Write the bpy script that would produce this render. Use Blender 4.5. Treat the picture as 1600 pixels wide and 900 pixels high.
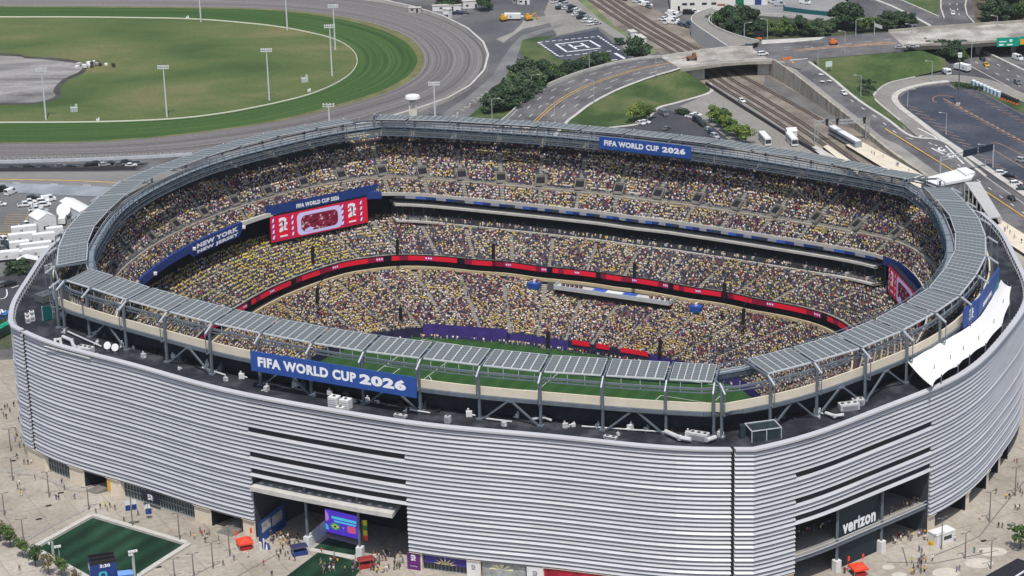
import bpy, bmesh, math, random
import numpy as np
from mathutils import Vector, Matrix
random.seed(7); rng = np.random.default_rng(7)
PI = math.pi; R = math.radians
scene = bpy.context.scene
for o in list(bpy.data.objects): bpy.data.objects.remove(o)

# ------------------------------------------------------------------ camera, sky, sun, exposure
CAMZ = 277.69; PITCH = 0.34858; ROLL = -0.027672; FPX = 3791.65
_r0 = Vector((1, 0, 0)); _u0 = Vector((0, math.sin(PITCH), math.cos(PITCH))); FWD = Vector((0, math.cos(PITCH), -math.sin(PITCH)))
RIGHT = math.cos(ROLL) * _r0 + math.sin(ROLL) * _u0
UP = -math.sin(ROLL) * _r0 + math.cos(ROLL) * _u0
cam = bpy.data.cameras.new('camera'); camo = bpy.data.objects.new('camera', cam); scene.collection.objects.link(camo)
cam.sensor_width = 36; cam.lens = FPX / 1600 * 36; cam.clip_start = 1; cam.clip_end = 20000
mw = Matrix.Identity(4)
for i in range(3):
    mw[i][0] = RIGHT[i]; mw[i][1] = UP[i]; mw[i][2] = -FWD[i]
mw[2][3] = CAMZ
camo.matrix_world = mw; scene.camera = camo

SUN_EL = 65.0; SUN_AZ = 177.0            # azimuth measured from +Y (beyond the stadium) towards +X
w = bpy.data.worlds.new('World'); scene.world = w; w.use_nodes = True
nt = w.node_tree; bg = nt.nodes['Background']
sky = nt.nodes.new('ShaderNodeTexSky'); sky.sky_type = 'NISHITA'; sky.sun_disc = False
sky.sun_elevation = R(SUN_EL); sky.sun_rotation = R(SUN_AZ); sky.air_density = 1.0; sky.dust_density = 2.0; sky.ozone_density = 1.0
nt.links.new(sky.outputs[0], bg.inputs[0]); bg.inputs[1].default_value = 0.135
sl = bpy.data.lights.new('sun', 'SUN'); slo = bpy.data.objects.new('sun', sl); scene.collection.objects.link(slo)
sl.energy = 3.7; sl.angle = R(0.6); sl.color = (1.0, 0.965, 0.91)
_L = Vector((math.sin(R(SUN_AZ)) * math.cos(R(SUN_EL)), math.cos(R(SUN_AZ)) * math.cos(R(SUN_EL)), math.sin(R(SUN_EL))))
slo.rotation_euler = _L.to_track_quat('Z', 'Y').to_euler(); slo.location = (300, 300, 900)
scene.view_settings.view_transform = 'Standard'; scene.view_settings.look = 'None'
scene.view_settings.exposure = 0.0; scene.view_settings.gamma = 1.0

# ------------------------------------------------------------------ coordinates
def G(px, py, z=0.0):
    """the place at height z that the photograph's pixel (1600x900) lies on"""
    d = RIGHT * ((px - 800) / FPX) + UP * ((450 - py) / FPX) + FWD
    t = (z - CAMZ) / d.z
    return Vector((d.x * t, d.y * t, z))
def dirpx(px, py, dx, dy, z=0.0):
    a = G(px, py, z); b = G(px + dx, py + dy, z); return math.atan2(b.y - a.y, b.x - a.x)
SC = Vector((2.456, 669.943, 0)); SPH = -0.466325
E1 = Vector((math.cos(SPH), math.sin(SPH), 0)); E2 = Vector((-math.sin(SPH), math.cos(SPH), 0))
def SW(u, v, z): return SC + E1 * u + E2 * v + Vector((0, 0, z))
def LOC(px, py, z):
    p = G(px, py, z) - SC; return Vector((p.dot(E1), p.dot(E2), z))
def PHI(px, py, z):
    p = LOC(px, py, z); return math.degrees(math.atan2(p.y, p.x))
FA = [122.59, 16.158, -4.113, -1.429, 1.213, 0.729, -0.372, -0.343]
FB = [134.307, 15.802, -5.237, -1.553, 1.812, 0.613, -0.953, -0.387]
def r_ring(d):
    d = np.asarray(d, float); a = np.abs((d + 180) % 360 - 180); a = np.where(a > 90, 180 - a, a)
    return sum(c * np.cos(2 * k * np.radians(d)) for k, c in enumerate(FA)) + 2.6 * np.exp(-np.abs(a - 42.4) / 2.6)
def r_rim(d):
    d = np.asarray(d, float); a = np.abs((d + 180) % 360 - 180); a = np.where(a > 90, 180 - a, a)
    return sum(c * np.cos(2 * k * np.radians(d)) for k, c in enumerate(FB)) + 2.0 * np.exp(-np.abs(a - 41.3) / 2.4)
def sym(tab, kw=2.2):
    xs = [t[0] for t in tab]; ys = [t[1] for t in tab]
    gx = np.arange(-10, 101, 1.0); gy = np.interp(np.abs(np.where(gx > 90, 180 - gx, gx)), xs, ys)
    k = np.exp(-0.5 * (np.arange(-6, 7) / kw) ** 2); k /= k.sum()
    sy = np.convolve(np.pad(gy, 6, mode='edge'), k, 'valid')
    def f(d):
        a = np.abs((np.asarray(d, float) + 180) % 360 - 180); a = np.where(a > 90, 180 - a, a)
        return np.interp(a, gx, sy)
    return f
R_UPF = sym([(0, 118), (10, 118), (20, 118.5), (30, 118.5), (38, 117), (42, 113.5), (46, 108.5), (50, 103), (55, 97.5), (60, 93), (67, 88.5), (75, 85), (90, 82)])
R_RIB = sym([(0, 97.5), (10, 98.5), (22, 99.5), (28.5, 100.3), (36, 97.6), (40.5, 94.8), (46, 89.2), (53, 81.8), (60, 78), (68, 72.8), (75, 71), (90, 69)], 1.1)
R_LOW = sym([(0, 72), (10, 72.5), (17, 71.5), (23, 68), (29, 66), (35, 63), (41, 57), (50, 51.5), (60, 47.5), (75, 43), (90, 42)])
def pol(r, d): return (r * math.cos(R(d)), r * math.sin(R(d)))

# ------------------------------------------------------------------ materials
MATS = {}
def M(name, col, rough=0.85, var=0.0, scale=1.0, metal=0.0, emit=0.0, detail=4.0, stretch=None, spec=0.3):
    if name in MATS: return MATS[name]
    m = bpy.data.materials.new(name); m.use_nodes = True; n = m.node_tree; b = n.nodes['Principled BSDF']
    b.inputs['Roughness'].default_value = rough; b.inputs['Metallic'].default_value = metal
    b.inputs['Specular IOR Level'].default_value = spec
    c = tuple(col) + (1,)
    b.inputs['Base Color'].default_value = c
    if var > 0:
        g = n.nodes.new('ShaderNodeNewGeometry'); t = n.nodes.new('ShaderNodeTexNoise'); t.inputs['Scale'].default_value = scale
        t.inputs['Detail'].default_value = detail; t.inputs['Roughness'].default_value = 0.65
        mp = n.nodes.new('ShaderNodeMapping'); n.links.new(g.outputs['Position'], mp.inputs[0])
        if stretch: mp.inputs['Scale'].default_value = stretch
        n.links.new(mp.outputs[0], t.inputs['Vector'])
        rp = n.nodes.new('ShaderNodeValToRGB'); n.links.new(t.outputs['Fac'], rp.inputs[0])
        rp.color_ramp.elements[0].position = 0.3; rp.color_ramp.elements[1].position = 0.7
        rp.color_ramp.elements[0].color = tuple(x * (1 - var) for x in col) + (1,)
        rp.color_ramp.elements[1].color = tuple(min(1, x * (1 + var)) for x in col) + (1,)
        n.links.new(rp.outputs[0], b.inputs['Base Color'])
    if emit > 0:
        b.inputs['Emission Color'].default_value = c; b.inputs['Emission Strength'].default_value = emit
    MATS[name] = m; return m
def M2(name, stops, scale, rough=0.9, detail=6.0, stretch=None, uv=False, dist=0.0):
    """several colours mottled by noise"""
    m = bpy.data.materials.new(name); m.use_nodes = True; n = m.node_tree; b = n.nodes['Principled BSDF']
    b.inputs['Roughness'].default_value = rough; b.inputs['Specular IOR Level'].default_value = 0.2
    t = n.nodes.new('ShaderNodeTexNoise'); t.inputs['Scale'].default_value = scale; t.inputs['Detail'].default_value = detail
    t.inputs['Roughness'].default_value = 0.6; t.inputs['Distortion'].default_value = dist
    mp = n.nodes.new('ShaderNodeMapping')
    if uv:
        g = n.nodes.new('ShaderNodeUVMap'); n.links.new(g.outputs[0], mp.inputs[0])
    else:
        g = n.nodes.new('ShaderNodeNewGeometry'); n.links.new(g.outputs['Position'], mp.inputs[0])
    if stretch: mp.inputs['Scale'].default_value = stretch
    n.links.new(mp.outputs[0], t.inputs['Vector'])
    rp = n.nodes.new('ShaderNodeValToRGB'); n.links.new(t.outputs['Fac'], rp.inputs[0])
    els = rp.color_ramp.elements
    while len(els) < len(stops): els.new(0.5)
    for e, (p, c) in zip(els, stops): e.position = p; e.color = tuple(c) + (1,)
    # fine grain on top
    t2 = n.nodes.new('ShaderNodeTexNoise'); t2.inputs['Scale'].default_value = 0.7; t2.inputs['Detail'].default_value = 5
    g2 = n.nodes.new('ShaderNodeNewGeometry'); n.links.new(g2.outputs['Position'], t2.inputs['Vector'])
    mx = n.nodes.new('ShaderNodeMix'); mx.data_type = 'RGBA'; mx.blend_type = 'OVERLAY'; mx.inputs[0].default_value = 0.35
    n.links.new(rp.outputs[0], mx.inputs[6]); n.links.new(t2.outputs['Fac'], mx.inputs[7])
    n.links.new(mx.outputs[2], b.inputs['Base Color'])
    MATS[name] = m; return m

concrete = M2('plaza concrete', [(0.36, (0.285, 0.25, 0.205)), (0.5, (0.36, 0.322, 0.27)), (0.64, (0.415, 0.375, 0.32))], 0.04)
def slabs(m, size, th, dark):
    """joints between paving slabs, in the mesh's own ground coordinates"""
    n = m.node_tree; b = n.nodes['Principled BSDF']; src = b.inputs['Base Color'].links[0].from_socket
    g = n.nodes.new('ShaderNodeNewGeometry'); mp = n.nodes.new('ShaderNodeMapping'); mp.inputs['Rotation'].default_value = (0, 0, SPH); n.links.new(g.outputs['Position'], mp.inputs[0])
    br = n.nodes.new('ShaderNodeTexBrick'); br.offset = 0.0; br.inputs['Scale'].default_value = 1.0; br.inputs['Brick Width'].default_value = size; br.inputs['Row Height'].default_value = size
    br.inputs['Mortar Size'].default_value = th; br.inputs['Color1'].default_value = (1, 1, 1, 1); br.inputs['Color2'].default_value = (.88, .88, .88, 1); br.inputs['Mortar'].default_value = (dark,) * 3 + (1,)
    n.links.new(mp.outputs[0], br.inputs['Vector']); mx = n.nodes.new('ShaderNodeMix'); mx.data_type = 'RGBA'; mx.blend_type = 'MULTIPLY'; mx.inputs[0].default_value = 1
    n.links.new(src, mx.inputs[6]); n.links.new(br.outputs['Color'], mx.inputs[7]); n.links.new(mx.outputs[2], b.inputs['Base Color'])
slabs(concrete, 9.0, .14, .72)
asphalt = M2('worn asphalt', [(0.38, (0.07, 0.07, 0.074)), (0.5, (0.12, 0.117, 0.117)), (0.63, (0.175, 0.17, 0.165))], 0.03)
road_m = M2('road asphalt', [(0.38, (0.082, 0.08, 0.084)), (0.5, (0.115, 0.112, 0.115)), (0.63, (0.155, 0.15, 0.148))], 0.06)
lot_m = M2('sealed lot asphalt', [(0.37, (0.038, 0.044, 0.062)), (0.5, (0.055, 0.062, 0.082)), (0.63, (0.085, 0.088, 0.103))], 0.035)
darklot_m = M2('dark lot asphalt', [(0.3, (0.04, 0.042, 0.048)), (0.75, (0.075, 0.077, 0.085))], 0.05)
deckroad_m = M2('bare concrete deck', [(0.37, (0.22, 0.20, 0.178)), (0.5, (0.335, 0.312, 0.278)), (0.63, (0.47, 0.447, 0.405))], 0.09, stretch=(1, 1, 1))
grass_m = M2('mown grass', [(0.36, (0.036, 0.064, 0.02)), (0.48, (0.055, 0.09, 0.028)), (0.62, (0.10, 0.118, 0.048))], 0.045, dist=.5)
infield_m = M2('dry infield grass', [(0.36, (0.05, 0.082, 0.024)), (0.46, (0.072, 0.108, 0.033)), (0.56, (0.10, 0.126, 0.043)), (0.67, (0.165, 0.15, 0.068))], 0.022, detail=9, stretch=(0.45, 0.9, 1), dist=.6)
turf_m = M2('racing turf', [(0.34, (0.026, 0.062, 0.015)), (0.5, (0.04, 0.088, 0.021)), (0.64, (0.07, 0.115, 0.032))], 1.0, uv=True, stretch=(5, 16, 1), detail=4)
dirt_m = M2('harrowed dirt', [(0.34, (0.085, 0.08, 0.08)), (0.46, (0.145, 0.135, 0.13)), (0.56, (0.18, 0.168, 0.162)), (0.68, (0.24, 0.227, 0.217))], 1.0, uv=True, stretch=(2.2, 22, 1), detail=4)
pond_m = M2('drying pond mud', [(0.36, (0.10, 0.095, 0.09)), (0.46, (0.20, 0.192, 0.185)), (0.56, (0.30, 0.285, 0.27)), (0.66, (0.16, 0.15, 0.14))], 0.02, stretch=(0.6, 1.6, 1), dist=1.0)
ballast_m = M2('railway ballast', [(0.36, (0.14, 0.118, 0.098)), (0.5, (0.21, 0.178, 0.148)), (0.64, (0.27, 0.235, 0.195))], 0.08)
gravel_m = M2('pale gravel', [(0.3, (0.2, 0.19, 0.175)), (0.6, (0.29, 0.275, 0.25)), (0.8, (0.36, 0.34, 0.31))], 0.06)
apron_m = M2('grey service road', [(0.3, (0.20, 0.19, 0.17)), (0.6, (0.25, 0.24, 0.215)), (0.8, (0.29, 0.275, 0.25))], 0.04)
conc_m = M('light concrete', (0.46, 0.44, 0.40), 0.9, 0.18, 0.3)
conc2_m = M('weathered concrete', (0.33, 0.305, 0.26), 0.9, 0.3, 0.25)
white_m = M('white paint', (0.68, 0.68, 0.665), 0.6, 0.08, 0.5)
line_m = M('road paint white', (0.62, 0.62, 0.60), 0.8, 0.25, 0.6)
yline_m = M('road paint yellow', (0.62, 0.36, 0.06), 0.8, 0.25, 0.6)
oline_m = M('faded orange paint', (0.36, 0.22, 0.13), 0.9, 0.3, 0.5)
steel_m = M('galvanised steel', (0.42, 0.44, 0.46), 0.5, 0.1, 0.5, metal=0.2)
bsteel_m = M('blue grey steel', (0.125, 0.148, 0.175), 0.55, 0.15, 0.4)
lsteel_m = M('pale grey steel', (0.47, 0.49, 0.52), 0.5, 0.12, 0.6)
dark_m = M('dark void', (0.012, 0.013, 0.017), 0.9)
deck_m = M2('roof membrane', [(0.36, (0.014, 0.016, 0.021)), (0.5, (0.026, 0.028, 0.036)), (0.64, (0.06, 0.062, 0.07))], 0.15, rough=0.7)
black_m = M('black paint', (0.02, 0.02, 0.022), 0.5)
glass_m = M('tinted glass', (0.03, 0.045, 0.05), 0.12, 0.3, 0.4, spec=0.6)
navy_m = M('navy vinyl', (0.018, 0.045, 0.19), 0.55, 0.1, 0.2)
purple_m = M('purple vinyl', (0.06, 0.038, 0.21), 0.6, 0.25, 0.3)
wletter_m = M('white lettering', (0.8, 0.8, 0.82), 0.6)
red_m = M('red fabric', (0.75, 0.06, 0.025), 0.7, 0.15, 1.0)
tan_m = M('tan precast', (0.63, 0.56, 0.44), 0.9, 0.08, 0.2)
base_m = M('beige stone base', (0.66, 0.57, 0.45), 0.9, 0.1, 0.4)

# ------------------------------------------------------------------ mesh builder
class MB:
    def __init__(s): s.v = []; s.f = []; s.m = []; s.uv = {}
    def add(s, vs, fs, mat=0):
        b = len(s.v); s.v.extend([tuple(x) for x in vs])
        for f in fs: s.f.append([b + i for i in f]); s.m.append(mat)
    def quad(s, a, b, c, d, mat=0, uv=None):
        if uv: s.uv[len(s.f)] = uv
        s.add([a, b, c, d], [(0, 1, 2, 3)], mat)
    def box(s, c, size, rot=0.0, mat=0, taper=1.0):
        hx, hy, hz = size[0] / 2, size[1] / 2, size[2]
        cr, sr = math.cos(rot), math.sin(rot); vs = []
        for z, k in ((0, 1), (hz, taper)):
            for x, y in ((-hx, -hy), (hx, -hy), (hx, hy), (-hx, hy)):
                x *= k; y *= k
                vs.append((c[0] + x * cr - y * sr, c[1] + x * sr + y * cr, c[2] + z))
        s.add(vs, [(3, 2, 1, 0), (4, 5, 6, 7), (0, 1, 5, 4), (1, 2, 6, 5), (2, 3, 7, 6), (3, 0, 4, 7)], mat)
    def beam(s, a, b, wd, ht=None, mat=0):
        """square section bar from a to b"""
        ht = ht or wd; a = Vector(a); b = Vector(b); d = (b - a)
        if d.length < 1e-6: return
        d.normalize(); ref = Vector((0, 0, 1)) if abs(d.z) < 0.95 else Vector((1, 0, 0))
        x = d.cross(ref).normalized() * wd / 2; y = x.cross(d).normalized() * ht / 2
        vs = [a - x - y, a + x - y, a + x + y, a - x + y, b - x - y, b + x - y, b + x + y, b - x + y]
        s.add(vs, [(3, 2, 1, 0), (4, 5, 6, 7), (0, 1, 5, 4), (1, 2, 6, 5), (2, 3, 7, 6), (3, 0, 4, 7)], mat)
    def tube(s, a, b, r0, r1=None, n=8, mat=0):
        r1 = r0 if r1 is None else r1; a = Vector(a); b = Vector(b); d = (b - a).normalized()
        ref = Vector((0, 0, 1)) if abs(d.z) < 0.95 else Vector((1, 0, 0))
        x = d.cross(ref).normalized(); y = x.cross(d); vs = []
        for p, r in ((a, r0), (b, r1)):
            for i in range(n):
                t = 2 * PI * i / n; vs.append(p + x * math.cos(t) * r + y * math.sin(t) * r)
        fs = [(i, (i + 1) % n, n + (i + 1) % n, n + i) for i in range(n)] + [tuple(range(n - 1, -1, -1)), tuple(range(n, 2 * n))]
        s.add(vs, fs, mat)
    def strip(s, A, B, mat=0, uv=False):
        n = len(A); b = len(s.v); s.v.extend([tuple(p) for p in A]); s.v.extend([tuple(p) for p in B])
        for i in range(n - 1):
            if uv: s.uv[len(s.f)] = [(i / n, uv[0]), ((i + 1) / n, uv[0]), ((i + 1) / n, uv[1]), (i / n, uv[1])]
            s.f.append([b + i, b + i + 1, b + n + i + 1, b + n + i]); s.m.append(mat)
    def ribbon(s, pts, wd, mat=0, dz=0.0):
        pts = [Vector(p) for p in pts]; A = []; B = []
        for i, p in enumerate(pts):
            d = (pts[min(i + 1, len(pts) - 1)] - pts[max(i - 1, 0)]); d.z = 0; d.normalize()
            n = Vector((-d.y, d.x, 0)) * wd / 2; z = Vector((0, 0, dz)); A.append(p + n + z); B.append(p - n + z)
        s.strip(A, B, mat)
    def wall(s, pts, wd, ht, mat=0):
        """a kerb or wall along a polyline"""
        pts = [Vector(p) for p in pts]; A = []; B = []
        for i, p in enumerate(pts):
            d = (pts[min(i + 1, len(pts) - 1)] - pts[max(i - 1, 0)]); d.z = 0; d.normalize()
            n = Vector((-d.y, d.x, 0)) * wd / 2; A.append(p + n); B.append(p - n)
        h = Vector((0, 0, ht)); At = [p + h for p in A]; Bt = [p + h for p in B]
        s.strip(A, At, mat); s.strip(At, Bt, mat); s.strip(Bt, B, mat)
        s.quad(A[0], At[0], Bt[0], B[0], mat); s.quad(A[-1], B[-1], Bt[-1], At[-1], mat)
    def extrude(s, prof, y0, y1, mat=0):
        """profile of (x,z) pushed from y0 to y1"""
        n = len(prof); vs = [(x, y0, z) for x, z in prof] + [(x, y1, z) for x, z in prof]
        s.add(vs, [tuple(range(n)), tuple(range(2 * n - 1, n - 1, -1))] + [(i, n + i, n + (i + 1) % n, (i + 1) % n) for i in range(n)], mat)
    def mesh(s, name, mats, shift=None):
        me = bpy.data.meshes.new(name)
        v = s.v if shift is None else [(a - shift[0], b - shift[1], c - shift[2]) for a, b, c in s.v]
        me.from_pydata(v, [], s.f)
        for m in mats: me.materials.append(m)
        if len(mats) > 1: me.polygons.foreach_set('material_index', s.m)
        if s.uv:
            uvl = me.uv_layers.new(name='UVMap'); k = 0
            for i, f in enumerate(s.f):
                u = s.uv.get(i)
                for j in range(len(f)):
                    if u: uvl.data[k].uv = u[j]
                    k += 1
        me.update(); return me
    def build(s, name, mats, parent=None, origin=None, link=True, smooth=False):
        if not isinstance(mats, (list, tuple)): mats = [mats]
        if origin == 'auto':
            a = np.array(s.v); origin = (float(a[:, 0].mean()), float(a[:, 1].mean()), float(a[:, 2].min()))
        me = s.mesh(name, mats, origin)
        if smooth: me.polygons.foreach_set('use_smooth', [True] * len(me.polygons))
        o = bpy.data.objects.new(name, me)
        if origin is not None: o.location = origin
        if link: scene.collection.objects.link(o)
        if parent is not None: o.parent = parent
        return o
def tag(o, label=None, cat=None, group=None, kind=None):
    if label: o['label'] = label
    if cat: o['category'] = cat
    if group: o['group'] = group
    if kind: o['kind'] = kind
    return o
def thing(name, label, cat, loc=(0, 0, 0), rz=0.0, group=None):
    o = bpy.data.objects.new(name, None); scene.collection.objects.link(o); o.location = loc; o.rotation_euler = (0, 0, rz)
    o.empty_display_size = 0.5
    return tag(o, label, cat, group)
def dup(root, loc, rz=0.0, scale=None, label=None, group=None, mats=None):
    """a copy of a thing with copies of its parts and sub-parts"""
    def rec(o, par):
        c = o.copy(); scene.collection.objects.link(c)
        if par is not None: c.parent = par
        for ch in o.children: rec(ch, c)
        return c
    r = rec(root, None); r.location = loc; r.rotation_euler = (0, 0, rz)
    if scale: r.scale = (scale,) * 3 if not isinstance(scale, (tuple, list)) else scale
    if label: r['label'] = label
    if group: r['group'] = group
    return r
def fillmesh(loops, z=None):
    """flat polygon with holes from loops of 3D points"""
    bm = bmesh.new(); es = []
    for lp in loops:
        vs = [bm.verts.new(p) for p in lp]
        es += [bm.edges.new((vs[i], vs[(i + 1) % len(vs)])) for i in range(len(vs))]
    bmesh.ops.triangle_fill(bm, use_beauty=True, use_dissolve=False, edges=es)
    for f in bm.faces:
        if f.normal.z < 0: f.normal_flip()
    return bm
def flat(name, loops, mat):
    bm = fillmesh(loops); me = bpy.data.meshes.new(name); bm.to_mesh(me); bm.free(); me.materials.append(mat)
    o = bpy.data.objects.new(name, me); scene.collection.objects.link(o); o['kind'] = 'structure'; return o
def gflat(name, px, z, mat): return flat(name, [[G(x, y, z) for x, y in px]], mat)
def smooth_px(pts, n=6):
    """Catmull-Rom through the traced points"""
    pts = [tuple(map(float, p)) for p in pts]; out = []
    for i in range(len(pts) - 1):
        p0 = pts[max(i - 1, 0)]; p1 = pts[i]; p2 = pts[i + 1]; p3 = pts[min(i + 2, len(pts) - 1)]
        for k in range(n):
            t = k / n
            out.append(tuple(0.5 * (2 * b + (c - a) * t + (2 * a - 5 * b + 4 * c - d) * t * t + (-a + 3 * b - 3 * c + d) * t ** 3) for a, b, c, d in zip(p0, p1, p2, p3)))
    out.append(pts[-1]); return out
def resample(P, n):
    P = [Vector(p) for p in P]; s = [0]
    for a, b in zip(P, P[1:]): s.append(s[-1] + (b - a).length)
    out = []; j = 0
    for i in range(n):
        t = s[-1] * i / (n - 1)
        while j < len(P) - 2 and s[j + 1] < t: j += 1
        k = (t - s[j]) / max(1e-9, s[j + 1] - s[j]); out.append(P[j].lerp(P[j + 1], min(1, max(0, k))))
    return out
TXT = {}
def text2d(s, bold=0.03):
    """outline of a line of text as flat faces in a unit box: points (0..1,0..1), faces, aspect"""
    if (s, bold) in TXT: return TXT[(s, bold)]
    cu = bpy.data.curves.new('lettering', 'FONT'); cu.body = s; cu.offset = bold; cu.resolution_u = 3; cu.space_character = 1.0 + bold * 2
    ob = bpy.data.objects.new('lettering', cu); scene.collection.objects.link(ob)
    me = bpy.data.meshes.new_from_object(ob.evaluated_get(bpy.context.evaluated_depsgraph_get()))
    vs = np.array([v.co[:2] for v in me.vertices]); fs = [tuple(p.vertices) for p in me.polygons]
    bpy.data.objects.remove(ob); bpy.data.curves.remove(cu); bpy.data.meshes.remove(me)
    lo = vs.min(0); hi = vs.max(0); asp = (hi[0] - lo[0]) / (hi[1] - lo[1])
    TXT[(s, bold)] = ((vs - lo) / (hi - lo), fs, asp); return TXT[(s, bold)]
def put_text(mb, s, O, X, Y, off, mat=0, bold=0.03):
    """text filling the parallelogram O, O+X, O+Y, lifted off along X x Y"""
    O = Vector(O); X = Vector(X); Y = Vector(Y); N = X.cross(Y).normalized() * off
    vs, fs, _ = text2d(s, bold); mb.add([O + X * float(a) + Y * float(b) + N for a, b in vs], fs, mat)
def put_poly(mb, pts, O, X, Y, off, mat=0):
    O = Vector(O); X = Vector(X); Y = Vector(Y); N = X.cross(Y).normalized() * off
    mb.add([O + X * a + Y * b + N for a, b in pts], [tuple(range(len(pts)))], mat)
def rrect(x0, y0, x1, y1, r=0.1, asp=1.0, n=5):
    pts = []
    for cx, cy, a0 in ((x1 - r, y1 - r * asp, 0), (x0 + r, y1 - r * asp, 90), (x0 + r, y0 + r * asp, 180), (x1 - r, y0 + r * asp, 270)):
        for i in range(n + 1):
            a = R(a0 + 90 * i / n); pts.append((cx + r * math.cos(a), cy + r * asp * math.sin(a)))
    return pts
TROPHY = [(.38, 0), (.62, 0), (.6, .1), (.55, .18), (.56, .3), (.63, .5), (.72, .68), (.74, .82), (.66, .94), (.5, 1), (.34, .94), (.26, .82), (.28, .68), (.37, .5), (.44, .3), (.45, .18), (.4, .1)]
def put_emblem(mb, O, X, Y, off, white=0, black=1):
    """numerals 2 over 6 with a cup in front"""
    O = Vector(O); X = Vector(X); Y = Vector(Y)
    put_text(mb, '2', O + Y * .5, X, Y * .5, off, white, 0.09); put_text(mb, '6', O, X, Y * .52, off, white, 0.09)
    put_poly(mb, [(x * .44 + .28, y * .62 + .2) for x, y in TROPHY], O, X, Y, off * 1.6, black)
# ------------------------------------------------------------------ ground and its sheets
def circle(r, n=72): return [Vector((SC.x + r * math.cos(2 * PI * i / n), SC.y + r * math.sin(2 * PI * i / n), 0)) for i in range(n)]
def lp(rf, z, n=120, d=0.0):
    out = []
    for i in range(n):
        a = -180 + 360 * i / n; x, y = pol(float(rf(a)) + d, a); out.append(SW(x, y, z))
    return out
flat('ground', [circle(9000), lp(R_LOW, 0, 120, 4)], asphalt)
flat('plaza', [[G(x, y, .03) for x, y in [(-900, 640), (-200, 575), (40, 560), (70, 420), (300, 262), (700, 215), (1250, 262), (1480, 345), (1560, 350), (1640, 425), (2400, 640), (2500, 1500), (-900, 1600)]], lp(R_LOW, .03, 120, 4)], concrete)

# dirt oval, turf course, infield
INNER = [(-500, 26), (-200, 26), (0, 27), (100, 27), (200, 28), (300, 30), (380, 36), (440, 43), (500, 55), (530, 65), (550, 78), (558, 92), (555, 107), (540, 122), (510, 138), (470, 152), (400, 168), (330, 180), (258, 187), (150, 191), (0, 192), (-200, 192), (-500, 192)]
TURF = [(-500, 10), (-200, 10), (0, 11), (200, 12), (300, 13), (400, 15), (480, 22), (540, 32), (590, 45), (628, 62), (647, 80), (652, 96), (643, 113), (618, 131), (578, 148), (520, 165), (450, 183), (380, 196), (300, 207), (220, 215), (100, 221), (-100, 222), (-500, 222)]
ROUGH = [(-500, 9), (-200, 9), (0, 9), (200, 10), (300, 11), (400, 13), (485, 19), (545, 28), (598, 41), (638, 58), (658, 78), (663, 96), (654, 115), (628, 134), (586, 151), (525, 168), (452, 186), (382, 198), (300, 209), (220, 217), (100, 223), (-100, 224), (-500, 224)]
OUTER = [(-500, -26), (-200, -26), (0, -26), (200, -22), (400, -14), (520, -6), (600, 4), (645, 14), (692, 29), (730, 48), (755, 70), (763, 90), (757, 114), (735, 138), (700, 158), (660, 172), (600, 190), (520, 208), (420, 226), (300, 241), (150, 249), (-100, 253), (-500, 255)]
def gl(pts, z, n): return resample([G(x, y, z) for x, y in smooth_px(pts, 8)], n)
mb = MB(); NB = 140; a = gl(OUTER, .03, NB); b = gl(ROUGH, .03, NB)
rows = 6
for k in range(rows):
    A = [p.lerp(q, k / rows) for p, q in zip(a, b)]; B = [p.lerp(q, (k + 1) / rows) for p, q in zip(a, b)]
    mb.strip(A, B, 0, (k / rows, (k + 1) / rows))
tag(mb.build('dirt_racetrack', dirt_m), kind='structure')
mb = MB(); mb.strip(gl(ROUGH, .05, NB), gl(TURF, .05, NB)); tag(mb.build('rough_grass_verge', M('rough grass', (0.13, 0.135, 0.055), .95, .3, .1)), kind='structure')
mb = MB(); a = gl(TURF, .07, NB); b = gl(INNER, .07, NB)
mb.strip(a, b, 0, (0, 1)); tag(mb.build('turf_course', turf_m), kind='structure')
flat('infield_grass', [gl(INNER, .09, NB)], infield_m)
POND = smooth_px([(-300, 82), (0, 87), (40, 91), (80, 94), (118, 99), (129, 105), (122, 113), (104, 121), (90, 131), (83, 142), (86, 150), (60, 159), (0, 161), (-300, 166)], 4)
PONDE = smooth_px([(-300, 78), (0, 83), (40, 88), (85, 90), (125, 96), (136, 104), (129, 115), (108, 124), (97, 134), (94, 145), (94, 153), (62, 162), (0, 164), (-300, 170)], 4)
flat('pond_bank', [[G(x, y, .11) for x, y in PONDE]], M('dark wet bank', (0.06, 0.056, 0.048), .9, .4, .06))
flat('dry_pond', [[G(x, y, .13) for x, y in POND]], pond_m)

# roads, lots, rail bed  (heights: the crossing and its bridges stand 7 m above the railway)
gflat('service_path', [(775, 61), (787, 67), (795, 60), (817, 45), (845, 39), (880, 30), (880, 22), (836, 27), (818, 31), (815, 37), (802, 50)], .04, gravel_m)
gflat('service_yard', [(690, 40), (740, 18), (900, -30), (1000, -30), (935, 45), (842, 64), (815, 60), (805, 95), (770, 140), (700, 180), (655, 186), (760, 118), (766, 88), (756, 66), (732, 46)], .02, M2('dark cinder yard', [(0.3, (0.07, 0.07, 0.075)), (0.5, (0.10, 0.1, 0.105)), (0.72, (0.15, 0.145, 0.14))], 0.03))
gflat('yard_road', [(690, 178), (730, 152), (768, 120), (785, 92), (800, 70), (816, 55), (842, 47), (880, 36), (880, 40), (842, 54), (818, 64), (808, 88), (805, 105), (770, 140), (735, 160), (700, 182)], .05, M('patched road', (0.16, 0.158, 0.155), .9, .3, .06))
gflat('grass_verge', [(840, 57), (816, 62), (812, 78), (821, 100), (800, 130), (768, 152), (735, 180), (722, 190), (780, 192), (800, 177), (820, 157), (850, 138), (883, 123), (933, 107), (987, 95), (945, 92), (873, 93), (842, 67), (870, 55)], .06, grass_m)
gflat('helipad', [(838, 65), (935, 46), (988, 95), (872, 93)], .08, lot_m)
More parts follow.
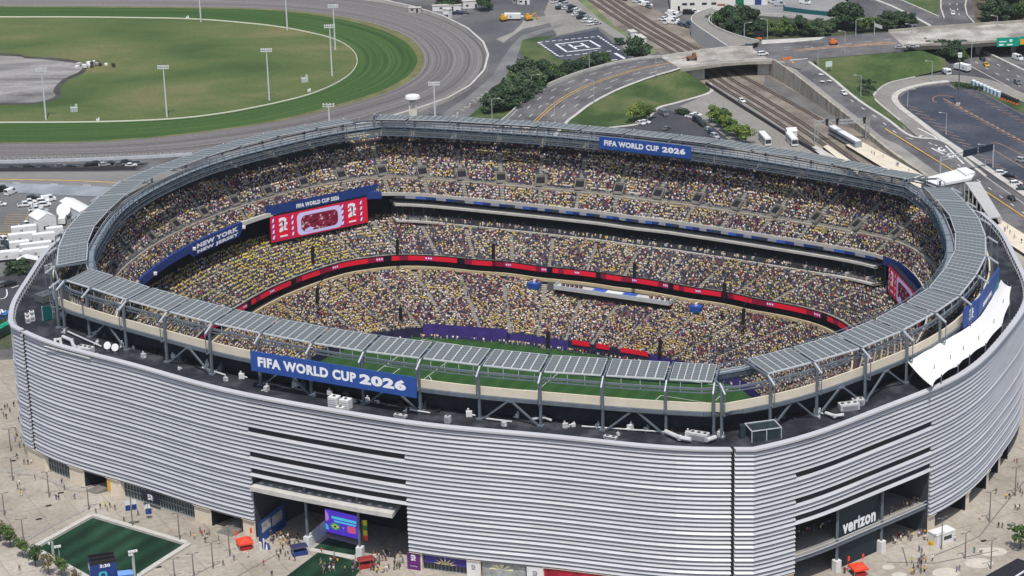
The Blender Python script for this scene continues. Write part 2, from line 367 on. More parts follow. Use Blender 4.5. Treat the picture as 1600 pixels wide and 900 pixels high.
gflat('parking_apron', [(842, 62), (935, 42), (962, 60), (990, 93), (985, 60), (945, 25), (905, -10), (870, -30), (850, 20), (870, 55)], .03, apron_m)
gflat('rail_verge', [(880, -20), (905, -20), (1030, 78), (1020, 86), (985, 62), (940, 32)], .05, M('weedy verge', (0.13, 0.16, 0.07), .95, .4, .06))
gflat('railway_bed', [(885, -30), (965, -30), (1010, 5), (1090, 55), (1190, 105), (1262, 150), (1345, 205), (1440, 280), (1330, 300), (1215, 215), (1110, 140), (1030, 82), (960, 40)], .06, ballast_m)
gflat('yard_asphalt', [(960, -20), (1015, -20), (1150, 18), (1085, 35), (1082, 60), (1010, 6)], .04, road_m)
gflat('grass_slope_foot', [(885, 192), (960, 150), (1045, 122), (1100, 120), (1112, 138), (1105, 147), (1060, 160), (1026, 170), (1003, 192), (930, 204)], .05, grass_m)
gflat('staff_lot', [(930, 204), (1005, 193), (1030, 172), (1046, 172), (1075, 184), (1100, 188), (1148, 226), (1100, 245), (930, 230)], .08, darklot_m)
gflat('service_road', [(1108, 146), (1120, 128), (1180, 168), (1340, 290), (1150, 262), (1148, 226), (1100, 186), (1062, 166)], .07, apron_m)
mb = MB(); mb.wall([G(x, y, .05) for x, y in smooth_px([(905, 206), (950, 200), (1003, 192), (1026, 170), (1060, 160), (1104, 147), (1113, 139), (1108, 130)])], 1.6, .15); tag(mb.build('pavement', conc_m), kind='structure')

# the curved avenue climbing to the bridge
ROA = [(740, 222, .3), (785, 190, .4), (800, 177, .6), (820, 157, 1.2), (850, 138, 2.2), (883, 123, 3.4), (933, 107, 5.0), (987, 95, 6.4), (1033, 90, 7)]
ROB = [(860, 222, .3), (885, 192, .4), (900, 180, .8), (923, 163, 1.8), (960, 143, 3.2), (1000, 127, 4.8), (1030, 117, 6), (1048, 112, 6.6), (1063, 107, 7)]
def g3(pts, n, dz=0): return resample([G(x, y, z) + Vector((0, 0, dz)) for x, y, z in smooth_px(pts, 6)], n)
def across(A, B, t, dz): return [a.lerp(b, t) + Vector((0, 0, dz)) for a, b in zip(A, B)]
ra = g3(ROA, 60, .1); rb = g3(ROB, 60, .1)
mb = MB(); mb.strip(ra, rb); tag(mb.build('curved_avenue', road_m), kind='structure')
mb = MB()
def dashed(mb, P, wd, on, off, mat=0):
    P = resample(P, max(4, int(sum((b - a).length for a, b in zip(P, P[1:])) / 1.0))); i = 0
    while i + on < len(P): mb.ribbon(P[i:i + on + 1], wd, mat); i += on + off
for t in (.17, .335, .66, .83): dashed(mb, across(ra, rb, t, .04), .28, 4, 8)
for t in (.03, .97): mb.ribbon(across(ra, rb, t, .04), .2)
for t in (.475, .525): mb.ribbon(across(ra, rb, t, .045), .32, 1)
for t in (.09, .25, .41):
    c = ra[10].lerp(rb[10], t) + Vector((0, 0, .05)); c2 = ra[10].lerp(rb[10], t + .12) + Vector((0, 0, .05)); mb.ribbon([c, c2], 1.0)
tag(mb.build('avenue_markings', [line_m, yline_m]), kind='structure')
mb = MB(); ra0 = [Vector((p.x, p.y, -.2)) for p in ra]; rb0 = [Vector((p.x, p.y, -.2)) for p in rb]
mb.strip(ra0, ra); ft = gl([(884, 194), (905, 196), (945, 190), (985, 176), (1020, 166), (1060, 154), (1090, 147), (1100, 140), (1103, 132)], .08, 60)
tag(mb.build('avenue_embankment', conc2_m), kind='structure')
mb = MB(); mb.strip([p + Vector((0, 0, -.05)) for p in rb], ft); tag(mb.build('grass_bank', grass_m), kind='structure')
tag(MB.build((lambda m: (m.wall([p + Vector((0, 0, .1)) for p in ra], .45, 1.0), m)[1])(MB()), 'parapet_wall', conc_m, origin='auto'), 'low concrete parapet along the outer edge of the curved avenue', 'wall')
tag(MB.build((lambda m: (m.wall([p + Vector((0, 0, .05)) for p in rb], 1.4, .2), m)[1])(MB()), 'avenue_kerb', conc_m), kind='structure')

# crossing plateau, bridges
JUN = [(1176, 76), (1222, 62), (1290, 57), (1392, 50), (1413, 71), (1405, 81), (1330, 87), (1282, 91), (1266, 96), (1250, 108), (1207, 96)]
gflat('crossing', JUN, 7.06, road_m)
mbk = MB(); J = [G(x, y, 7.0) for x, y in JUN]; J2 = J + [J[0]]
mbk.strip([Vector((p.x, p.y, -.2)) for p in J2], J2); tag(mbk.build('crossing_embankment', conc2_m), kind='structure')
mb = MB()
for t, y0, y1 in ((0, 83, 66), (1, 86, 70)):
    dashed(mb, [G(1225, y0 - 9, 7.1), G(1310, y0 - 13, 7.1), G(1395, y1 - 5, 7.1)], .3, 3, 6)
tag(mb.build('crossing_markings', line_m), kind='structure')
gflat('painted_median', [(1237, 78.5), (1300, 71), (1390, 64.5), (1406, 68), (1392, 69.5), (1310, 74.5), (1250, 80)], 7.1, M('worn orange paint', (0.25, 0.17, 0.125), .95, .35, .3))
gflat('crossing_pavement', [(1190, 62.5), (1290, 57.5), (1280, 62), (1240, 66), (1190, 69)], 7.1, conc_m)
def slab(name, label, top, z, th, mats, cat, side=1):
    o = thing(name, label, cat, tuple(G(*top[0], 0)))
    T = [G(x, y, z) - Vector(o.location) for x, y in top]; Bt = [p - Vector((0, 0, th)) for p in T]; n = len(T)
    m = MB(); m.add(T, [tuple(range(n))]); m.build('deck', mats[0], o)
    m = MB(); m.strip(Bt + [Bt[0]], [p - Vector((0, 0, .03)) for p in T + [T[0]]]); m.add(Bt, [tuple(range(n - 1, -1, -1))]); m.build('girder', mats[1], o); return o
BR = [(1033, 90), (1066, 85), (1100, 80), (1140, 75.5), (1178, 75), (1210, 92), (1207, 95.5), (1170, 96), (1130, 99), (1100, 103), (1063, 108)]
br = slab('rail_bridge', 'bare concrete road bridge over the railway tracks', BR, 7.05, 1.3, [deckroad_m, conc2_m], 'bridge')
o0 = Vector(br.location)
m = MB(); m.wall([G(x, y, 7.05) - o0 for x, y in [(1063, 107.5), (1100, 102.5), (1130, 98.5), (1170, 95.5), (1207, 95)]], .5, 1.1); m.build('parapet', conc_m, br)
m = MB(); m.wall([G(x, y, 7.05) - o0 for x, y in [(1033, 90.5), (1066, 85.5), (1100, 80.5), (1140, 76), (1176, 75.5)]], .5, 1.1); m.build('parapet', conc_m, br)
def wallface(m, p, q, z0, z1, th=3.0):
    a = G(p[0], p[1], z1); b = G(q[0], q[1], z1); d = (b - a).normalized(); n = Vector((-d.y, d.x, 0)) * th
    vs = [Vector((x.x, x.y, z)) - o0 for z in (z0, z1) for x in (a, b, b + n, a + n)]
    m.add(vs, [(3, 2, 1, 0), (4, 5, 6, 7), (0, 1, 5, 4), (1, 2, 6, 5), (2, 3, 7, 6), (3, 0, 4, 7)])
m = MB(); wallface(m, (1064, 109), (1101, 104), -.2, 5.72, 16); m.build('abutment', conc_m, br)
m = MB(); wallface(m, (1184, 97.2), (1206, 97.4), -.2, 5.7, 14); m.build('abutment', conc_m, br)
B2 = [(1388, 50), (1440, 45.5), (1480, 42.5), (1540, 38.5), (1680, 29), (1680, 60), (1600, 64), (1540, 67), (1500, 70), (1413, 73)]
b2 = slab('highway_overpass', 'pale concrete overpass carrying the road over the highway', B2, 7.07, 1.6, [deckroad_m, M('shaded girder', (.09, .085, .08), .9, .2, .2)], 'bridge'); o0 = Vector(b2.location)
for pl in ([(1388, 50.2), (1440, 45.7), (1480, 42.7), (1540, 38.7), (1680, 29.2)], [(1413, 72.8), (1500, 69.8), (1540, 66.8), (1600, 63.8), (1680, 59.8)]):
    m = MB(); m.wall([G(x, y, 7.1) - o0 for x, y in pl], .5, 1.1); m.build('parapet', conc2_m, b2)
for x, y in ((1530, 68), (1585, 65.5)):
    m = MB(); p = G(x, y - 5, 5.4) - o0; m.box((p.x, p.y, -o0.z), (1.6, 9, 5.4), R(-20)); m.build('pier', conc2_m, b2)

# road sloping down from the crossing to the stadium gate
DA = [(1207, 96, 7), (1240, 119, 6), (1290, 158, 4), (1340, 198, 2), (1390, 240, .6), (1460, 288, .3), (1560, 362, .3), (1660, 430, .3)]
DB = [(1264, 97, 7), (1278, 107, 6.4), (1300, 123, 5.5), (1340, 156, 3.6), (1385, 186, 2), (1425, 214, .9), (1475, 222, .4), (1530, 268, .3), (1600, 318, .3), (1720, 404, .3)]
da = g3(DA, 70, .12); db = g3(DB, 70, .12)
mb = MB(); mb.strip(da, db); tag(mb.build('sloping_road', road_m), kind='structure')
YL = [(1237, 97, 6.9), (1280, 129, 5), (1323, 160, 3.2), (1380, 200, 1.4), (1483, 264, .3), (1541, 301, .3), (1600, 340, .3), (1700, 405, .3)]
yl = [p + Vector((0, 0, .2)) for p in g3(YL, 60, .12)]; mb = MB(); mb.ribbon(yl, .55, 1)
wl = across(da, db, .78, .06)[14:]; dashed(mb, wl, .35, 3, 7); mb.ribbon(across(da, db, .985, .06), .25)
for x, y, dx, dy in ((1250, 105, 6, 0), (1264, 104, 6, 0), (1268, 115, 7, 1), (1283, 116, 7, 1), (1285, 127, 6, 1), (1296, 126, 6, 1)):
    mb.ribbon([G(x - dx / 2, y, 5.9) + Vector((0, 0, .2)), G(x + dx / 2, y + dy, 5.9) + Vector((0, 0, .2))], 1.6)
mb.ribbon([G(1234, 94, 7.15), G(1262, 91.5, 7.15)], .9)
def loops_of(x, y, n):      # white swirls where the ramp joins the road
    for i in range(n):
        px, py = x + 14.5 * i, y + 9.5 * i
        mb.ribbon([G(px + 5 * math.cos(t), py + 3 * math.sin(t), .55) for t in (0, 1, 2, 3, 4, 5)], .8)
        mb.ribbon([G(px - 6, py, .56), G(px + 8, py + 4, .56)], .7)
loops_of(1442, 214, 4)
mb.ribbon([G(1434, 200, .5), G(1460, 213, .5), G(1478, 228, .5), G(1506, 256, .5)], .7); mb.ribbon([G(1432, 214, .55), G(1455, 231, .55), G(1475, 241, .55)], .7)
tag(mb.build('sloping_road_markings', [line_m, yline_m]), kind='structure')
med = [p.lerp(q, .0) + Vector((0, 0, .04)) for p, q in zip(da, yl + yl)]
m2 = MB(); A = da; B = [a.lerp(b, .30) for a, b in zip(da, db)]; m2.strip([p + Vector((0, 0, .03)) for p in A], [p + Vector((0, 0, .03)) for p in B]); tag(m2.build('gravel_shoulder', gravel_m), kind='structure')
m2 = MB(); P = da[:45]; m2.strip([Vector((p.x, p.y, -.2)) for p in P], [p + Vector((0, 0, 1.0)) for p in P]); m2.strip([p + Vector((0, 0, 1.0)) for p in P], [p.lerp(q, .05) + Vector((0, 0, 1.0)) for p, q in zip(P, db)])
tag(m2.build('retaining_wall', M('stained concrete', (0.36, 0.325, 0.26), .9, .45, .35, stretch=(1, 1, .25)), origin='auto'), 'stained concrete retaining wall between the railway and the sloping road', 'wall')
m2 = MB(); m2.wall([p + Vector((0, 0, .02)) for p in db[:44]], 1.3, .16); tag(m2.build('road_kerb', conc_m), kind='structure')
# grass triangle between the crossing, the sloping road and the ramp
GT = [(1272, 93, 6.9), (1282, 91.5, 7), (1330, 87.5, 7), (1405, 82, 7), (1440, 78.5, 6.6), (1477, 92, 3), (1477, 108, 1), (1427, 120, .3), (1387, 131, .3), (1366, 147, .4), (1367, 158, .8), (1408, 191, .9), (1412, 202, 1), (1385, 186, 2), (1340, 156, 3.6), (1300, 123, 5.5), (1279, 107, 6.4)]
bm = fillmesh([[G(*p) for p in GT]]); me = bpy.data.meshes.new('grass_triangle'); bm.to_mesh(me); bm.free(); me.materials.append(grass_m)
o = bpy.data.objects.new('grass_triangle', me); scene.collection.objects.link(o); o['kind'] = 'structure'
gflat('access_strip', [(1196, 118), (1212, 126), (1262, 154), (1320, 184), (1352, 204), (1310, 196), (1250, 166), (1192, 132)], .09, M('grey access strip', (.13, .125, .12), .95, .3, .1))
gflat('dark_strip', [(-400, 257), (120, 256), (235, 254), (215, 266), (-400, 268)], .04, darklot_m)
# hooked ramp and its kerb, the blue-black lot
RA = smooth_px([(1600, 146), (1555, 127), (1515, 119), (1470, 117), (1425, 121), (1387, 131), (1366, 147), (1368, 158), (1405, 188), (1432, 212), (1480, 244)], 5)
RB = smooth_px([(1600, 160), (1555, 140), (1520, 131), (1478, 128), (1440, 132), (1408, 141), (1395, 152), (1402, 165), (1440, 196), (1475, 222), (1500, 240)], 5)
mb = MB(); mb.strip(gl(RA, .4, 60), gl(RB, .4, 60)); tag(mb.build('hooked_ramp', apron_m), kind='structure')
mb = MB(); mb.wall(gl([(1482, 128), (1442, 133), (1411, 142), (1398, 152), (1405, 167), (1440, 194), (1478, 222), (1550, 270), (1640, 332), (1720, 388)], .1, 70), 2.6, .5); tag(mb.build('lot_kerb', conc_m), kind='structure')
mb = MB(); mb.wall(gl([(1430, 121), (1388, 131), (1367, 147), (1369, 158), (1406, 189)], .2, 40), .8, .4); tag(mb.build('ramp_kerb', conc_m), kind='structure')
gflat('coach_lot', [(1405, 153), (1420, 141), (1442, 136), (1480, 133), (1492, 139), (1522, 138), (1600, 181), (1700, 238), (1720, 385), (1600, 302), (1552, 266), (1500, 234), (1460, 203), (1418, 171)], .08, lot_m)
mb = MB()
mb.ribbon([G(1474, 154, .12), G(1500, 168, .12), G(1600, 222, .12), G(1700, 276, .12)], .5)
for t in range(26):
    x = 1484 + 8.2 * t; y = 159 + 4.45 * t
    mb.ribbon([G(x - 9, y + .2, .12), G(x + 12, y + 4.5, .12)], .38)
for t in range(30):
    x = 1412 + 9.2 * t; y = 166 + 6.35 * t
    mb.ribbon([G(x, y - 2, .12), G(x + 22, y + 3, .12)], .38)
for t in range(16):
    x = 1520 + 9 * t; y = 143 + 5 * t; mb.ribbon([G(x, y, .12), G(x - 16, y - 2, .12)], .38)
mb.ribbon([G(x, y, .12) for x, y in smooth_px([(1640, 263), (1590, 238), (1560, 224), (1548, 226), (1556, 236), (1600, 262)])], .35)
mb.ribbon([G(x, y, .12) for x, y in smooth_px([(1490, 151), (1470, 149), (1459, 152), (1458, 157), (1464, 160)])], .35)
tag(mb.build('lot_markings', oline_m), kind='structure')
gflat('planting_strip', [(1486, 130), (1520, 131), (1560, 143), (1600, 163), (1680, 205), (1680, 215), (1600, 177), (1524, 137), (1494, 138)], .2, grass_m)
# highway below the overpass and the far carriageways
gflat('highway', [(1440, 18), (1460, 34), (1480, 73), (1519, 107), (1600, 151), (1760, 236), (1760, 130), (1600, 52), (1540, 20), (1530, -30), (1470, -30)], .05, road_m)
mb = MB()
for q in ([(1508, 88), (1600, 138), (1700, 190)], [(1528, 83), (1600, 124), (1700, 178)], [(1570, 80), (1620, 106), (1700, 146)], [(1485, -10), (1484, 10), (1490, 30)], [(1497, -10), (1495, 10), (1501, 30)]):
    dashed(mb, [G(x, y, .1) for x, y in q], .35, 3, 7)
mb.ribbon([G(x, y, .1) for x, y in [(1516, 103), (1600, 148), (1700, 200)]], .3)
tag(mb.build('highway_markings', line_m), kind='structure')
gflat('far_carriageway', [(1300, -12), (1362, 2), (1402, 20), (1448, 45), (1392, 46), (1350, 18)], .05, road_m)
gflat('far_carriageway_east', [(1360, -8), (1400, -2), (1440, 17), (1478, 37), (1478, 45), (1446, 44), (1410, 22)], .06, road_m)
gflat('far_grass', [(1398, -8), (1468, -8), (1465, 26), (1440, 16)], .07, grass_m)
gflat('far_embankment', [(1516, -8), (1540, -10), (1700, -20), (1700, 20), (1560, 34), (1526, 38)], .07, M('brown scrub', (0.10, 0.085, 0.06), .95, .4, .05))
def tagwall(px, z, wd, ht, label, m=conc_m, name='barrier_wall', n=24):
    b = MB(); b.wall(resample([G(x, y, z) for x, y in px], n), wd, ht); return tag(b.build(name, m, origin='auto'), label, 'wall')
tagwall([(1357, -2), (1392, 12), (1424, 27), (1453, 43)], 0, 1.6, 1.1, 'thick concrete barrier between the two far carriageways')
tagwall([(1398, -2), (1440, 16.5), (1466, 28)], 0, .8, 1, 'concrete kerb wall beside the far grass patch')
tagwall([(1538, 83), (1600, 113), (1700, 162)], 0, 1.2, 1.1, 'concrete median barrier of the highway by the yellow taxi')
tagwall([(1470, -4), (1470, 15), (1475, 30)], 0, .7, .9, 'pale barrier left of the white car on the far slip road')
tagwall([(1511, -4), (1508, 12), (1511, 26), (1522, 38)], 0, .7, .9, 'pale curved barrier right of the white car on the far slip road')
tagwall([(-400, 257), (0, 255), (120, 252), (240, 247), (300, 243)], 0, .5, 1.2, 'long low grey rail wall along the near straight of the dirt track', lsteel_m)
tagwall(OUTER[5:18], 0, 1.0, 1.6, 'pale concrete wall round the outside of the dirt track bend', conc_m, n=90)
b = MB(); b.wall(gl(INNER, .09, 120), .22, .5); tag(b.build('running_rail', M('cream rail', (.72, .70, .58), .6), origin='auto'), 'cream running rail round the infield of the racecourse', 'rail')

# west side: road, pavement, lot
gflat('west_road', [(-500, 272), (0, 269), (200, 268), (330, 262), (260, 305), (0, 290), (-500, 294)], .05, M('grey road', (0.19, 0.185, 0.175), .9, .15, .05))
gflat('west_pavement', [(-500, 288), (0, 285), (150, 291), (260, 300), (240, 312), (150, 307), (0, 300), (-500, 300)], .08, M('blue grey paving', (0.24, 0.265, 0.29), .9, .3, .08))
gflat('west_lot', [(-500, 302), (0, 301), (150, 308), (235, 314), (60, 470), (-500, 470)], .06, M2('grey lot asphalt', [(0.3, (0.12, 0.12, 0.122)), (0.7, (0.17, 0.168, 0.165))], .03))
gflat('lot_drive', [(-300, 478), (-60, 440), (0, 432), (30, 428), (60, 440), (60, 500), (20, 520), (-300, 540)], .08, darklot_m)
mb = MB(); mb.ribbon([G(x, y, .1) for x, y in [(-300, 283), (0, 280), (120, 282), (210, 287)]], .7)
mb.ribbon([G(-200, 368.5, .12), G(0, 368.5, .12), G(28, 368, .12)], .9); mb.ribbon([G(-200, 365, .12), G(0, 365, .12), G(22, 364.5, .12)], .4)
for t in range(9): mb.ribbon([G(10 - 1.5 * t, 335 + 3.6 * t, .12), G(44 - 2.2 * t, 335.3 + 3.6 * t, .12)], .2)
mb.ribbon([G(48, 333, .12), G(30, 358, .12)], .3); tag(mb.build('lot_paint', yline_m), kind='structure')
mb = MB()
for t in range(5): mb.ribbon([G(-4 + 6.0 * t, 481 + 2.2 * t, .12), G(1 + 6.0 * t, 490 + 1.5 * t, .12)], .7)
mb.ribbon([G(x, y, .12) for x, y in smooth_px([(-10, 468), (6, 466), (11, 460), (10, 452)])], .4); mb.ribbon([G(18, 450, .12), G(29, 446, .12)], .5)
for x in (20, 78, 130): mb.ribbon([G(x, 285 + x * .03, .12), G(x + 12, 285.5 + x * .03, .12)], .5)
tag(mb.build('crossing_stripes', line_m), kind='structure')
gflat('west_planting', [(-300, 560), (0, 545), (40, 540), (40, 490), (20, 500), (-60, 520), (-300, 540)], .1, M('mulch and shrubs', (0.07, 0.08, 0.045), .95, .4, .2))

tagwall([(-300, 268.5), (0, 268), (120, 267), (212, 265)], 0, .3, 1.5, 'dark slatted fence along the road left of the dirt track cars', M('dark fence', (.045, .045, .05), .8), 'slat_fence', 30)
# railway tracks
def railtrack(L, z=.1):
    P = gl(L, z, 90); m = MB()
    for s in (-.72, .72):
        A = []
        for i, p in enumerate(P):
            d = P[min(i + 1, 89)] - P[max(i - 1, 0)]; d.z = 0; d.normalize(); A.append(p + Vector((-d.y, d.x, 0)) * s)
        m.wall(A, .22, .2)
    m.ribbon(P, 2.5, 1, -.02); return m
slp = M('oily sleepers', (0.115, 0.095, 0.08), .95, .35, .5); railm = M('rusty rail', (0.085, 0.068, 0.06), .7, .2, .2)
for L in ([(915, -4), (985, 42), (1048, 80), (1118, 130), (1180, 168), (1233, 203), (1300, 250), (1350, 288)],
          [(930, -4), (1000, 42), (1066, 81), (1128, 126), (1180, 158), (1247, 199), (1310, 243), (1365, 285)],
          [(944, -4), (1014, 42), (1084, 82), (1140, 122), (1182, 147), (1262, 198), (1330, 247), (1380, 283)],
          [(957, -4), (1030, 42), (1100, 83), (1150, 114), (1184, 132), (1280, 186), (1345, 228)]):
    tag(railtrack(L).build('railway_track', [railm, slp]), kind='structure')
tagwall([(1103, 133), (1150, 163), (1190, 188), (1234, 216), (1275, 240)], 0, .6, 1.5, 'dark fence wall between the service road and the railway', M('dark fence', (.045, .045, .05), .8), n=20)
# helipad and apron paint
mb = MB()
def seg(a, b, wd, z=.12): mb.ribbon([G(*a, z), G(*b, z)], wd)
def dseg(a, b, n, wd):
    for i in range(n):
        t0 = i / n; t1 = (i + .62) / n
        seg((a[0] + (b[0] - a[0]) * t0, a[1] + (b[1] - a[1]) * t0), (a[0] + (b[0] - a[0]) * t1, a[1] + (b[1] - a[1]) * t1), wd)
dseg((842, 66), (933, 57), 9, .8); dseg((934, 56), (969, 79), 9, .9); dseg((841, 66), (873, 88), 9, 1.0); dseg((873, 88), (960, 79), 7, .8)
for a, b in (((868, 69), (921, 63)), ((921, 63), (938, 73)), ((938, 75), (886, 81)), ((886, 81), (868, 69))): seg(a, b, 1.1)
seg((889, 69.5), (901, 76.5), 1.3); seg((908, 67.5), (920, 74.5), 1.3); seg((895, 73), (914, 71), 1.3)
seg((961, 83), (977, 92), 1.6); seg((955, 94), (965, 93), 1.0)
for i in range(3): seg((877 + i * 2.4, 70.5), (878.6 + i * 2.4, 70.2), .8)
tag(mb.build('helipad_markings', white_m), kind='structure')
# ------------------------------------------------------------------ the stadium
ST = thing('stadium', 'large oval football stadium wrapped in silver louvres', 'stadium', tuple(SC), SPH)
def L3(rf, d, z, off=0.0):
    x, y = pol(float(rf(d)) + off, d); return Vector((x, y, z))
PH_SEAM, PH_LS = -43.29, -136.25
OP = [(-100.9, -78.3), (-36.77, -17.75)]                # the two open gates, in degrees round the oval
ZR = 41.0; NS = 31; PITCHZ = 1.165
slats = [M(f'silver louvre {i}', (c, c, c * 1.035), .45, .06, .06, metal=0.1, spec=.4) for i, c in enumerate((.465, .48, .49, .455))]
back_m = M('louvre backing', (0.27, 0.27, 0.29), .8)
srnd = random.Random(4)
GAPROWS = {8, 14, 18}; OPENROW = 20
def inopen(d): return any(a - 1e-6 <= d <= b + 1e-6 for a, b in OP)
def louvres(name, d0, d1):
    ds = sorted(set([d0, d1] + [d0 + (d1 - d0) * i / int((d1 - d0) / 1.6) for i in range(int((d1 - d0) / 1.6))] + [x for ab in OP for x in ab if d0 < x < d1]))
    m = MB(); bk = MB()
    for a, b in zip(ds, ds[1:]):
        mid = (a + b) / 2; op = inopen(mid)
        for k in range(NS):
            if op and (k in GAPROWS or k >= OPENROW): continue
            z = ZR - k * PITCHZ; pr = .66 if k in (9, 15, 19, 22, 25, 28) else .5
            if k == 0: prof = [(-.5, .25), (.95, .05), (.95, -.45), (-.1, -.62)]
            else: prof = [(.02, .0), (pr, -.64), (pr - .06, -.72), (-.1, -.74)]
            n = len(prof)
            P = [L3(r_rim, a, z + pz, px) for px, pz in prof]; Q = [L3(r_rim, b, z + pz, px) for px, pz in prof]
            b0 = len(m.v); m.v.extend([tuple(p) for p in P + Q])
            c_ = hash((k // 3, int((mid + 360) / 4.8) * 7919)) % 4; c_ = (c_ * 7 + k) % 4 if k else 2
            for i in range(n - 1): m.f.append([b0 + i, b0 + i + 1, b0 + n + i + 1, b0 + n + i]); m.m.append(c_)
            for e, P_, o_ in ((a, 0, 1), (b, n, -1)):
                if e in (d0, d1) or any(abs(e - x) < 1e-6 for ab in OP for x in ab) and k >= OPENROW or (op is False and any(abs(e - x) < 1e-6 for ab in OP for x in ab)):
                    m.f.append([b0 + P_ + i for i in range(n)][::o_]); m.m.append(0)
        zb = ZR - OPENROW * PITCHZ + .3 if op else 4.6
        A = L3(r_rim, a, zb, -.12); B = L3(r_rim, b, zb, -.12); bk.quad(A, B, L3(r_rim, b, ZR - .4, -.12), L3(r_rim, a, ZR - .4, -.12), 1 if op else 0)
        bk.quad(L3(r_rim, b, zb, -.7), L3(r_rim, a, zb, -.7), L3(r_rim, a, ZR + .2, -.5), L3(r_rim, b, ZR + .2, -.5))
        if op: bk.quad(A, B, L3(r_rim, b, zb, -.7), L3(r_rim, a, zb, -.7))
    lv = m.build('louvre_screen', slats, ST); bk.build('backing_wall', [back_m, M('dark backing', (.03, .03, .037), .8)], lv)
g = .16
louvres('louvre_screen', PH_LS + .25, PH_SEAM - g); louvres('louvre_screen', PH_SEAM + g, 43); louvres('louvre_screen', 43.4, 136.3); louvres('louvre_screen', 136.7, 360 + PH_LS - .25 )
m = MB(); m.beam(L3(r_rim, PH_SEAM, 5, -.2), L3(r_rim, PH_SEAM, 41, -.2), .7); m.build('corner_joint', black_m, ST)
m = MB(); m.beam(L3(r_rim, PH_LS, 5, -.3), L3(r_rim, PH_LS, 41, -.3), .9); m.build('corner_joint', black_m, ST)
# base storey under the louvres, with tunnels and glazing placed round it
def base_ring(parts):
    run = None
    edges = sorted(set([-180 + 2 * i for i in range(181)] + [x for p in parts for x in p[:2]] + [x for ab in OP for x in ab]))
    m = MB()
    for a, b in zip(edges, edges[1:]):
        mid = (a + b) / 2
        if inopen(mid) or any(p[0] <= mid <= p[1] for p in parts):
            if m.f: m.build('base_wall', base_m, ST)
            m = MB(); continue
        m.quad(L3(r_rim, a, 0, -.05), L3(r_rim, b, 0, -.05), L3(r_rim, b, 4.95, -.05), L3(r_rim, a, 4.95, -.05))
        m.quad(L3(r_rim, a, 4.95, -.05), L3(r_rim, b, 4.95, -.05), L3(r_rim, b, 4.95, .5), L3(r_rim, a, 4.95, .5))
def bphi(px, py): return PHI(px, py, 0)
XS = {}
def base_phi(px):
    """angle at which the wall foot shows at image column px"""
    if not XS:
        for i in range(0, 1600):
            d = -180 + i * .125; p = L3(r_rim, d, 0, -.05); q = SW(p.x, p.y, 0); v = q - Vector((0, 0, CAMZ)); f = v.dot(FWD)
            XS[d] = 800 + FPX * v.dot(RIGHT) / f
    return min((abs(x - px), d) for d, x in XS.items() if -137 < d < -5)[1]
GL = [(72, 110, 'g'), (134, 168, 't'), (190, 305, 'g'), (331, 381, 't'), (660, 730, 'd'), (752, 848, 'd')]
bands = [(base_phi(a), base_phi(b), k) for a, b, k in GL] + [(-16.5, -10.5, 'v'), (-9.6, -4.5, 'v'), (-3.6, 0, 'v'), (.8, 4, 'v')]
base_ring(bands)
mull_m = M('grey mullion', (.25, .29, .30), .5)
for a, b, k in bands:
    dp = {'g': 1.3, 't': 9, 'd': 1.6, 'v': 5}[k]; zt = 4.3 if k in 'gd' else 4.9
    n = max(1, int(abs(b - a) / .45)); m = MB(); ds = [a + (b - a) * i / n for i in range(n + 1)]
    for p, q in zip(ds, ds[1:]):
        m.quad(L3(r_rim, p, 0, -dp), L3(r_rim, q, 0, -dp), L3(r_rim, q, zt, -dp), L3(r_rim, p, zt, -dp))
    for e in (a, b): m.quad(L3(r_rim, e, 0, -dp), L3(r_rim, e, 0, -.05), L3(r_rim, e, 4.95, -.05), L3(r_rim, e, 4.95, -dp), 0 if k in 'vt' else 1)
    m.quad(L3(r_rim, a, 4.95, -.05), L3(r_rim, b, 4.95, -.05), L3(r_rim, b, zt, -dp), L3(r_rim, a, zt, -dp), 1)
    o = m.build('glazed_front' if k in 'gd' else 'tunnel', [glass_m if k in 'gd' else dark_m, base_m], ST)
    if k in 'gd':
        f = MB()
        for i, p in enumerate(ds): f.beam(L3(r_rim, p, 0, -dp + .12), L3(r_rim, p, zt, -dp + .12), .16)
        for z in (.15, 2.4, zt - .1): f.beam(L3(r_rim, a, z, -dp + .14), L3(r_rim, b, z, -dp + .14), .18)
        f.build('mullions', mull_m, o)
    elif k == 't':
        f = MB(); c = (a + b) / 2; w_ = abs(b - a) * .42
        P0 = [L3(r_rim, c + s * w_, .05, 2.5) for s in (-.35, .8)]; P1 = [L3(r_rim, c + s * w_, 3.0, -8.8) for s in (-.1, .9)]
        f.quad(P0[0], P0[1], P1[1], P1[0]); f.quad(P0[1], Vector((P0[1].x, P0[1].y, 0)), Vector((P1[1].x, P1[1].y, 0)), P1[1])
        f.build('ramp', M('shaded ramp', (.15, .145, .125), .9, .3, .4), o)
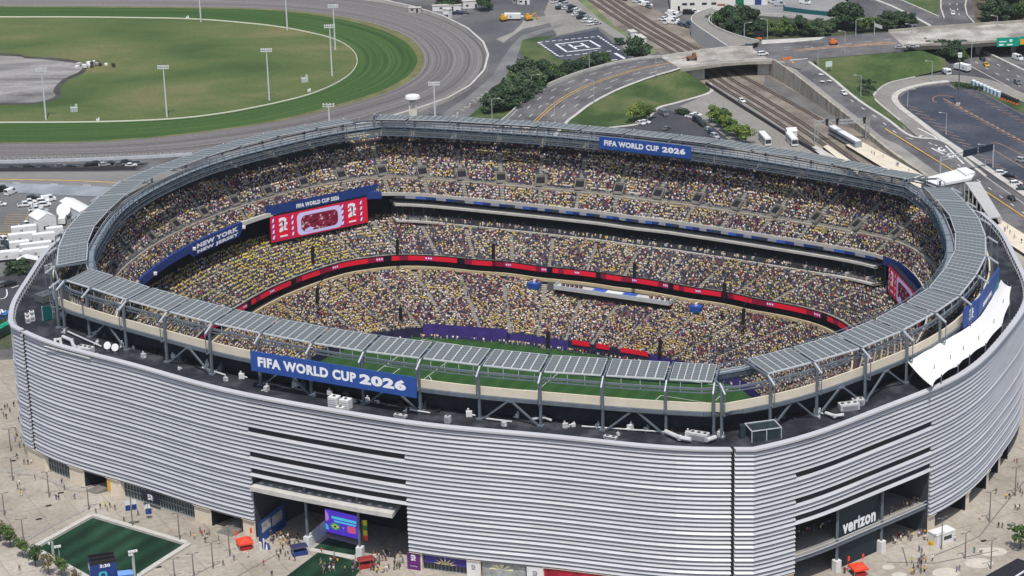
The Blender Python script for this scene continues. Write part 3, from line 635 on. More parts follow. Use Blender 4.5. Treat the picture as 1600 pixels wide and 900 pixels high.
# the open gates
conc_floor = M('gate floor', (.28, .26, .23), .9, .2, .2)
for gi, (a, b) in enumerate(OP):
    n = 10; ds = [a + (b - a) * i / n for i in range(n + 1)]; D = -20; zt = ZR - OPENROW * PITCHZ + .5
    m = MB()
    for p, q in zip(ds, ds[1:]):
        m.quad(L3(r_rim, p, 0, D), L3(r_rim, q, 0, D), L3(r_rim, q, zt, D), L3(r_rim, p, zt, D))
        m.quad(L3(r_rim, p, zt, -.75), L3(r_rim, q, zt, -.75), L3(r_rim, q, zt, D), L3(r_rim, p, zt, D))
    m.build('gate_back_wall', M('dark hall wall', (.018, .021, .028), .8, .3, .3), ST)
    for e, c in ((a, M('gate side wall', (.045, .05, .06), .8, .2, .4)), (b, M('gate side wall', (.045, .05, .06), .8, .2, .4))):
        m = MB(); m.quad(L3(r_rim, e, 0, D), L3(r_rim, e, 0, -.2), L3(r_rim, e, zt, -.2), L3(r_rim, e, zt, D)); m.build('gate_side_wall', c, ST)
    ps = [a + (b - a) * t for t in ((.335, .68) if gi == 0 else (.315, .66))]
    for p in ps:
        m = MB(); m.beam(L3(r_rim, p, 3.0, -1.2), L3(r_rim, p, zt, -1.2), .55); m.build('gate_column', bsteel_m, ST)
        m = MB(); c = L3(r_rim, p, 0, -1.2); m.box(c, (1.7, 1.7, 3.2), R(p)); m.build('column_plinth', white_m, ST)
a, b = OP[0]; ds = [a + .2 + (b - a - 2.0) * i / 14 for i in range(15)]
zc = 15.2; m = MB()
for p, q in zip(ds, ds[1:]):
    A = [L3(r_rim, p, zc + .55, -6), L3(r_rim, p, zc + .4, 1.6), L3(r_rim, p, zc - .8, 1.6), L3(r_rim, p, zc - .6, -6)]; B = [L3(r_rim, q, zc + .55, -6), L3(r_rim, q, zc + .4, 1.6), L3(r_rim, q, zc - .8, 1.6), L3(r_rim, q, zc - .6, -6)]
    for i in range(4): m.quad(A[i], A[(i + 1) % 4], B[(i + 1) % 4], B[i])
    if p == ds[0]: m.add(A, [(0, 1, 2, 3)])
    if q == ds[-1]: m.add(B, [(3, 2, 1, 0)])
    m.box(L3(r_rim, (p + q) / 2, zc + .5, -1.5), (1.0, 1.0, .35), R(p))
m.build('entrance_canopy', M('pale canopy', (.50, .485, .45), .8, .15, .4), ST)
# upper floor of the right gate
a, b = OP[1]; ds = [a + (b - a) * i / 12 for i in range(13)]; m = MB(); r_ = MB()
for p, q in zip(ds, ds[1:]):
    m.quad(L3(r_rim, p, 8.4, -.6), L3(r_rim, q, 8.4, -.6), L3(r_rim, q, 8.4, -19.5), L3(r_rim, p, 8.4, -19.5)); m.quad(L3(r_rim, p, 7.2, -.6), L3(r_rim, q, 7.2, -.6), L3(r_rim, q, 8.4, -.6), L3(r_rim, p, 8.4, -.6), 1)
    m.quad(L3(r_rim, p, 7.2, -.6), L3(r_rim, p, 7.2, -19.5), L3(r_rim, q, 7.2, -19.5), L3(r_rim, q, 7.2, -.6), 1)
    r_.beam(L3(r_rim, p, 9.4, -.5), L3(r_rim, q, 9.4, -.5), .12); r_.beam(L3(r_rim, p, 8.5, -.45), L3(r_rim, q, 8.5, -.45), .2)
m.build('gallery_floor', [M('gallery floor', (.24, .23, .21), .9, .15, .3), bsteel_m], ST); r_.build('gallery_rail', lsteel_m, ST)
c0, c1 = a + (b - a) * .335, a + (b - a) * .645
m = MB()
for z0, z1 in ((8.45, zt - .3), (.1, 7.1)): m.quad(L3(r_rim, c0, z0, -1.9), L3(r_rim, c1, z0, -1.9), L3(r_rim, c1, z1, -1.9), L3(r_rim, c0, z1, -1.9)); m.quad(L3(r_rim, c1, z0, -2.3), L3(r_rim, c0, z0, -2.3), L3(r_rim, c0, z1, -2.3), L3(r_rim, c1, z1, -2.3))
pn = m.build('name_wall', M('dark name wall', (.012, .026, .034), .6), ST)
m = MB(); A = L3(r_rim, c0 + (c1 - c0) * .1, 9.1, -1.9); B = L3(r_rim, c0 + (c1 - c0) * .93, 9.1, -1.9); X = B - A
put_text(m, 'verizon', A, X, Vector((0, 0, 3.6)), .15, 0, .045); m.build('name_lettering', wletter_m, pn)

# roof deck, parapet, ring beams
m = MB(); ds = [i * 3 for i in range(121)]
for p, q in zip(ds, ds[1:]):
    m.quad(L3(r_rim, p, 39.3, -.6), L3(r_rim, q, 39.3, -.6), L3(r_ring, q, 39.3, -6), L3(r_ring, p, 39.3, -6))
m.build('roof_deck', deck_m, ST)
m = MB()
for p, q in zip(ds, ds[1:]):
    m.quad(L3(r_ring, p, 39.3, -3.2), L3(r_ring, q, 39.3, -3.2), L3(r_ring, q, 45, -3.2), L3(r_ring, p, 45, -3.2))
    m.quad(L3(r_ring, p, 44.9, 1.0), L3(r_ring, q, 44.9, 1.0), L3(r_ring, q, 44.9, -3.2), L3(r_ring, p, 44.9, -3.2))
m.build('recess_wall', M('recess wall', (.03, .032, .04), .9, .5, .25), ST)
m = MB()
for p, q in zip(ds, ds[1:]):
    for (r0, z0), (r1, z1) in (((1.0, 45.9), (1.0, 48.1)), ((1.0, 48.1), (.6, 48.1)), ((.6, 48.1), (.6, 45.4))):
        m.quad(L3(r_ring, p, z0, r0), L3(r_ring, q, z0, r0), L3(r_ring, q, z1, r1), L3(r_ring, p, z1, r1))
m.build('parapet', tan_m, ST)
def ringbeam(name, off, z, wd, ht, mat, rf=r_ring, d0=-180, d1=180, st=4):
    m = MB(); n = int((d1 - d0) / st)
    for i in range(n): m.beam(L3(rf, d0 + i * st, z, off), L3(rf, d0 + (i + 1) * st, z, off), wd, ht)
    return m.build(name, mat, ST)
ringbeam('lower_ring_beam', 1.05, 45.35, .8, 1.0, bsteel_m)
ringbeam('eaves_beam', -.2, 51.35, .45, .55, bsteel_m); ringbeam('eaves_beam', -.2, 50.4, .3, .3, bsteel_m)
m = MB()
for i in range(0, 360, 2): m.beam(L3(r_ring, i, 50.4, -.2), L3(r_ring, i, 52.9, -.2), .12)
m.build('eaves_lattice', lsteel_m, ST)
# inner catwalk with its truss
m = MB()
for z, wd in ((53.3, .22), (52.5, .16), (51.7, .22), (50.9, .16), (50.2, .3), (49.4, .16), (48.8, .3)):
    for i in range(120): m.beam(L3(r_ring, i * 3, z, -11.2), L3(r_ring, i * 3 + 3, z, -11.2), wd)
for i in range(240):
    m.beam(L3(r_ring, i * 1.5, 48.8, -11.2), L3(r_ring, i * 1.5, 53.3, -11.2), .14)
    m.beam(L3(r_ring, i * 1.5, 48.8 if i % 2 else 51.7, -11.2), L3(r_ring, i * 1.5 + 1.5, 51.7 if i % 2 else 48.8, -11.2), .12)
m.build('catwalk_truss', M('slate blue steel', (.11, .14, .175), .6, .15, .3), ST)
m = MB()
for i in range(120):
    p, q = i * 3, i * 3 + 3
    m.quad(L3(r_ring, p, 51.5, -11.1), L3(r_ring, q, 51.5, -11.1), L3(r_ring, q, 51.5, -8.9), L3(r_ring, p, 51.5, -8.9)); m.quad(L3(r_ring, p, 51.45, -8.9), L3(r_ring, q, 51.45, -8.9), L3(r_ring, q, 51.45, -11.1), L3(r_ring, p, 51.45, -11.1))
    m.quad(L3(r_ring, p, 50.1, -9.2), L3(r_ring, q, 50.1, -9.2), L3(r_ring, q, 51.4, -9.0), L3(r_ring, p, 51.4, -9.0), 1)
m.build('catwalk_floor', [M('grating', (.19, .225, .26), .7, .15, .5), M('slate mesh panel', (.085, .11, .14), .7, .3, .3)], ST)
m = MB()
for z in (52.1, 52.7):
    for i in range(120): m.beam(L3(r_ring, i * 3, z, -9.0), L3(r_ring, i * 3 + 3, z, -9.0), .14)
for i in range(120): m.beam(L3(r_ring, i * 3, 51.5, -9), L3(r_ring, i * 3, 52.7, -9), .12)
m.build('catwalk_rail', lsteel_m, ST)

# canopies of solar panels, one per bay, with columns, brackets and braces
def pv_material():
    m = bpy.data.materials.new('solar cells'); m.use_nodes = True; n = m.node_tree; b = n.nodes['Principled BSDF']
    uv = n.nodes.new('ShaderNodeUVMap'); sp = n.nodes.new('ShaderNodeSeparateXYZ'); n.links.new(uv.outputs[0], sp.inputs[0])
    def line(sock, k, th):
        a = n.nodes.new('ShaderNodeMath'); a.operation = 'MULTIPLY'; a.inputs[1].default_value = k; n.links.new(sock, a.inputs[0])
        f = n.nodes.new('ShaderNodeMath'); f.operation = 'FRACT'; n.links.new(a.outputs[0], f.inputs[0])
        g_ = n.nodes.new('ShaderNodeMath'); g_.operation = 'LESS_THAN'; g_.inputs[1].default_value = th; n.links.new(f.outputs[0], g_.inputs[0]); return g_
    l1 = line(sp.outputs[1], 7, .16); l2 = line(sp.outputs[0], 2, .06)
    mxm = n.nodes.new('ShaderNodeMath'); mxm.operation = 'MAXIMUM'; n.links.new(l1.outputs[0], mxm.inputs[0]); n.links.new(l2.outputs[0], mxm.inputs[1])
    mx = n.nodes.new('ShaderNodeMix'); mx.data_type = 'RGBA'; n.links.new(mxm.outputs[0], mx.inputs[0])
    mx.inputs[6].default_value = (.115, .13, .13, 1); mx.inputs[7].default_value = (.20, .215, .215, 1)
    n.links.new(mx.outputs[2], b.inputs['Base Color']); b.inputs['Roughness'].default_value = .5; b.inputs['Specular IOR Level'].default_value = .4; return m
pv_m = pv_material(); frame_m = M('pale canopy frame', (.45, .47, .48), .5, .06, .5)
SIDES = {'near': [(-96.5, -89.0), (-86.2, -91.5), (-71.1, -95.7), (-55.8, -99.0), (-39.8, -101.8), (-24.0, -103.3), (-8.1, -104.2), (7.2, -104.2), (22.9, -102.9), (38.9, -101.4), (54.8, -99.4), (70.0, -95.9), (85.3, -92.2), (96.7, -89.3)],
 'right': [(106.6, -79.8), (114.4, -67.9), (122.3, -54.4), (128.1, -39.0), (131.9, -23.4), (134.3, -8.9), (133.8, 8.7), (131.9, 24.9), (127.2, 41.3), (121.0, 56.1), (113.0, 69.6), (105.0, 81.2)],
 'left': [(-106.2, -79.8), (-115.5, -66.3), (-123.1, -52.0), (-128.2, -37.2), (-132.6, -21.5), (-135.4, -6.0), (-133.9, 10.1), (-131.1, 25.3), (-127.1, 40.7), (-121.1, 55.7), (-113.2, 69.3), (-104.9, 80.7)],
 'far': [(-95.8, 89.2), (-84.9, 92.6), (-70.5, 96.5), (-55.0, 99.1), (-39.4, 101.8), (-24.2, 102.8), (-8.7, 103.9), (8.0, 104.0), (21.9, 103.9), (37.5, 101.5), (53.3, 100.1), (67.2, 96.7), (82.3, 92.5), (93.5, 90.5)]}
joints = []
for side, P in SIDES.items():
    P = [Vector((x, y, 53.0)) for x, y in P]
    N = []
    for i in range(len(P)):
        d = P[min(i + 1, len(P) - 1)] - P[max(i - 1, 0)]; d.normalize(); nn = Vector((-d.y, d.x, 0))
        if nn.dot(P[i]) > 0: nn = -nn
        N.append(nn)                          # unit, towards the pitch
    for i in range(len(P) - 1):
        a, b = P[i], P[i + 1]; d = (b - a).normalized(); na, nb = N[i], N[i + 1]; gp = .62
        A = a + d * gp; B = b - d * gp; C = b + nb * 8.7 - d * gp + Vector((0, 0, 1.05)); D = a + na * 8.7 + d * gp + Vector((0, 0, 1.05))
        up = Vector((0, 0, .32)); m = MB(); k = 6
        dn = [A, B, C, D]; tp = [p + up for p in dn]
        m.add(dn + tp, [(3, 2, 1, 0), (0, 1, 5, 4), (1, 2, 6, 5), (2, 3, 7, 6), (3, 0, 4, 7), (4, 5, 6, 7)], 1)
        upn = Vector((0, 0, .03))
        for j in range(k):
            t0 = j / k + .011; t1 = (j + 1) / k - .011
            def pt(t, s): return tp[0].lerp(tp[1], t).lerp(tp[3].lerp(tp[2], t), s) + upn
            q = [pt(t0, .035), pt(t1, .035), pt(t1, .975), pt(t0, .975)]
            if (q[1] - q[0]).cross(q[3] - q[0]).z < 0: q = [q[1], q[0], q[3], q[2]]
            m.quad(*q, 0, uv=[(0, 0), (1, 0), (1, 1), (0, 1)])
        m.build('solar_canopy', [pv_m, frame_m], ST)
    for i in range(len(P)):
        joints.append((P[i], -N[i], side, i, len(P)))
for a_ in (42.4, -42.4, 137.6, -137.6):
    q = L3(r_ring, a_, 53, -.6); e_ = Vector((q.x, q.y, 0)).normalized(); joints.append((q, e_, 'corner', 0, 1))
for p, o_, side, i, n in joints:
    f = Vector((p.x, p.y, 39.3)) + o_ * 1.6
    m = MB(); m.beam(f, f + Vector((0, 0, 12.6)), .6); m.box(f, (1.5, 1.5, .35)); m.build('column', bsteel_m, ST)
    m = MB(); a = p - o_ * 8.8 + Vector((0, 0, .55)); b = p + o_ * .4 + Vector((0, 0, .15)); c = p + o_ * 3.3 + Vector((0, 0, -1.7)); e = Vector((c.x, c.y, 45.6))
    m.beam(a, b - Vector((0, 0, .35)), .4, .5, 0); m.beam(b, c, .34, .4, 1); m.beam(c, e, .2); m.beam(e, f + Vector((0, 0, 6.3)), .3); m.beam(p - o_ * 8.8 + Vector((0, 0, .8)), p - o_ * 11.2 + Vector((0, 0, .4)), .25)
    m.build('bracket', [bsteel_m, lsteel_m], ST)
    if i % 2 == 1 and i + 1 < n or (side == 'right' and i in (0, 2, 4)):
        q = [jj for jj in joints if jj[2] == side and jj[3] == i + 1]
        if q and side in ('near', 'right', 'left'):
            f2 = Vector((q[0][0].x, q[0][0].y, 39.3)) + q[0][1] * 1.6; mid = (f + f2) / 2; m = MB()
            m.beam(f + (f2 - f) * .06 + Vector((0, 0, .3)), mid + Vector((0, 0, 5.6)) - (f2 - f) * .04, .42); m.beam(f2 - (f2 - f) * .06 + Vector((0, 0, .3)), mid + Vector((0, 0, 5.6)) + (f2 - f) * .04, .42)
            m.beam(mid + Vector((0, 0, 5.7)) - (f2 - f) * .06, mid + Vector((0, 0, 5.7)) + (f2 - f) * .06, .5)
            m.build('diagonal_brace', bsteel_m, ST)
# parapet screen posts seen from inside on the far rim
m = MB()
for i in range(0, 360, 1):
    if -130 < ((i + 180) % 360 - 180) < -50: continue
    m.beam(L3(r_rim, i, 39.3, -.85), L3(r_rim, i, 41.1, -.7), .22)
for i in range(0, 360, 3): m.beam(L3(r_rim, i, 40.2, -.8), L3(r_rim, i + 3, 40.2, -.8), .15)
m.build('rim_posts', lsteel_m, ST)

# ------------------------------------------------------------------ seating bowl
bowl_m = M2('bowl concrete', [(0.3, (0.25, 0.23, 0.195)), (0.6, (0.31, 0.285, 0.245)), (0.8, (0.36, 0.335, 0.29))], .12)
seat_m = M('charcoal seats', (0.075, 0.077, 0.085), .6, .2, 1.0)
DF = np.linspace(-180, 180, 1441)
def arc(rf):
    r = rf(DF); x = r * np.cos(np.radians(DF)); y = r * np.sin(np.radians(DF)); s = np.concatenate([[0], np.cumsum(np.hypot(np.diff(x), np.diff(y)))]); return s
def aisles_for(rf, n, shift=0.0):
    s = arc(rf); return np.interp((np.arange(n) + .5 + shift) * s[-1] / n, s, DF)
AIS_U = aisles_for(lambda d: (R_UPF(d) + r_ring(d)) / 2, 52, .1); AIS_M = aisles_for(R_RIB, 44, .3); AIS_L = aisles_for(lambda d: R_LOW(d) + 12, 40, .2)
VOM = [(d, 7.6, 10.6) for d in AIS_U]
def seg_dist(d, arr): return np.min(np.abs((np.asarray(d)[:, None] - arr[None, :] + 180) % 360 - 180), axis=1)
PEOPLE = []
def tier(name, Rf, zf, Rb, zb, rows, aisles, occ, near, key, walk=None, voms=None, cut=False):
    m = MB(); ds = np.linspace(-180, 180, 241); rf = Rf(ds); rb = Rb(ds)
    zs = [zf + (zb - zf) * i / rows for i in range(rows)]
    cs = np.cos(np.radians(ds)); sn = np.sin(np.radians(ds))
    prev = None
    for i in range(rows):
        r0 = rf + (rb - rf) * i / rows; r1 = rf + (rb - rf) * (i + 1) / rows; z = zs[i]
        A = list(zip(r0 * cs, r0 * sn, [z] * 241)); B = list(zip(r1 * cs, r1 * sn, [z] * 241))
        if prev: m.strip(prev, A, 0)
        m.strip(A, B, 0); prev = B
    # rows of seats between the aisles
    ai = np.sort(aisles)
    for i in range(rows):
        if walk and i in walk: continue
        for j in range(len(ai)):
            a = ai[j]; b = ai[(j + 1) % len(ai)]; b = b + 360 if b < a else b
            mid = (a + b) / 2; mm = (mid + 180) % 360 - 180
            if near(mm): continue
            rm = float(Rf(mm)); da_ = math.degrees(.62 / rm); a2, b2 = a + da_, b - da_
            if voms and voms[0] <= i <= voms[1]: a2 += math.degrees(1.3 / rm); b2 -= math.degrees(1.3 / rm)
            if b2 <= a2: continue
            n = 3; dd = [a2 + (b2 - a2) * t / n for t in range(n + 1)]; z = zs[i]
            f = lambda d, fr, zz: Vector(pol(float(Rf(d) + (Rb(d) - Rf(d)) * (i + fr) / rows), d) + (zz,))
            m.strip([f(d, .45, z + .45) for d in dd], [f(d, .85, z + .45) for d in dd], 1)
            m.strip([f(d, .45, z + .02) for d in dd], [f(d, .45, z + .45) for d in dd], 1)
            m.strip([f(d, .85, z + .45) for d in dd], [f(d, .98, z + .85) for d in dd], 1)
    m.build(name, [bowl_m, seat_m], ST)
    for i in range(rows):
        if walk and i in walk: continue
        fr = (i + .6) / rows; r = Rf(DF) + (Rb(DF) - Rf(DF)) * fr; x = r * np.cos(np.radians(DF)); y = r * np.sin(np.radians(DF))
        s = np.concatenate([[0], np.cumsum(np.hypot(np.diff(x), np.diff(y)))]); pos = np.arange(rng.random() * .5, s[-1], .54); d = np.interp(pos, s, DF)
        rr = np.interp(d, DF, r); dis = np.radians(seg_dist(d, ai)) * rr; keep = (dis > (.85 if key == 0 else .72)) | (rng.random(len(d)) < (.03 if key == 0 else .07))
        if voms and voms[0] <= i <= voms[1]: keep &= dis > 2.1
        if voms and i in (int(voms[1]) + 1,): keep &= dis > 2.1
        if cut and i >= rows - 5: keep &= ~((rr * np.cos(np.radians(d)) > -25) & (rr * np.cos(np.radians(d)) < 13) & (d > 0) & (d < 180))
        keep &= ~np.array([bool(near(q)) for q in d])
        keep &= rng.random(len(d)) < occ(d, i / rows)
        d = d[keep]; rr = rr[keep] + rng.normal(0, .06, len(d))
        PEOPLE.append(np.stack([rr * np.cos(np.radians(d)), rr * np.sin(np.radians(d)), np.full(len(d), zs[i]), d, np.full(len(d), key), np.full(len(d), i / rows)], 1))
nearU = lambda d: -146 < d < -22
nearL = lambda d: -116 < d < -64
wob = lambda d: .5 + .25 * np.sin(d * .21 + 1) + .25 * np.sin(d * .067 + 2.2)
R_TOP = lambda d: r_ring(d) - .4
R_MB = lambda d: np.where((np.abs(np.abs(d) - 90) < 46), R_UPF(d) - 1.5, R_UPF(d) + 7)
R_MBs = lambda d: R_UPF(d) + np.interp(np.abs(np.abs((np.asarray(d) + 180) % 360 - 180) - 90), [0, 40, 48, 90], [-1.5, -1.5, 7, 7])
tier('upper_deck', R_UPF, 30.4, R_TOP, 45.6, 24, AIS_U, lambda d, t: np.where(t > .9, .86, .96) * (.93 + .07 * wob(d)), nearU, 0, walk={6, 7}, voms=(6, 11))
tier('club_tier', lambda d: R_RIB(d) + .5, 15.2, R_MBs, 20.8, 14, AIS_M, lambda d, t: np.where(np.abs(d - 90) < 46, .60 + .34 * wob(d * 1.7) * (.6 + .4 * np.sin(d * 1.1 + t * 5)), .93), nearL, 1)
R_LB = lambda d: R_RIB(d) - 2.5
tier('lower_bowl', lambda d: R_LOW(d) + 1.2, 1.0, R_LB, 10.4, 27, AIS_L, lambda d, t: .95 + 0 * d, nearL, 2, cut=True)
# fronts, fascias and ledges
def band(name, rf, z0, z1, mat, d0=-180, d1=180, off0=0., off1=0., st=2.0, parent=ST, back=False):
    m = MB(); n = max(1, int(round((d1 - d0) / st))); ds = [d0 + (d1 - d0) * i / n for i in range(n + 1)]
    m.strip([L3(rf, d, z0, off0) for d in ds], [L3(rf, d, z1, off1) for d in ds])
    return m.build(name, mat, parent)
def ledge(name, rf, z, th, off0, off1, mat, d0, d1, st=2.0):
    m = MB(); n = int(round((d1 - d0) / st)); ds = [d0 + (d1 - d0) * i / n for i in range(n + 1)]
    pr = [(off0, z - th), (off0, z), (off1, z), (off1, z - th)]
    for p, q in zip(pr, pr[1:] + pr[:1]): m.strip([L3(rf, d, p[1], p[0]) for d in ds], [L3(rf, d, q[1], q[0]) for d in ds])
    return m.build(name, mat, ST)
ledgec = M('pale precast ledge', (.45, .43, .39), .85, .12, .3)
ledge('deck_front', R_UPF, 31.2, 1.1, -.35, .15, ledgec, -180, 180)
ledge('suite_ledge', R_UPF, 27.2, .7, -.6, 5, ledgec, 42, 138); ledge('suite_ledge', R_UPF, 21.6, .6, -1.2, 5, ledgec, 42, 138)
ledge('suite_ledge', R_UPF, 27.2, .7, -.6, 5, ledgec, -138, -42); ledge('suite_ledge', R_UPF, 21.6, .6, -1.2, 5, ledgec, -138, -42)
for d0, d1 in ((42, 138), (-138, -42)):
    band('suite_front', R_UPF, 21.6, 30.2, M('suite glazing', (.03, .034, .04), .3, .6, .5), d0, d1, 3.4, 3.4)
    m = MB()
    for i in range(int((d1 - d0) / 1.6)):
        d = d0 + i * 1.6; m.beam(L3(R_UPF, d, 21.6, 3.2), L3(R_UPF, d, 26.5, 3.2), .25); m.beam(L3(R_UPF, d, 27.2, 3.2), L3(R_UPF, d, 30, 3.2), .2)
        if i % 2: m.box(L3(R_UPF, d, 21.6, 1.2), (2.6, .5, 1.3), R(d), 1)
    m.build('suite_grille', [bsteel_m, ledgec], ST)
    m = MB()
    for row, (o_, z) in enumerate(((.0, 21.62), (1.4, 22.0))):
        n = int((d1 - d0) / 1.6); 
        m.strip([L3(R_UPF, d0 + i * 1.6, z + .4, o_) for i in range(n)], [L3(R_UPF, d0 + i * 1.6, z + .8, o_ + .7) for i in range(n)])
    m.build('suite_seats', seat_m, ST)
m = MB(); ds = [-180 + 2 * i for i in range(181)]
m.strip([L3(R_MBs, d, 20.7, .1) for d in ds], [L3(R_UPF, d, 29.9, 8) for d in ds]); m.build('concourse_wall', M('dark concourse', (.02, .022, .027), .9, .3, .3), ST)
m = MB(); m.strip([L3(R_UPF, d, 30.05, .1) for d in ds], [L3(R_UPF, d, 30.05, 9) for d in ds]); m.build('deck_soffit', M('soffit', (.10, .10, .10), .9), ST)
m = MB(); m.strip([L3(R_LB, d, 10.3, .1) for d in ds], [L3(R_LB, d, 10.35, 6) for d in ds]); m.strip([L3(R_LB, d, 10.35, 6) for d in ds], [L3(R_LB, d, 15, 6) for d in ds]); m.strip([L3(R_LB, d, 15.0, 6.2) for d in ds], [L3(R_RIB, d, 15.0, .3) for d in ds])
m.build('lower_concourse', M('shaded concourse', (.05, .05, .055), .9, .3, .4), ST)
ledge('concourse_rail', R_RIB, 12.0, 1.0, -2.5, -2.0, M('tan rail wall', (.52, .43, .26), .85, .1, .3), -180, 180)
# vomitories cut into the upper deck
for d, a, b in VOM:
    if nearU(d): continue
    m = MB(); fr = lambda t, z, w_: Vector(pol(float(R_UPF(d) + (R_TOP(d) - R_UPF(d)) * t / 24), d) + (z,)) + Vector((-math.sin(R(d)), math.cos(R(d)), 0)) * w_
    zz = lambda t: 30.4 + 15.2 * t / 24
    for s in (-1, 1):
        m.add([fr(a, zz(a) + .2, s * 1.75), fr(a, zz(a) + 1.2, s * 1.75), fr(b, zz(b) + 1.3, s * 1.75), fr(b, zz(b) - .4, s * 1.75), fr(a, zz(a) + .2, s * 1.45), fr(a, zz(a) + 1.2, s * 1.45), fr(b, zz(b) + 1.3, s * 1.45), fr(b, zz(b) - .4, s * 1.45)],
              [(0, 1, 2, 3), (7, 6, 5, 4), (1, 5, 6, 2), (0, 4, 5, 1)], 0)
    m.add([fr(b, zz(b) + .3, -1.75), fr(b, zz(b) + .3, 1.75), fr(b, zz(b) + 1.3, 1.75), fr(b, zz(b) + 1.3, -1.75), fr(b + .9, zz(b) + 1.3, 1.75), fr(b + .9, zz(b) + 1.3, -1.75)], [(0, 1, 2, 3), (3, 2, 4, 5)], 0)
    m.quad(fr(b - .25, zz(a) + .6, -1.45), fr(b - .25, zz(a) + .6, 1.45), fr(b - .25, zz(b) + .55, 1.45), fr(b - .25, zz(b) + .55, -1.45), 1)
    m.quad(fr(b - 2.6, zz(b) - .85, -1.44), fr(b - 2.6, zz(b) - .85, 1.44), fr(b - .2, zz(b) + .5, 1.44), fr(b - .2, zz(b) + .5, -1.44), 1)
    m.quad(fr(a, zz(a) + .3, -1.45), fr(a, zz(a) + .3, 1.45), fr(b - 2.6, zz(b) - .84, 1.45), fr(b - 2.6, zz(b) - .84, -1.45), 0)
    m.build('vomitory', [M('grey vomitory concrete', (.19, .175, .155), .9, .2, .5), dark_m], ST)

# pitch and apron
pm = bpy.data.materials.new('pitch grass'); pm.use_nodes = True; n = pm.node_tree; b = n.nodes['Principled BSDF']; b.inputs['Roughness'].default_value = .95; b.inputs['Specular IOR Level'].default_value = .1
tc = n.nodes.new('ShaderNodeTexCoord'); wv = n.nodes.new('ShaderNodeTexWave'); wv.inputs['Scale'].default_value = .057; wv.wave_profile = 'SIN'; wv.inputs['Distortion'].default_value = .3
n.links.new(tc.outputs['Object'], wv.inputs['Vector']); rp = n.nodes.new('ShaderNodeValToRGB'); n.links.new(wv.outputs['Fac'], rp.inputs[0])
rp.color_ramp.elements[0].position = .4; rp.color_ramp.elements[1].position = .6; rp.color_ramp.elements[0].color = (.024, .068, .02, 1); rp.color_ramp.elements[1].color = (.03, .08, .023, 1); n.links.new(rp.outputs[0], b.inputs['Base Color'])
bm = bmesh.new(); vs = [bm.verts.new(L3(R_LOW, -180 + 3 * i, -2, 4.2)) for i in range(120)]; bm.faces.new(vs); me = bpy.data.meshes.new('pitch'); bm.to_mesh(me); bm.free(); me.materials.append(pm)
po = bpy.data.objects.new('pitch', me); scene.collection.objects.link(po); po.location = SC; po.rotation_euler = (0, 0, SPH); po['kind'] = 'structure'
m = MB(); V = lambda u, v: Vector((u, v, -1.97))
def ln(*p): m.ribbon([SW(q[0], q[1], -1.96) for q in p], .16)
ln((-52.5, -34), (52.5, -34)); ln((-52.5, 34), (52.5, 34)); ln((-52.5, -34), (-52.5, 34)); ln((52.5, -34), (52.5, 34)); ln((0, -34), (0, 34))
for s in (-1, 1):
    ln((s * 52.5, -20.16), (s * 36, -20.16)); ln((s * 36, -20.16), (s * 36, 20.16)); ln((s * 36, 20.16), (s * 52.5, 20.16)); ln((s * 52.5, -9.16), (s * 47, -9.16), (s * 47, 9.16), (s * 52.5, 9.16))
    ln(*[(s * (41.5 - 9.15 * math.cos(t)), 9.15 * math.sin(t)) for t in [(-.92 + .184 * i) for i in range(11)]])
    for q in (-1, 1): ln(*[(s * (52.5 - math.cos(t)), q * (34 - math.sin(t))) for t in [i * PI / 10 for i in range(6)]])
ln(*[(9.15 * math.cos(t), 9.15 * math.sin(t)) for t in [i * PI / 20 for i in range(41)]])
tag(m.build('pitch_lines', white_m), kind='structure')
for d0, d1 in ((42, 138),):
    for o_, z in ((.15, 21.65), (1.5, 22.05)):
        s_ = np.arange(d0, d1, .36); s_ = s_[rng.random(len(s_)) < .30 + .3 * wob(s_ * 3)]; r_s = R_UPF(s_) + o_
        PEOPLE.append(np.stack([r_s * np.cos(np.radians(s_)), r_s * np.sin(np.radians(s_)), np.full(len(s_), z), s_, np.full(len(s_), 1.), np.full(len(s_), .5)], 1))
s_ = rng.uniform(30, 158, 420); o_ = rng.choice([1.7, 2.0, 3.3], 420); r_s = R_LOW(s_) + o_ - 4 * (o_ > 3)
PEOPLE.append(np.stack([r_s * np.cos(np.radians(s_)), r_s * np.sin(np.radians(s_)), np.full(420, -2.0), s_, np.full(420, 3.), np.full(420, .5)], 1))
band('pitch_wall', R_LOW, -2, 1.3, M('ink pitch wall', (.025, .022, .06), .7, .5, .5), -180, 180, 1.0, 1.0)
# ------------------------------------------------------------------ signs, screens and boards on the stadium
def top(mb, name, mats, label, cat, group=None, parent=None):
    return tag(mb.build(name, mats, parent, origin='auto'), label, cat, group)
def panel(name, P0, P1, z0, z1, mat, label, cat, th=.35, group=None):
    """a flat panel between two plan points; returns the object and its face frame (face on the left of P0->P1 reversed, outward)"""
    P0 = Vector((P0[0], P0[1], 0)); P1 = Vector((P1[0], P1[1], 0)); d = (P1 - P0); n = Vector((d.y, -d.x, 0)).normalized()
    o = thing(name, label, cat, (P0.x, P0.y, z0), 0, group); m = MB(); h = z1 - z0
    vs = [Vector((0, 0, 0)), d, d + Vector((0, 0, h)), Vector((0, 0, h))]; bk = [v - n * th for v in vs]
    m.add(vs + bk, [(0, 1, 2, 3), (7, 6, 5, 4), (0, 4, 5, 1), (1, 5, 6, 2), (2, 6, 7, 3), (3, 7, 4, 0)]); m.build('panel', mat, o); return o, d, Vector((0, 0, h)), n
banner_m = M('royal blue vinyl', (.022, .075, .30), .5, .06, .2)
a = LOC(398, 538, 51.6); b = LOC(652, 580, 51.6)
def push(p, off): d = math.degrees(math.atan2(p.y, p.x)); q = L3(r_ring, d, 0, off); return SW(q.x, q.y, 0)
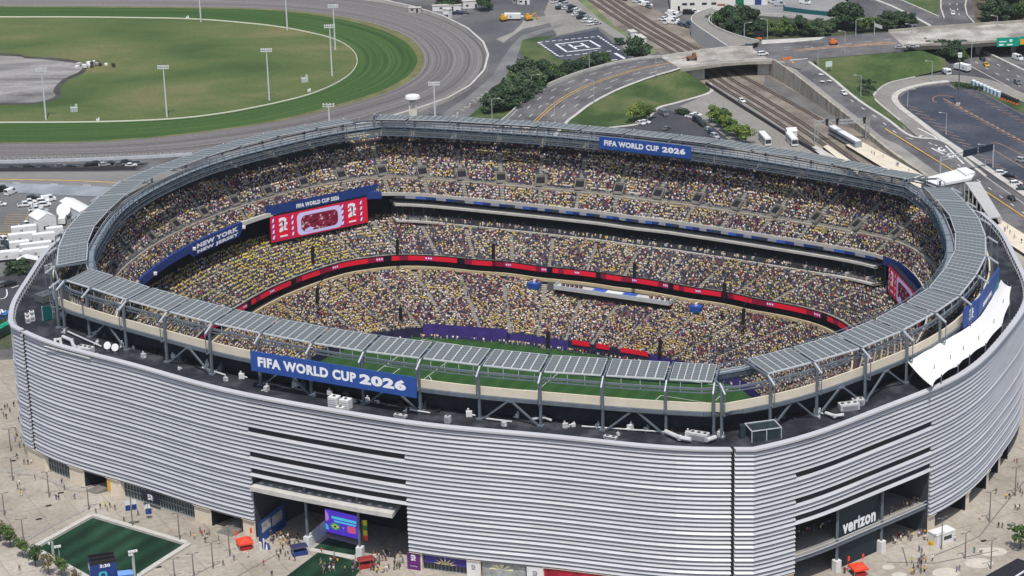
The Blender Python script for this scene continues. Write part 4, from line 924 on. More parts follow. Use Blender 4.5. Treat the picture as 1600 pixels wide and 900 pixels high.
a = push(a, 5.7); b = push(b, 5.7); o, X, Y, n = panel('banner', a, b, 44.9, 50.4, banner_m, 'long blue banner with white words hung outside the near canopies', 'banner')
m = MB(); put_text(m, 'FIFA WORLD CUP', X * .045 + Y * .27, X * .60, Y * .50, .04, 0, .05); put_text(m, '2026', X * .665 + Y * .26, X * .275, Y * .52, .04, 0, .06); m.build('lettering', wletter_m, o)
m = MB(); m.beam(X * .495 + n * .02, X * .495 + Y + n * .02, .12); m.build('seam', navy_m, o)
def onring(px, py, z, off):
    d = PHI(px, py, z); q = L3(r_ring, d, z, off); return SW(q.x, q.y, z)
a = onring(939, 214, 52.8, -12.6); b = onring(1085, 231, 52.8, -12.6); o, X, Y, n = panel('banner', a, b, 49.6, 53.7, banner_m, 'small blue banner with white words under the far canopies', 'banner')
m = MB(); put_text(m, 'FIFA WORLD CUP', X * .055 + Y * .3, X * .60, Y * .46, .04, 0, .05); put_text(m, '2026', X * .69 + Y * .28, X * .25, Y * .48, .04, 0, .06); m.build('lettering', wletter_m, o)
a = G(1507, 483, 51); b = G(1528, 467, 51); o, X, Y, n = panel('banner', a, b, 45.4, 51, banner_m, 'narrow blue banner with upright white emblem above the white awning', 'banner')
m = MB(); put_emblem(m, X * .36 + Y * .16, X * .34, Y * .62, .05); m.build('emblem', [wletter_m, banner_m], o)
a = G(1530, 466, 51); b = G(1562, 418, 51); o, X, Y, n = panel('banner', a, b, 45.4, 51, banner_m, 'wide blue banner with white strip and teal corner above the white awning', 'banner')
m = MB(); put_poly(m, [(.2, .2), (.62, .2), (.62, .42), (.2, .42)], (0, 0, 0), X, Y, .04, 0); put_poly(m, [(.7, .05), (.98, .05), (.98, .6)], (0, 0, 0), X, Y, .04, 1); m.build('print', [wletter_m, M('teal print', (.02, .25, .26), .6)], o)

# blue fascia with lettering along the west end of the upper deck
m = MB(); ds = [140 + i * 1.0 for i in range(56)]
def ff(d, o_, z): q = L3(R_UPF, d, z, o_); return SW(q.x, q.y, z)
fd = [d for d in ds]
for lo, hi, c in ((140, 158, 0), (158, 166, 1), (166, 195.01, 0)):
    q = [d for d in fd if lo <= d <= hi]; m.strip([ff(d, -.6, (27.1 if 167 <= d <= 178.5 else 28.9 if d > 178.5 else 29.2) if c == 0 else 30.2) for d in q], [ff(d, -.5, 31.5) for d in q], c); m.strip([ff(d, -.5, 31.5) for d in q], [ff(d, .2, 31.6) for d in q], c)
o = top(m, 'fascia_banner', [navy_m, ledgec], 'curved navy fascia along the front of the upper deck at the left end', 'banner')
m = MB(); A = ff(176.5, -.75, 29.4); B = ff(167.5, -.75, 29.4)
for s, z0, h in (('NEW YORK', 29.45, 1.55), ('NEW JERSEY', 27.6, 1.35)):
    A = ff(177.2, -.95, z0); B = ff(167.2, -.95, z0); put_text(m, s, A, B - A, Vector((0, 0, h)), .05, 0, .07)
t = m.build('lettering', wletter_m, o); t.location = -Vector(o.location)
m = MB()
for d in (166, 178, 190, 154):
    m.box(ff(d, -1.2, 29.6), (1.0, 1.0, .8), 0)
t = m.build('floodlight', white_m, o); t.location = -Vector(o.location)
m = MB(); fd = [20 + i for i in range(21)] + [40.5]
m.strip([ff(d, -.5, 28.6) for d in fd][::-1], [ff(d, -.5, 31.6) for d in fd][::-1]); top(m, 'fascia_banner', navy_m, 'curved navy fascia along the front of the upper deck at the right end', 'banner')

red_led = M('red screen', (.66, .012, .035), .5, emit=.16); deep_led = M('crimson screen', (.24, .008, .04), .5, emit=.12); lil_led = M('lilac screen', (.55, .50, .78), .5, emit=.2)
white_led = M('white screen', (.75, .72, .8), .5, emit=.2); pink_led = M('magenta screen', (.42, .015, .14), .5, emit=.15); blk_led = M('black screen', (.01, .01, .015), .4)
crowd_led = M2('picture on screen', [(0.38, (0.015, 0.01, 0.02)), (0.44, (0.40, 0.012, 0.05)), (0.49, (0.06, 0.01, 0.03)), (0.54, (0.55, 0.03, 0.08)), (0.58, (0.10, 0.02, 0.06)), (0.63, (0.85, 0.7, 0.72))], .8, detail=8)
crowd_led.node_tree.nodes['Principled BSDF'].inputs['Emission Strength'].default_value = .0
def scoreboard(P0, P1, z0, z1, label):
    o, X, Y, n = panel('scoreboard', P0, P1, z0 - .4, z1 + .4, M('screen casing', (.012, .016, .035), .6), label, 'video screen', th=1.6)
    yo = Vector((0, 0, .4)); Y = Vector((0, 0, z1 - z0))
    m = MB(); m.quad(yo + n * .05, yo + X + n * .05, yo + X + Y + n * .05, yo + Y + n * .05, 0)
    asp = X.length / Y.length
    for x0 in (.055, .765):
        put_poly(m, rrect(x0 - .045, .05, x0 + .185, .97, .02, asp), yo, X, Y, .09, 3)
        put_poly(m, rrect(x0, .08, x0 + .145, .95, .03, asp), yo, X, Y, .13, 0)
        put_emblem(m, yo + X * (x0 + .03) + Y * .28, X * .085, Y * .62, .2, 1, 4); put_poly(m, [(x0 + .035, .14), (x0 + .11, .14), (x0 + .11, .2), (x0 + .035, .2)], yo, X, Y, .2, 1)
        for k in range(4):
            for xx in (x0 - .04, x0 + .155):
                yy = .1 + .22 * k; put_poly(m, [(xx, yy), (xx + .018, yy + .03), (xx + .026, yy + .16), (xx + .008, yy + .13)], yo, X, Y, .16, 1)
    put_poly(m, rrect(.27, .05, .73, .93, .045, asp), yo, X, Y, .12, 2); put_poly(m, rrect(.31, .17, .69, .80, .05, asp), yo, X, Y, .17, 5)
    put_poly(m, [(.34, .17), (.42, .17), (.44, .25), (.40, .32), (.35, .25)], yo, X, Y, .22, 2)
    m.build('display', [red_led, white_led, lil_led, pink_led, blk_led, crowd_led], o); return o, X, Y, n
a = G(421.5, 339.5, 30); b = G(573, 308, 30); sb, X, Y, n = scoreboard(a, b, 21.2, 30, 'large red and lilac video screen in the far left corner of the stands')
m = MB(); yo = Vector((0, 0, 9.9)); Xa = X * 1.13; m.quad(yo - X * .04 + n * .1, yo + X * 1.12 + n * .1, yo + X * 1.12 + n * .1 + Vector((0, 0, 3.2)), yo - X * .04 + n * .1 + Vector((0, 0, 3.2)))
m.build('header', navy_m, sb); m = MB(); put_text(m, 'FIFA WORLD CUP 2026', yo + X * .27 + Vector((0, 0, .5)), X * .44, Vector((0, 0, 1.5)), .2, 0, .06); m.build('lettering', wletter_m, sb)
q0 = L3(R_UPF, 38.5, 0, -1.6); q1 = L3(R_UPF, 23, 0, -1.6); scoreboard(SW(q0.x, q0.y, 0), SW(q1.x, q1.y, 0), 21.2, 30, 'red and lilac video screen seen edge on at the right end of the stands')

# ribbon boards round the club tier and ads along the suites
mats = [red_led, pink_led, blk_led, deep_led, white_led]
m = MB(); d = -180.0; pat = [0, 0, 0, 1, 0, 0, 3, 0, 2, 1, 3, 0, 0, 0, 0, 1, 3, 3, 0, 0, 0, 3, 2]; k = 0
while d < 180:
    st = 1.5; c = pat[k % len(pat)]; A = L3(R_RIB, d, 13.4, -.3); B = L3(R_RIB, d + st, 13.4, -.3); m.quad(A, B, B + Vector((0, 0, 1.6)), A + Vector((0, 0, 1.6)), c)
    if c == 1:
        for t in (.15, .45, .75):
            P = A.lerp(B, t); Q = A.lerp(B, t + .17); iw = -P.normalized() * .05; iw.z = 0
            m.quad(P + Vector((0, 0, .5)) + iw, Q + Vector((0, 0, .7)) + iw, Q + Vector((0, 0, 1.25)) + iw, P + Vector((0, 0, 1.1)) + iw, 4)
    d += st; k += 1
m.build('ribbon_screen', mats, ST)
m = MB()
for i in range(60):
    d = 42 + 96 * i / 60; c = (0, 1, 0, 2, 1, 3)[(i * 7) % 6]
    m.quad(L3(R_UPF, d, 29.2, -.42), L3(R_UPF, d + 1.6, 29.2, -.42), L3(R_UPF, d + 1.6, 30.15, -.42), L3(R_UPF, d, 30.15, -.42), c)
m.build('ad_strip', [navy_m, M('pale ad strip', (.30, .31, .36), .5), M('blue ad strip', (.05, .12, .42), .5), M('dark ad strip', (.04, .05, .08), .5)], ST)
m = MB()
for i in range(120):
    d = -180 + 3 * i; c = (0, 0, 1, 3, 2, 1, 1, 3, 2)[(i * 5 + i // 4) % 9] if 40 < d < 140 else (1, 3, 1)[i % 3]
    A = L3(R_LOW, d, -1.9, 2.6); B = L3(R_LOW, d + 3, -1.9, 2.6); m.quad(A, B, B + Vector((0, 0, 1.0)), A + Vector((0, 0, 1.0)), c)
m.build('perimeter_board', [M('lilac board', (.38, .30, .72), .5, emit=.15), M('blue board', (.06, .08, .35), .5, .5, .8), M('sky board', (.30, .38, .62), .5, .5, .8), M('ink board', (.03, .03, .12), .6, .5, .8)], ST)
m = MB()
for d0, d1, c, z in ((62, 73, 0, 1.9), (78, 84, 0, 1.9), (87, 95, 0, 1.9), (122, 146, 1, 2.6), (97, 121, 1, 1.3), (40, 61, 1, 1.4), (-12, 38, 1, 1.3)):
    n = 8
    for i in range(n):
        p, q = d0 + (d1 - d0) * i / n, d0 + (d1 - d0) * (i + 1) / n; m.quad(L3(R_LOW, p, (z - 1.6) if c == 0 else -1.9, .8), L3(R_LOW, q, (z - 1.6) if c == 0 else -1.9, .8), L3(R_LOW, q, z, .8), L3(R_LOW, p, z, .8), c)
    m.build('pitchside_screen', [red_led, purple_m], ST); m = MB()
# media platform and camera boxes among the lower seats
pf = thing('media_platform', 'long grey press platform with blue and white centre above the lower seats', 'platform', tuple(SW(0, LOC(961, 460, 11.2).y, 10.9)), SPH)
u0 = LOC(868, 448, 11.2).x; u1 = LOC(1054, 470, 11.2).x; v0 = -1.5
m = MB(); m.box(((u0 + u1) / 2, 0, 0), (u1 - u0, 4.6, .5)); m.build('deck', M('platform deck', (.50, .47, .44), .8, .12, .6), pf)
m = MB(); m.box(((u0 + u1) / 2, -2.2, .5), (u1 - u0, .2, .9)); m.box((u0 + .1, 0, .5), (.2, 4.6, 1)); m.box((u1 - .1, 0, .5), (.2, 4.6, 1)); m.build('rail', lsteel_m, pf)
c = (u0 + u1) / 2; m = MB()
m.box((c - 5.2, .4, .52), (4.5, 3.4, .15), 0, 0); m.box((c + 5.2, .4, .52), (4.5, 3.4, .15), 0, 0); m.box((c, .6, .52), (5.6, 2.0, .2), 0, 1); m.build('cover', [M('blue cover', (.04, .10, .42), .6), white_m], pf)
m = MB()
for i in range(9):
    x = u0 + 2.2 + i * 1.55 if i < 5 else u1 - 1.8 - (i - 5) * 1.9
    m.box((x, .5, .5), (1.1, .5, .75)); m.box((x + .3, -.6, .5), (.5, .5, 1.0), 0, 1)
m.build('desk', [black_m, M('presenter clothing', (.2, .12, .15), .8, .5, 1)], pf)
m = MB(); m.box((c, 0, -1.5), (u1 - u0 - 1, 3.6, 1.5)); m.build('skirt', black_m, pf)
for px, py, lb in ((835, 444, 'small blue camera box left of the grey press platform'), (1088, 480, 'small blue camera box right of the grey press platform')):
    o = thing('camera_box', lb, 'camera box', tuple(G(px, py + 6, 9.4)), SPH)
    m = MB(); m.box((0, 0, 0), (3.6, 2.6, 1.8)); m.build('box', banner_m, o); m = MB(); m.box((0, 0, 1.8), (.6, .9, .9)); m.tube((0, .4, 2.5), (0, 1.1, 2.5), .2); m.build('camera', white_m, o)
# hanging loudspeaker columns
def speaker(px, py, z, h, label, cable=True):
    p = G(px, py, z); o = thing('line_array', label, 'loudspeaker', tuple(p), SPH, 'black loudspeaker columns hung round the stands'); m = MB()
    for i in range(7): m.box((0, -.45 * math.cos(i / 6 * 1.5), h * i / 7), (.75 + .03 * i, .9, h / 7 - .05), 0, 0)
    m.build('cabinet_stack', black_m, o)
    m = MB(); m.tube((0, 0, h), (0, 0, h + 1.0), .12)
    if cable: m.beam((0, 0, h + .9), (0, 7.5, h + 2.2), .2)
    m.build('hanger', black_m, o)
for px, py, lb in ((622, 397, 'left end of the far side seats'), (772, 404, 'second from left above the red ribbon'), (992, 434, 'above the right half of the press platform'), (1132, 466, 'right of the press platform'), (490, 408, 'under the large video screen')):
    speaker(px, py, 17.2, 5.0, 'black loudspeaker column hanging ' + lb)
for px, py, lb in ((497, 473, 'above the left lower seats'), (1162, 506, 'above the right lower seats')): speaker(px, py, 11, 5.0, 'black loudspeaker column hanging ' + lb)
for px, py, lb in ((627, 505, 'at the purple wall by the pitch corner'), (857, 543, 'among the red boards in the middle of the pitch side'), (1032, 556, 'at the right end of the red pitchside boards')):
    speaker(px, py, 1.6, 5.4, 'black loudspeaker column standing ' + lb, False)

# ------------------------------------------------------------------ the spectators (past counting: one object)
P = np.concatenate(PEOPLE); N = len(P); print('spectators', N)
pal = np.array([(.60, .43, .10), (.60, .49, .24), (.72, .67, .60), (.62, .51, .39), (.02, .024, .065), (.018, .017, .02), (.30, .025, .04), (.10, .06, .16), (.15, .145, .155), (.16, .30, .05), (.36, .24, .14), (.14, .21, .36), (.62, .47, .50)])
base_w = np.array([.125, .10, .16, .085, .105, .09, .065, .085, .05, .008, .08, .015, .075])
wgt = np.tile(base_w, (N, 1)); ang = P[:, 3]
west = (np.abs(ang) > 150) & (P[:, 4] > 0); wgt[west, 0] *= 1.5; wgt[west, 1] *= 1.3; wb = west & (P[:, 4] == 1) & (np.sin(P[:, 0] * .3) * np.sin(P[:, 1] * .17 + 1) > -.1); wgt[wb, 0] *= 6; wgt[wb, 1] *= 2; wgt[wb, 9] *= 22
clump = np.sin(P[:, 0] * .31 + 2 * np.sin(P[:, 1] * .23)) * np.sin(P[:, 1] * .37 + P[:, 2]); c2 = np.sin(P[:, 0] * .13 + 1.5 * np.sin(P[:, 1] * .19 + P[:, 4])) * np.sin(P[:, 1] * .16 + .2 * P[:, 2])
wgt[:, 0] *= np.exp(1.1 * clump + .6 * c2); wgt[:, 6] *= np.exp(-1.6 * clump - .8 * c2); wgt[:, 7] *= np.exp(-1.2 * c2); wgt[:, 2] *= np.exp(.7 * np.sin(P[:, 0] * .11 + P[:, 1] * .17)); wgt[:, 4] *= np.exp(-.8 * c2)
cum = np.cumsum(wgt, 1); ci = (rng.random(N)[:, None] * cum[:, -1:] > cum).sum(1); shirt = pal[np.minimum(ci, 12)] * rng.uniform(.6, 1.15, (N, 1))
yb = (P[:, 4] == 1) & (ang > 146) & (ang < 186) & (rng.random(N) < .42 * np.exp(-((ang - 161) / 10) ** 2) * (.7 + .5 * clump) + .06); shirt[yb] = np.array([(.66, .56, .05), (.62, .46, .05), (.42, .50, .06)])[rng.choice(3, int(yb.sum()), p=[.5, .32, .18])]
skin = np.array([(.45, .28, .19), (.30, .17, .10), (.52, .34, .25), (.14, .075, .045)])[rng.integers(0, 4, N)]
hair = np.array([(.03, .022, .018), (.06, .035, .02), (.65, .63, .58), (.5, .36, .06), (.02, .03, .1), (.2, .12, .06)])[rng.choice(6, N, p=[.36, .2, .17, .1, .09, .08])]
pants = np.array([(.03, .035, .06), (.06, .06, .065), (.25, .24, .22), (.05, .07, .14)])[rng.integers(0, 4, N)]
# one seated figure: lap, torso with shoulders, head and hair
tv = np.array([(-.2, -.12, .40), (.2, -.12, .40), (.2, .13, .40), (-.2, .13, .40), (-.25, -.10, .88), (.25, -.10, .88), (.22, .10, .88), (-.22, .10, .88), (-.08, -.06, .98), (.08, -.06, .98), (.08, .06, .98), (-.08, .06, .98),
  (-.2, .13, .58), (.2, .13, .58), (.2, .52, .56), (-.2, .52, .56), (.2, .54, .1), (-.2, .54, .1), (-.08, .07, .98), (.08, .07, .98), (.1, .12, 1.12), (-.1, .12, 1.12), (-.1, -.10, 1.02), (.1, -.10, 1.02), (.11, -.11, 1.2), (-.11, -.11, 1.2), (.09, .08, 1.27), (-.09, .08, 1.27)])
tf = [(0, 1, 5, 4), (1, 2, 6, 5), (3, 0, 4, 7), (2, 3, 7, 6), (4, 5, 9, 8), (5, 6, 10, 9), (6, 7, 11, 10), (7, 4, 8, 11), (12, 13, 14, 15), (15, 14, 16, 17), (18, 19, 20, 21), (22, 23, 24, 25), (25, 24, 26, 27), (21, 20, 26, 27), (19, 23, 24, 20), (22, 18, 21, 25), (20, 24, 26, 26), (25, 21, 27, 27)]
tf = [tuple(dict.fromkeys(f)) for f in tf]; cc = [0] * 12 + [2] * 6 + [3] * 4 + [4] * 6
fx = -np.cos(np.radians(ang)); fy = -np.sin(np.radians(ang)); jt = rng.normal(0, .25, N); fx, fy = fx * np.cos(jt) - fy * np.sin(jt), fx * np.sin(jt) + fy * np.cos(jt)
sc_ = rng.uniform(1.0, 1.18, N); stand = (rng.random(N) < .22) | (P[:, 4] > 2.5)
nv = len(tv); vv = np.zeros((N, nv, 3)); lx = tv[None, :, 0] * sc_[:, None]; ly = tv[None, :, 1] * sc_[:, None]; lz = tv[None, :, 2] * sc_[:, None] + np.where(stand[:, None] & (tv[None, :, 2] > .3), .42, 0)
ly = np.where(stand[:, None] & (ly > .3), .16, ly)
vv[..., 0] = P[:, 0:1] + lx * fy[:, None] + ly * fx[:, None]; vv[..., 1] = P[:, 1:2] - lx * fx[:, None] + ly * fy[:, None]; vv[..., 2] = P[:, 2:3] + lz
cols = np.stack([shirt, shirt, pants, skin, hair], 1); vc = np.ones((N, nv, 4), np.float32); vc[..., :3] = cols[:, cc]
flat_f = np.concatenate([np.array(f) for f in tf]); ln_ = np.array([len(f) for f in tf]); st_ = np.concatenate([[0], np.cumsum(ln_)[:-1]]); LT = int(ln_.sum()); F = len(tf)
me = bpy.data.meshes.new('crowd'); me.vertices.add(N * nv); me.vertices.foreach_set('co', vv.reshape(-1).astype(np.float32))
me.loops.add(N * LT); me.polygons.add(N * F)
me.loops.foreach_set('vertex_index', (np.arange(N)[:, None] * nv + flat_f[None]).reshape(-1).astype(np.int32))
me.polygons.foreach_set('loop_start', (np.arange(N)[:, None] * LT + st_[None]).reshape(-1).astype(np.int32)); me.polygons.foreach_set('loop_total', np.tile(ln_, N).astype(np.int32))
ca = me.color_attributes.new('clothes', 'FLOAT_COLOR', 'POINT'); ca.data.foreach_set('color', vc.reshape(-1)); me.update(calc_edges=True)
cm = bpy.data.materials.new('clothes and skin'); cm.use_nodes = True; n = cm.node_tree; b = n.nodes['Principled BSDF']; b.inputs['Roughness'].default_value = .9; b.inputs['Specular IOR Level'].default_value = .15
at = n.nodes.new('ShaderNodeVertexColor'); at.layer_name = 'clothes'; n.links.new(at.outputs[0], b.inputs['Base Color']); me.materials.append(cm)
co = bpy.data.objects.new('crowd', me); scene.collection.objects.link(co); co.location = SC; co.rotation_euler = (0, 0, SPH)
tag(co, 'tightly packed spectators in yellow, white and dark clothes filling the stands', 'crowd', None, 'stuff')

# ------------------------------------------------------------------ plant on the roof deck, awning
galv = M('galvanised plant', (.50, .51, .50), .5, .2, .8)
def unit(px, py, L, W, H, label, kind='air_handler', rot=None, z=39.3, mat=galv):
    o = thing(kind, label, 'roof unit', tuple(G(px, py, z)), SPH if rot is None else rot)
    m = MB(); m.box((0, 0, .25), (L, W, H - .25)); m.box((0, 0, 0), (L * .9, W * .9, .25)); m.build('casing', mat, o)
    m = MB(); k = max(1, int(L / 1.4))
    for i in range(k): x = -L / 2 + L * (i + .5) / k; m.tube((x, 0, H), (x, 0, H + .25), .42 * min(1, W / 1.3), n=10)
    m.build('fan', M('fan grille', (.1, .1, .11), .6), o)
    m = MB()
    for i in range(4): m.box((0, -W / 2 - .02, .5 + i * (H - .8) / 4), (L * .8, .06, .12))
    m.build('vent', M('vent slats', (.22, .22, .23), .6), o); return o
unit(523, 636, 2.6, 2.2, 3.0, 'left one of two tall white roof units beside the near banner', mat=white_m); unit(541, 639, 2.6, 2.2, 2.8, 'right one of two tall white roof units beside the near banner', mat=white_m)
unit(532, 642, 2.0, 1.4, 1.2, 'low white roof box in front of the two tall roof units', mat=white_m)
unit(134, 551, 4.6, 2.2, 1.8, 'pale roof unit with bent duct near the left corner', rot=-.5); unit(1092, 687, 4.8, 2.2, 1.9, 'grey roof unit with thick duct left of the corner column')
unit(700, 661, 1.4, 1.2, 2.0, 'small pale roof box right of the near banner'); unit(626, 652, 3.4, 1.2, .8, 'low pale roof box right under the near banner'); unit(954, 686, 3.4, 1.2, .8, 'low pale roof box by the rim left of the corner')
unit(1326, 640, 5.0, 2.4, 1.8, 'long pale roof unit behind the right rim', rot=.2); unit(1340, 633, 3, 2.0, 1.8, 'short pale roof unit behind the long unit on the right rim', rot=.2)
unit(85, 427, 4.5, 3.5, 2.8, 'grey roof plant block behind the left rim', rot=.9, mat=M('grey plant', (.25, .26, .27), .6, .15, .5)); unit(72, 470, 5, 4, 2.4, 'dark roof plant block behind the left rim', rot=.9, mat=M('dark plant', (.1, .11, .12), .6, .15, .5))
for i, (px, py) in enumerate([(43, 498), (50, 494), (44, 504), (51, 501)]): unit(px, py, 1.3, 1.3, 1.6, 'white roof fan box in the square of four at the left corner', 'fan_box', .3, mat=white_m)['group'] = 'four white fan boxes at the left corner'
def pipe(pts, r, label, mat=galv):
    m = MB(); P = [G(*p) for p in pts]
    for a, b in zip(P, P[1:]): m.tube(a, b, r)
    for p in P[1:-1]: m.tube(p - Vector((0, 0, r * .9)), p + Vector((0, 0, r * .9)), r * 1.05)
    return top(m, 'roof_duct', mat, label, 'duct')
pipe([(98, 526, 40.5), (112, 532, 40.5), (115, 541, 40.5), (127, 547, 40.5)], .5, 'bent pale duct feeding the roof unit near the left corner')
pipe([(86, 541, 40), (86, 531, 40.5), (94, 530, 40.5), (96, 540, 40)], .4, 'looped pale duct at the left corner of the roof')
pipe([(1040, 674, 40.4), (1062, 684, 40.4), (1080, 687, 40.4)], .6, 'thick grey duct left of the corner roof unit'); pipe([(1104, 688, 40.4), (1118, 683, 40.4)], .6, 'short grey duct right of the corner roof unit')
pipe([(909, 666, 39.8), (1040, 675, 39.8)], .22, 'long thin pale pipe on the near roof deck'); pipe([(760, 654, 39.7), (800, 659, 39.7)], .25, 'short pale pipe beside a column foot in the middle')
pipe([(316, 574, 39.7), (352, 586, 39.7)], .25, 'short pale pipe beside a column foot left of the banner'); pipe([(106, 518, 39.9), (158, 541, 39.9)], .25, 'long pale pipe behind the left roof unit')
pipe([(1290, 645, 40.2), (1304, 650, 40.2), (1318, 648, 40.2)], .45, 'bent pale duct beside the long unit on the right rim'); pipe([(70, 541, 39.8), (140, 560, 39.8), (152, 552, 39.8)], .2, 'thin pale pipe round the left roof unit')
pipe([(832, 655, 40), (850, 652, 40.6), (862, 657, 40)], .35, 'arched pale duct in the shade right of the middle'); pipe([(640, 640, 39.8), (672, 645, 39.8)], .22, 'short pale pipe under the right end of the near banner')
for px, py, lb in ((169, 543, 'left'), (181, 546, 'right')):
    o = thing('satellite_dish', f'white satellite dish on the dark roof, {lb} one of the pair', 'dish', tuple(G(px, py + 5, 39.3)), 0, 'pair of roof dishes'); m = MB()
    nrm = Vector((-.25, -.85, .45)).normalized(); ct = Vector((0, 0, 1.5)); m.tube(ct, ct + nrm * .3, .35, 1.05, 16); m.build('reflector', white_m, o); m = MB(); m.tube((0, 0, 0), ct, .15); m.box((0, 0, 0), (1, 1, .3)); m.build('mount', bsteel_m, o)
o = thing('roof_enclosure', 'dark glass roof enclosure with pale frame at the corner column', 'enclosure', tuple(G(1192, 682, 39.3)), .25)
m = MB(); m.box((0, 0, 0), (7.5, 5, 2.8)); m.box((-5, 1, 0), (1.4, 1.4, 3.4)); m.build('glazing', glass_m, o); m = MB()
for x in (-3.8, 0, 3.8):
    for y in (-2.55, 2.55): m.beam((x, y, 0), (x, y, 3), .2)
for y in (-2.55, 2.55): m.beam((-3.8, y, 2.9), (3.8, y, 2.9), .22)
for x in (-3.8, 3.8): m.beam((x, -2.55, 2.9), (x, 2.55, 2.9), .22)
m.build('frame', lsteel_m, o)
o = thing('roof_screen', 'teal glass screen box behind the first near column on the left', 'screen', tuple(G(75, 500, 39.5)), .5)
m = MB(); m.box((0, 0, 0), (2.8, .3, 4.2)); m.build('glazing', M('teal glass', (.01, .09, .095), .25, .2, .4), o); m = MB()
for x in (-1.4, 1.4): m.beam((x, 0, 0), (x, 0, 4.4), .22)
m.build('frame', lsteel_m, o)
# scatter of small services in the shade under the parapet
for i in range(70):
    d = -150 + i * 1.75 + rng.uniform(-1, 1)
    p = L3(r_ring, d, 39.3, rng.uniform(-2.6, 1.0) if i % 4 else rng.uniform(1.5, 5)); q = SW(p.x, p.y, 39.3); m = MB()
    s = rng.uniform(.35, 1.0); m.box((0, 0, 0), (1.6 * s, 1.1 * s, 1.5 * s), .3, 0); m.tube((.2, 0, 1.5 * s), (.2, 0, 2.2 * s), .25 * s); m.tube((-.7 * s, 0, .5), (-1.8 * s, .3, .5), .18)
    o = m.build('roof_service_box', [(galv, white_m, bsteel_m, black_m)[(i * 5) % 4]]); o.location = q; o.rotation_euler = (0, 0, float(rng.uniform(0, 3)))
    tag(o, ('pale', 'white', 'slate grey', 'black')[(i * 5) % 4] + ' service box with pipe on the dark near roof deck', 'roof unit', 'service boxes in the shade under the parapet')
# tensile awning on the right
aw = thing('awning', 'white tensile awning with scalloped edge between the right parapet and the rim', 'awning', tuple(G(1490, 560, 39.3))); o0 = Vector(aw.location)
inn = [(1418, 565), (1442, 551), (1466, 537), (1490, 524), (1512, 511), (1532, 494), (1550, 466), (1564, 437)]
out = [(1457, 604), (1471, 588), (1497, 572), (1515, 557), (1540, 539), (1566, 508), (1578, 474), (1580, 448)]
m = MB(); A = [G(x, y, 45.4) - o0 for x, y in inn]; B = [G(x, y, 43.2) - o0 for x, y in out]
RW = 6; AA = []; 
for i in range(7):
    for k in range(5 if i == 6 else 4):
        t = k / 4; a = A[i].lerp(A[i + 1], t); b = B[i].lerp(B[i + 1], t); b = b.lerp(a, .065 * math.sin(PI * t)); AA.append((a, b, t))
for j in range(RW):
    m.strip([a.lerp(b, j / RW) - Vector((0, 0, .5 * math.sin(PI * j / RW) + .1 * math.sin(PI * t))) for a, b, t in AA], [a.lerp(b, (j + 1) / RW) - Vector((0, 0, .5 * math.sin(PI * (j + 1) / RW) + .1 * math.sin(PI * t))) for a, b, t in AA])
m.build('membrane', M('white membrane', (.66, .655, .63), .7, .03, .2), aw, smooth=True)
m = MB()
for a, b in list(zip(A, B))[1:]:
    q = a.lerp(b, .62); m.tube(Vector((q.x, q.y, 0)), q + Vector((0, 0, .7)), .09)
    m.tube(Vector((b.x, b.y, 0)), b + Vector((0, 0, .5)), .16)
m.build('mast', bsteel_m, aw)
# ------------------------------------------------------------------ gate signs, booths, boards at the foot of the facade
def wallpt(d, z, off): q = L3(r_rim, d, z, off); return SW(q.x, q.y, z)
def facepanel(name, px0, px1, z0, z1, off, mat, label, cat):
    d0, d1 = base_phi(px0), base_phi(px1); a = wallpt(d0, z0, off); b = wallpt(d1, z0, off); return panel(name, a, b, z0, z1, mat, label, cat, .2)
plum = M('plum vinyl', (.12, .02, .16), .6, .15, .5); trim2 = M('violet vinyl', (.22, .10, .42), .6)
o, X, Y, n = facepanel('wall_banner', 637, 657, .1, 4.7, .14, plum, 'plum wall banner with white emblem at the right side of the main gate', 'banner')
m = MB(); put_emblem(m, X * .3 + Y * .5, X * .38, Y * .42, .04); put_text(m, 'NYNJ', X * .25 + Y * .18, X * .5, Y * .06, .04, 0, .02); m.build('emblem', [wletter_m, plum], o)
for x0, x1, lb in ((730, 751, 'white column banner with dark emblem right of the gold sun'), (823, 849, 'white column banner with dark emblem left of the red wall')):
    o, X, Y, n = facepanel('wall_banner', x0, x1, .1, 4.8, .14, white_m, lb, 'banner'); m = MB(); put_emblem(m, X * .36 + Y * .42, X * .3, Y * .34, .04); m.build('emblem', [M('grey print', (.25, .22, .28), .6), white_m], o)
o, X, Y, n = facepanel('wall_mural', 663, 728, 2.3, 4.6, -.55, M('indigo vinyl', (.05, .035, .22), .6, .2, .4), 'indigo wall mural with golden sun rays above glass doors', 'mural')
m = MB(); asp = X.length / Y.length
for k in range(7):
    t = PI * (k + .5) / 7; c, s = math.cos(t), math.sin(t); cx, cy = .5, -.02
    m_ = [(cx + .14 * math.cos(t - .2) , cy + .22 * math.sin(t - .2) * 1.6), (cx + .14 * math.cos(t + .2), cy + .22 * math.sin(t + .2) * 1.6), (cx + .30 * c, cy + .9 * s)]
    put_poly(m, m_, (0, 0, 0), X, Y, .04)
put_poly(m, [(.5 + .11 * math.cos(PI * i / 10), .3 * math.sin(PI * i / 10)) for i in range(11)], (0, 0, 0), X, Y, .06, 1)
m.build('sun', [M('gold print', (.75, .60, .20), .6), M('olive gold print', (.30, .27, .12), .6)], o)
o, X, Y, n = facepanel('wall_mural', 754, 822, .1, 4.4, -.6, M('grey mural', (.30, .31, .30), .6, .5, .5), 'grey wall mural with big pale flower left of the white column banner', 'mural')
m = MB()
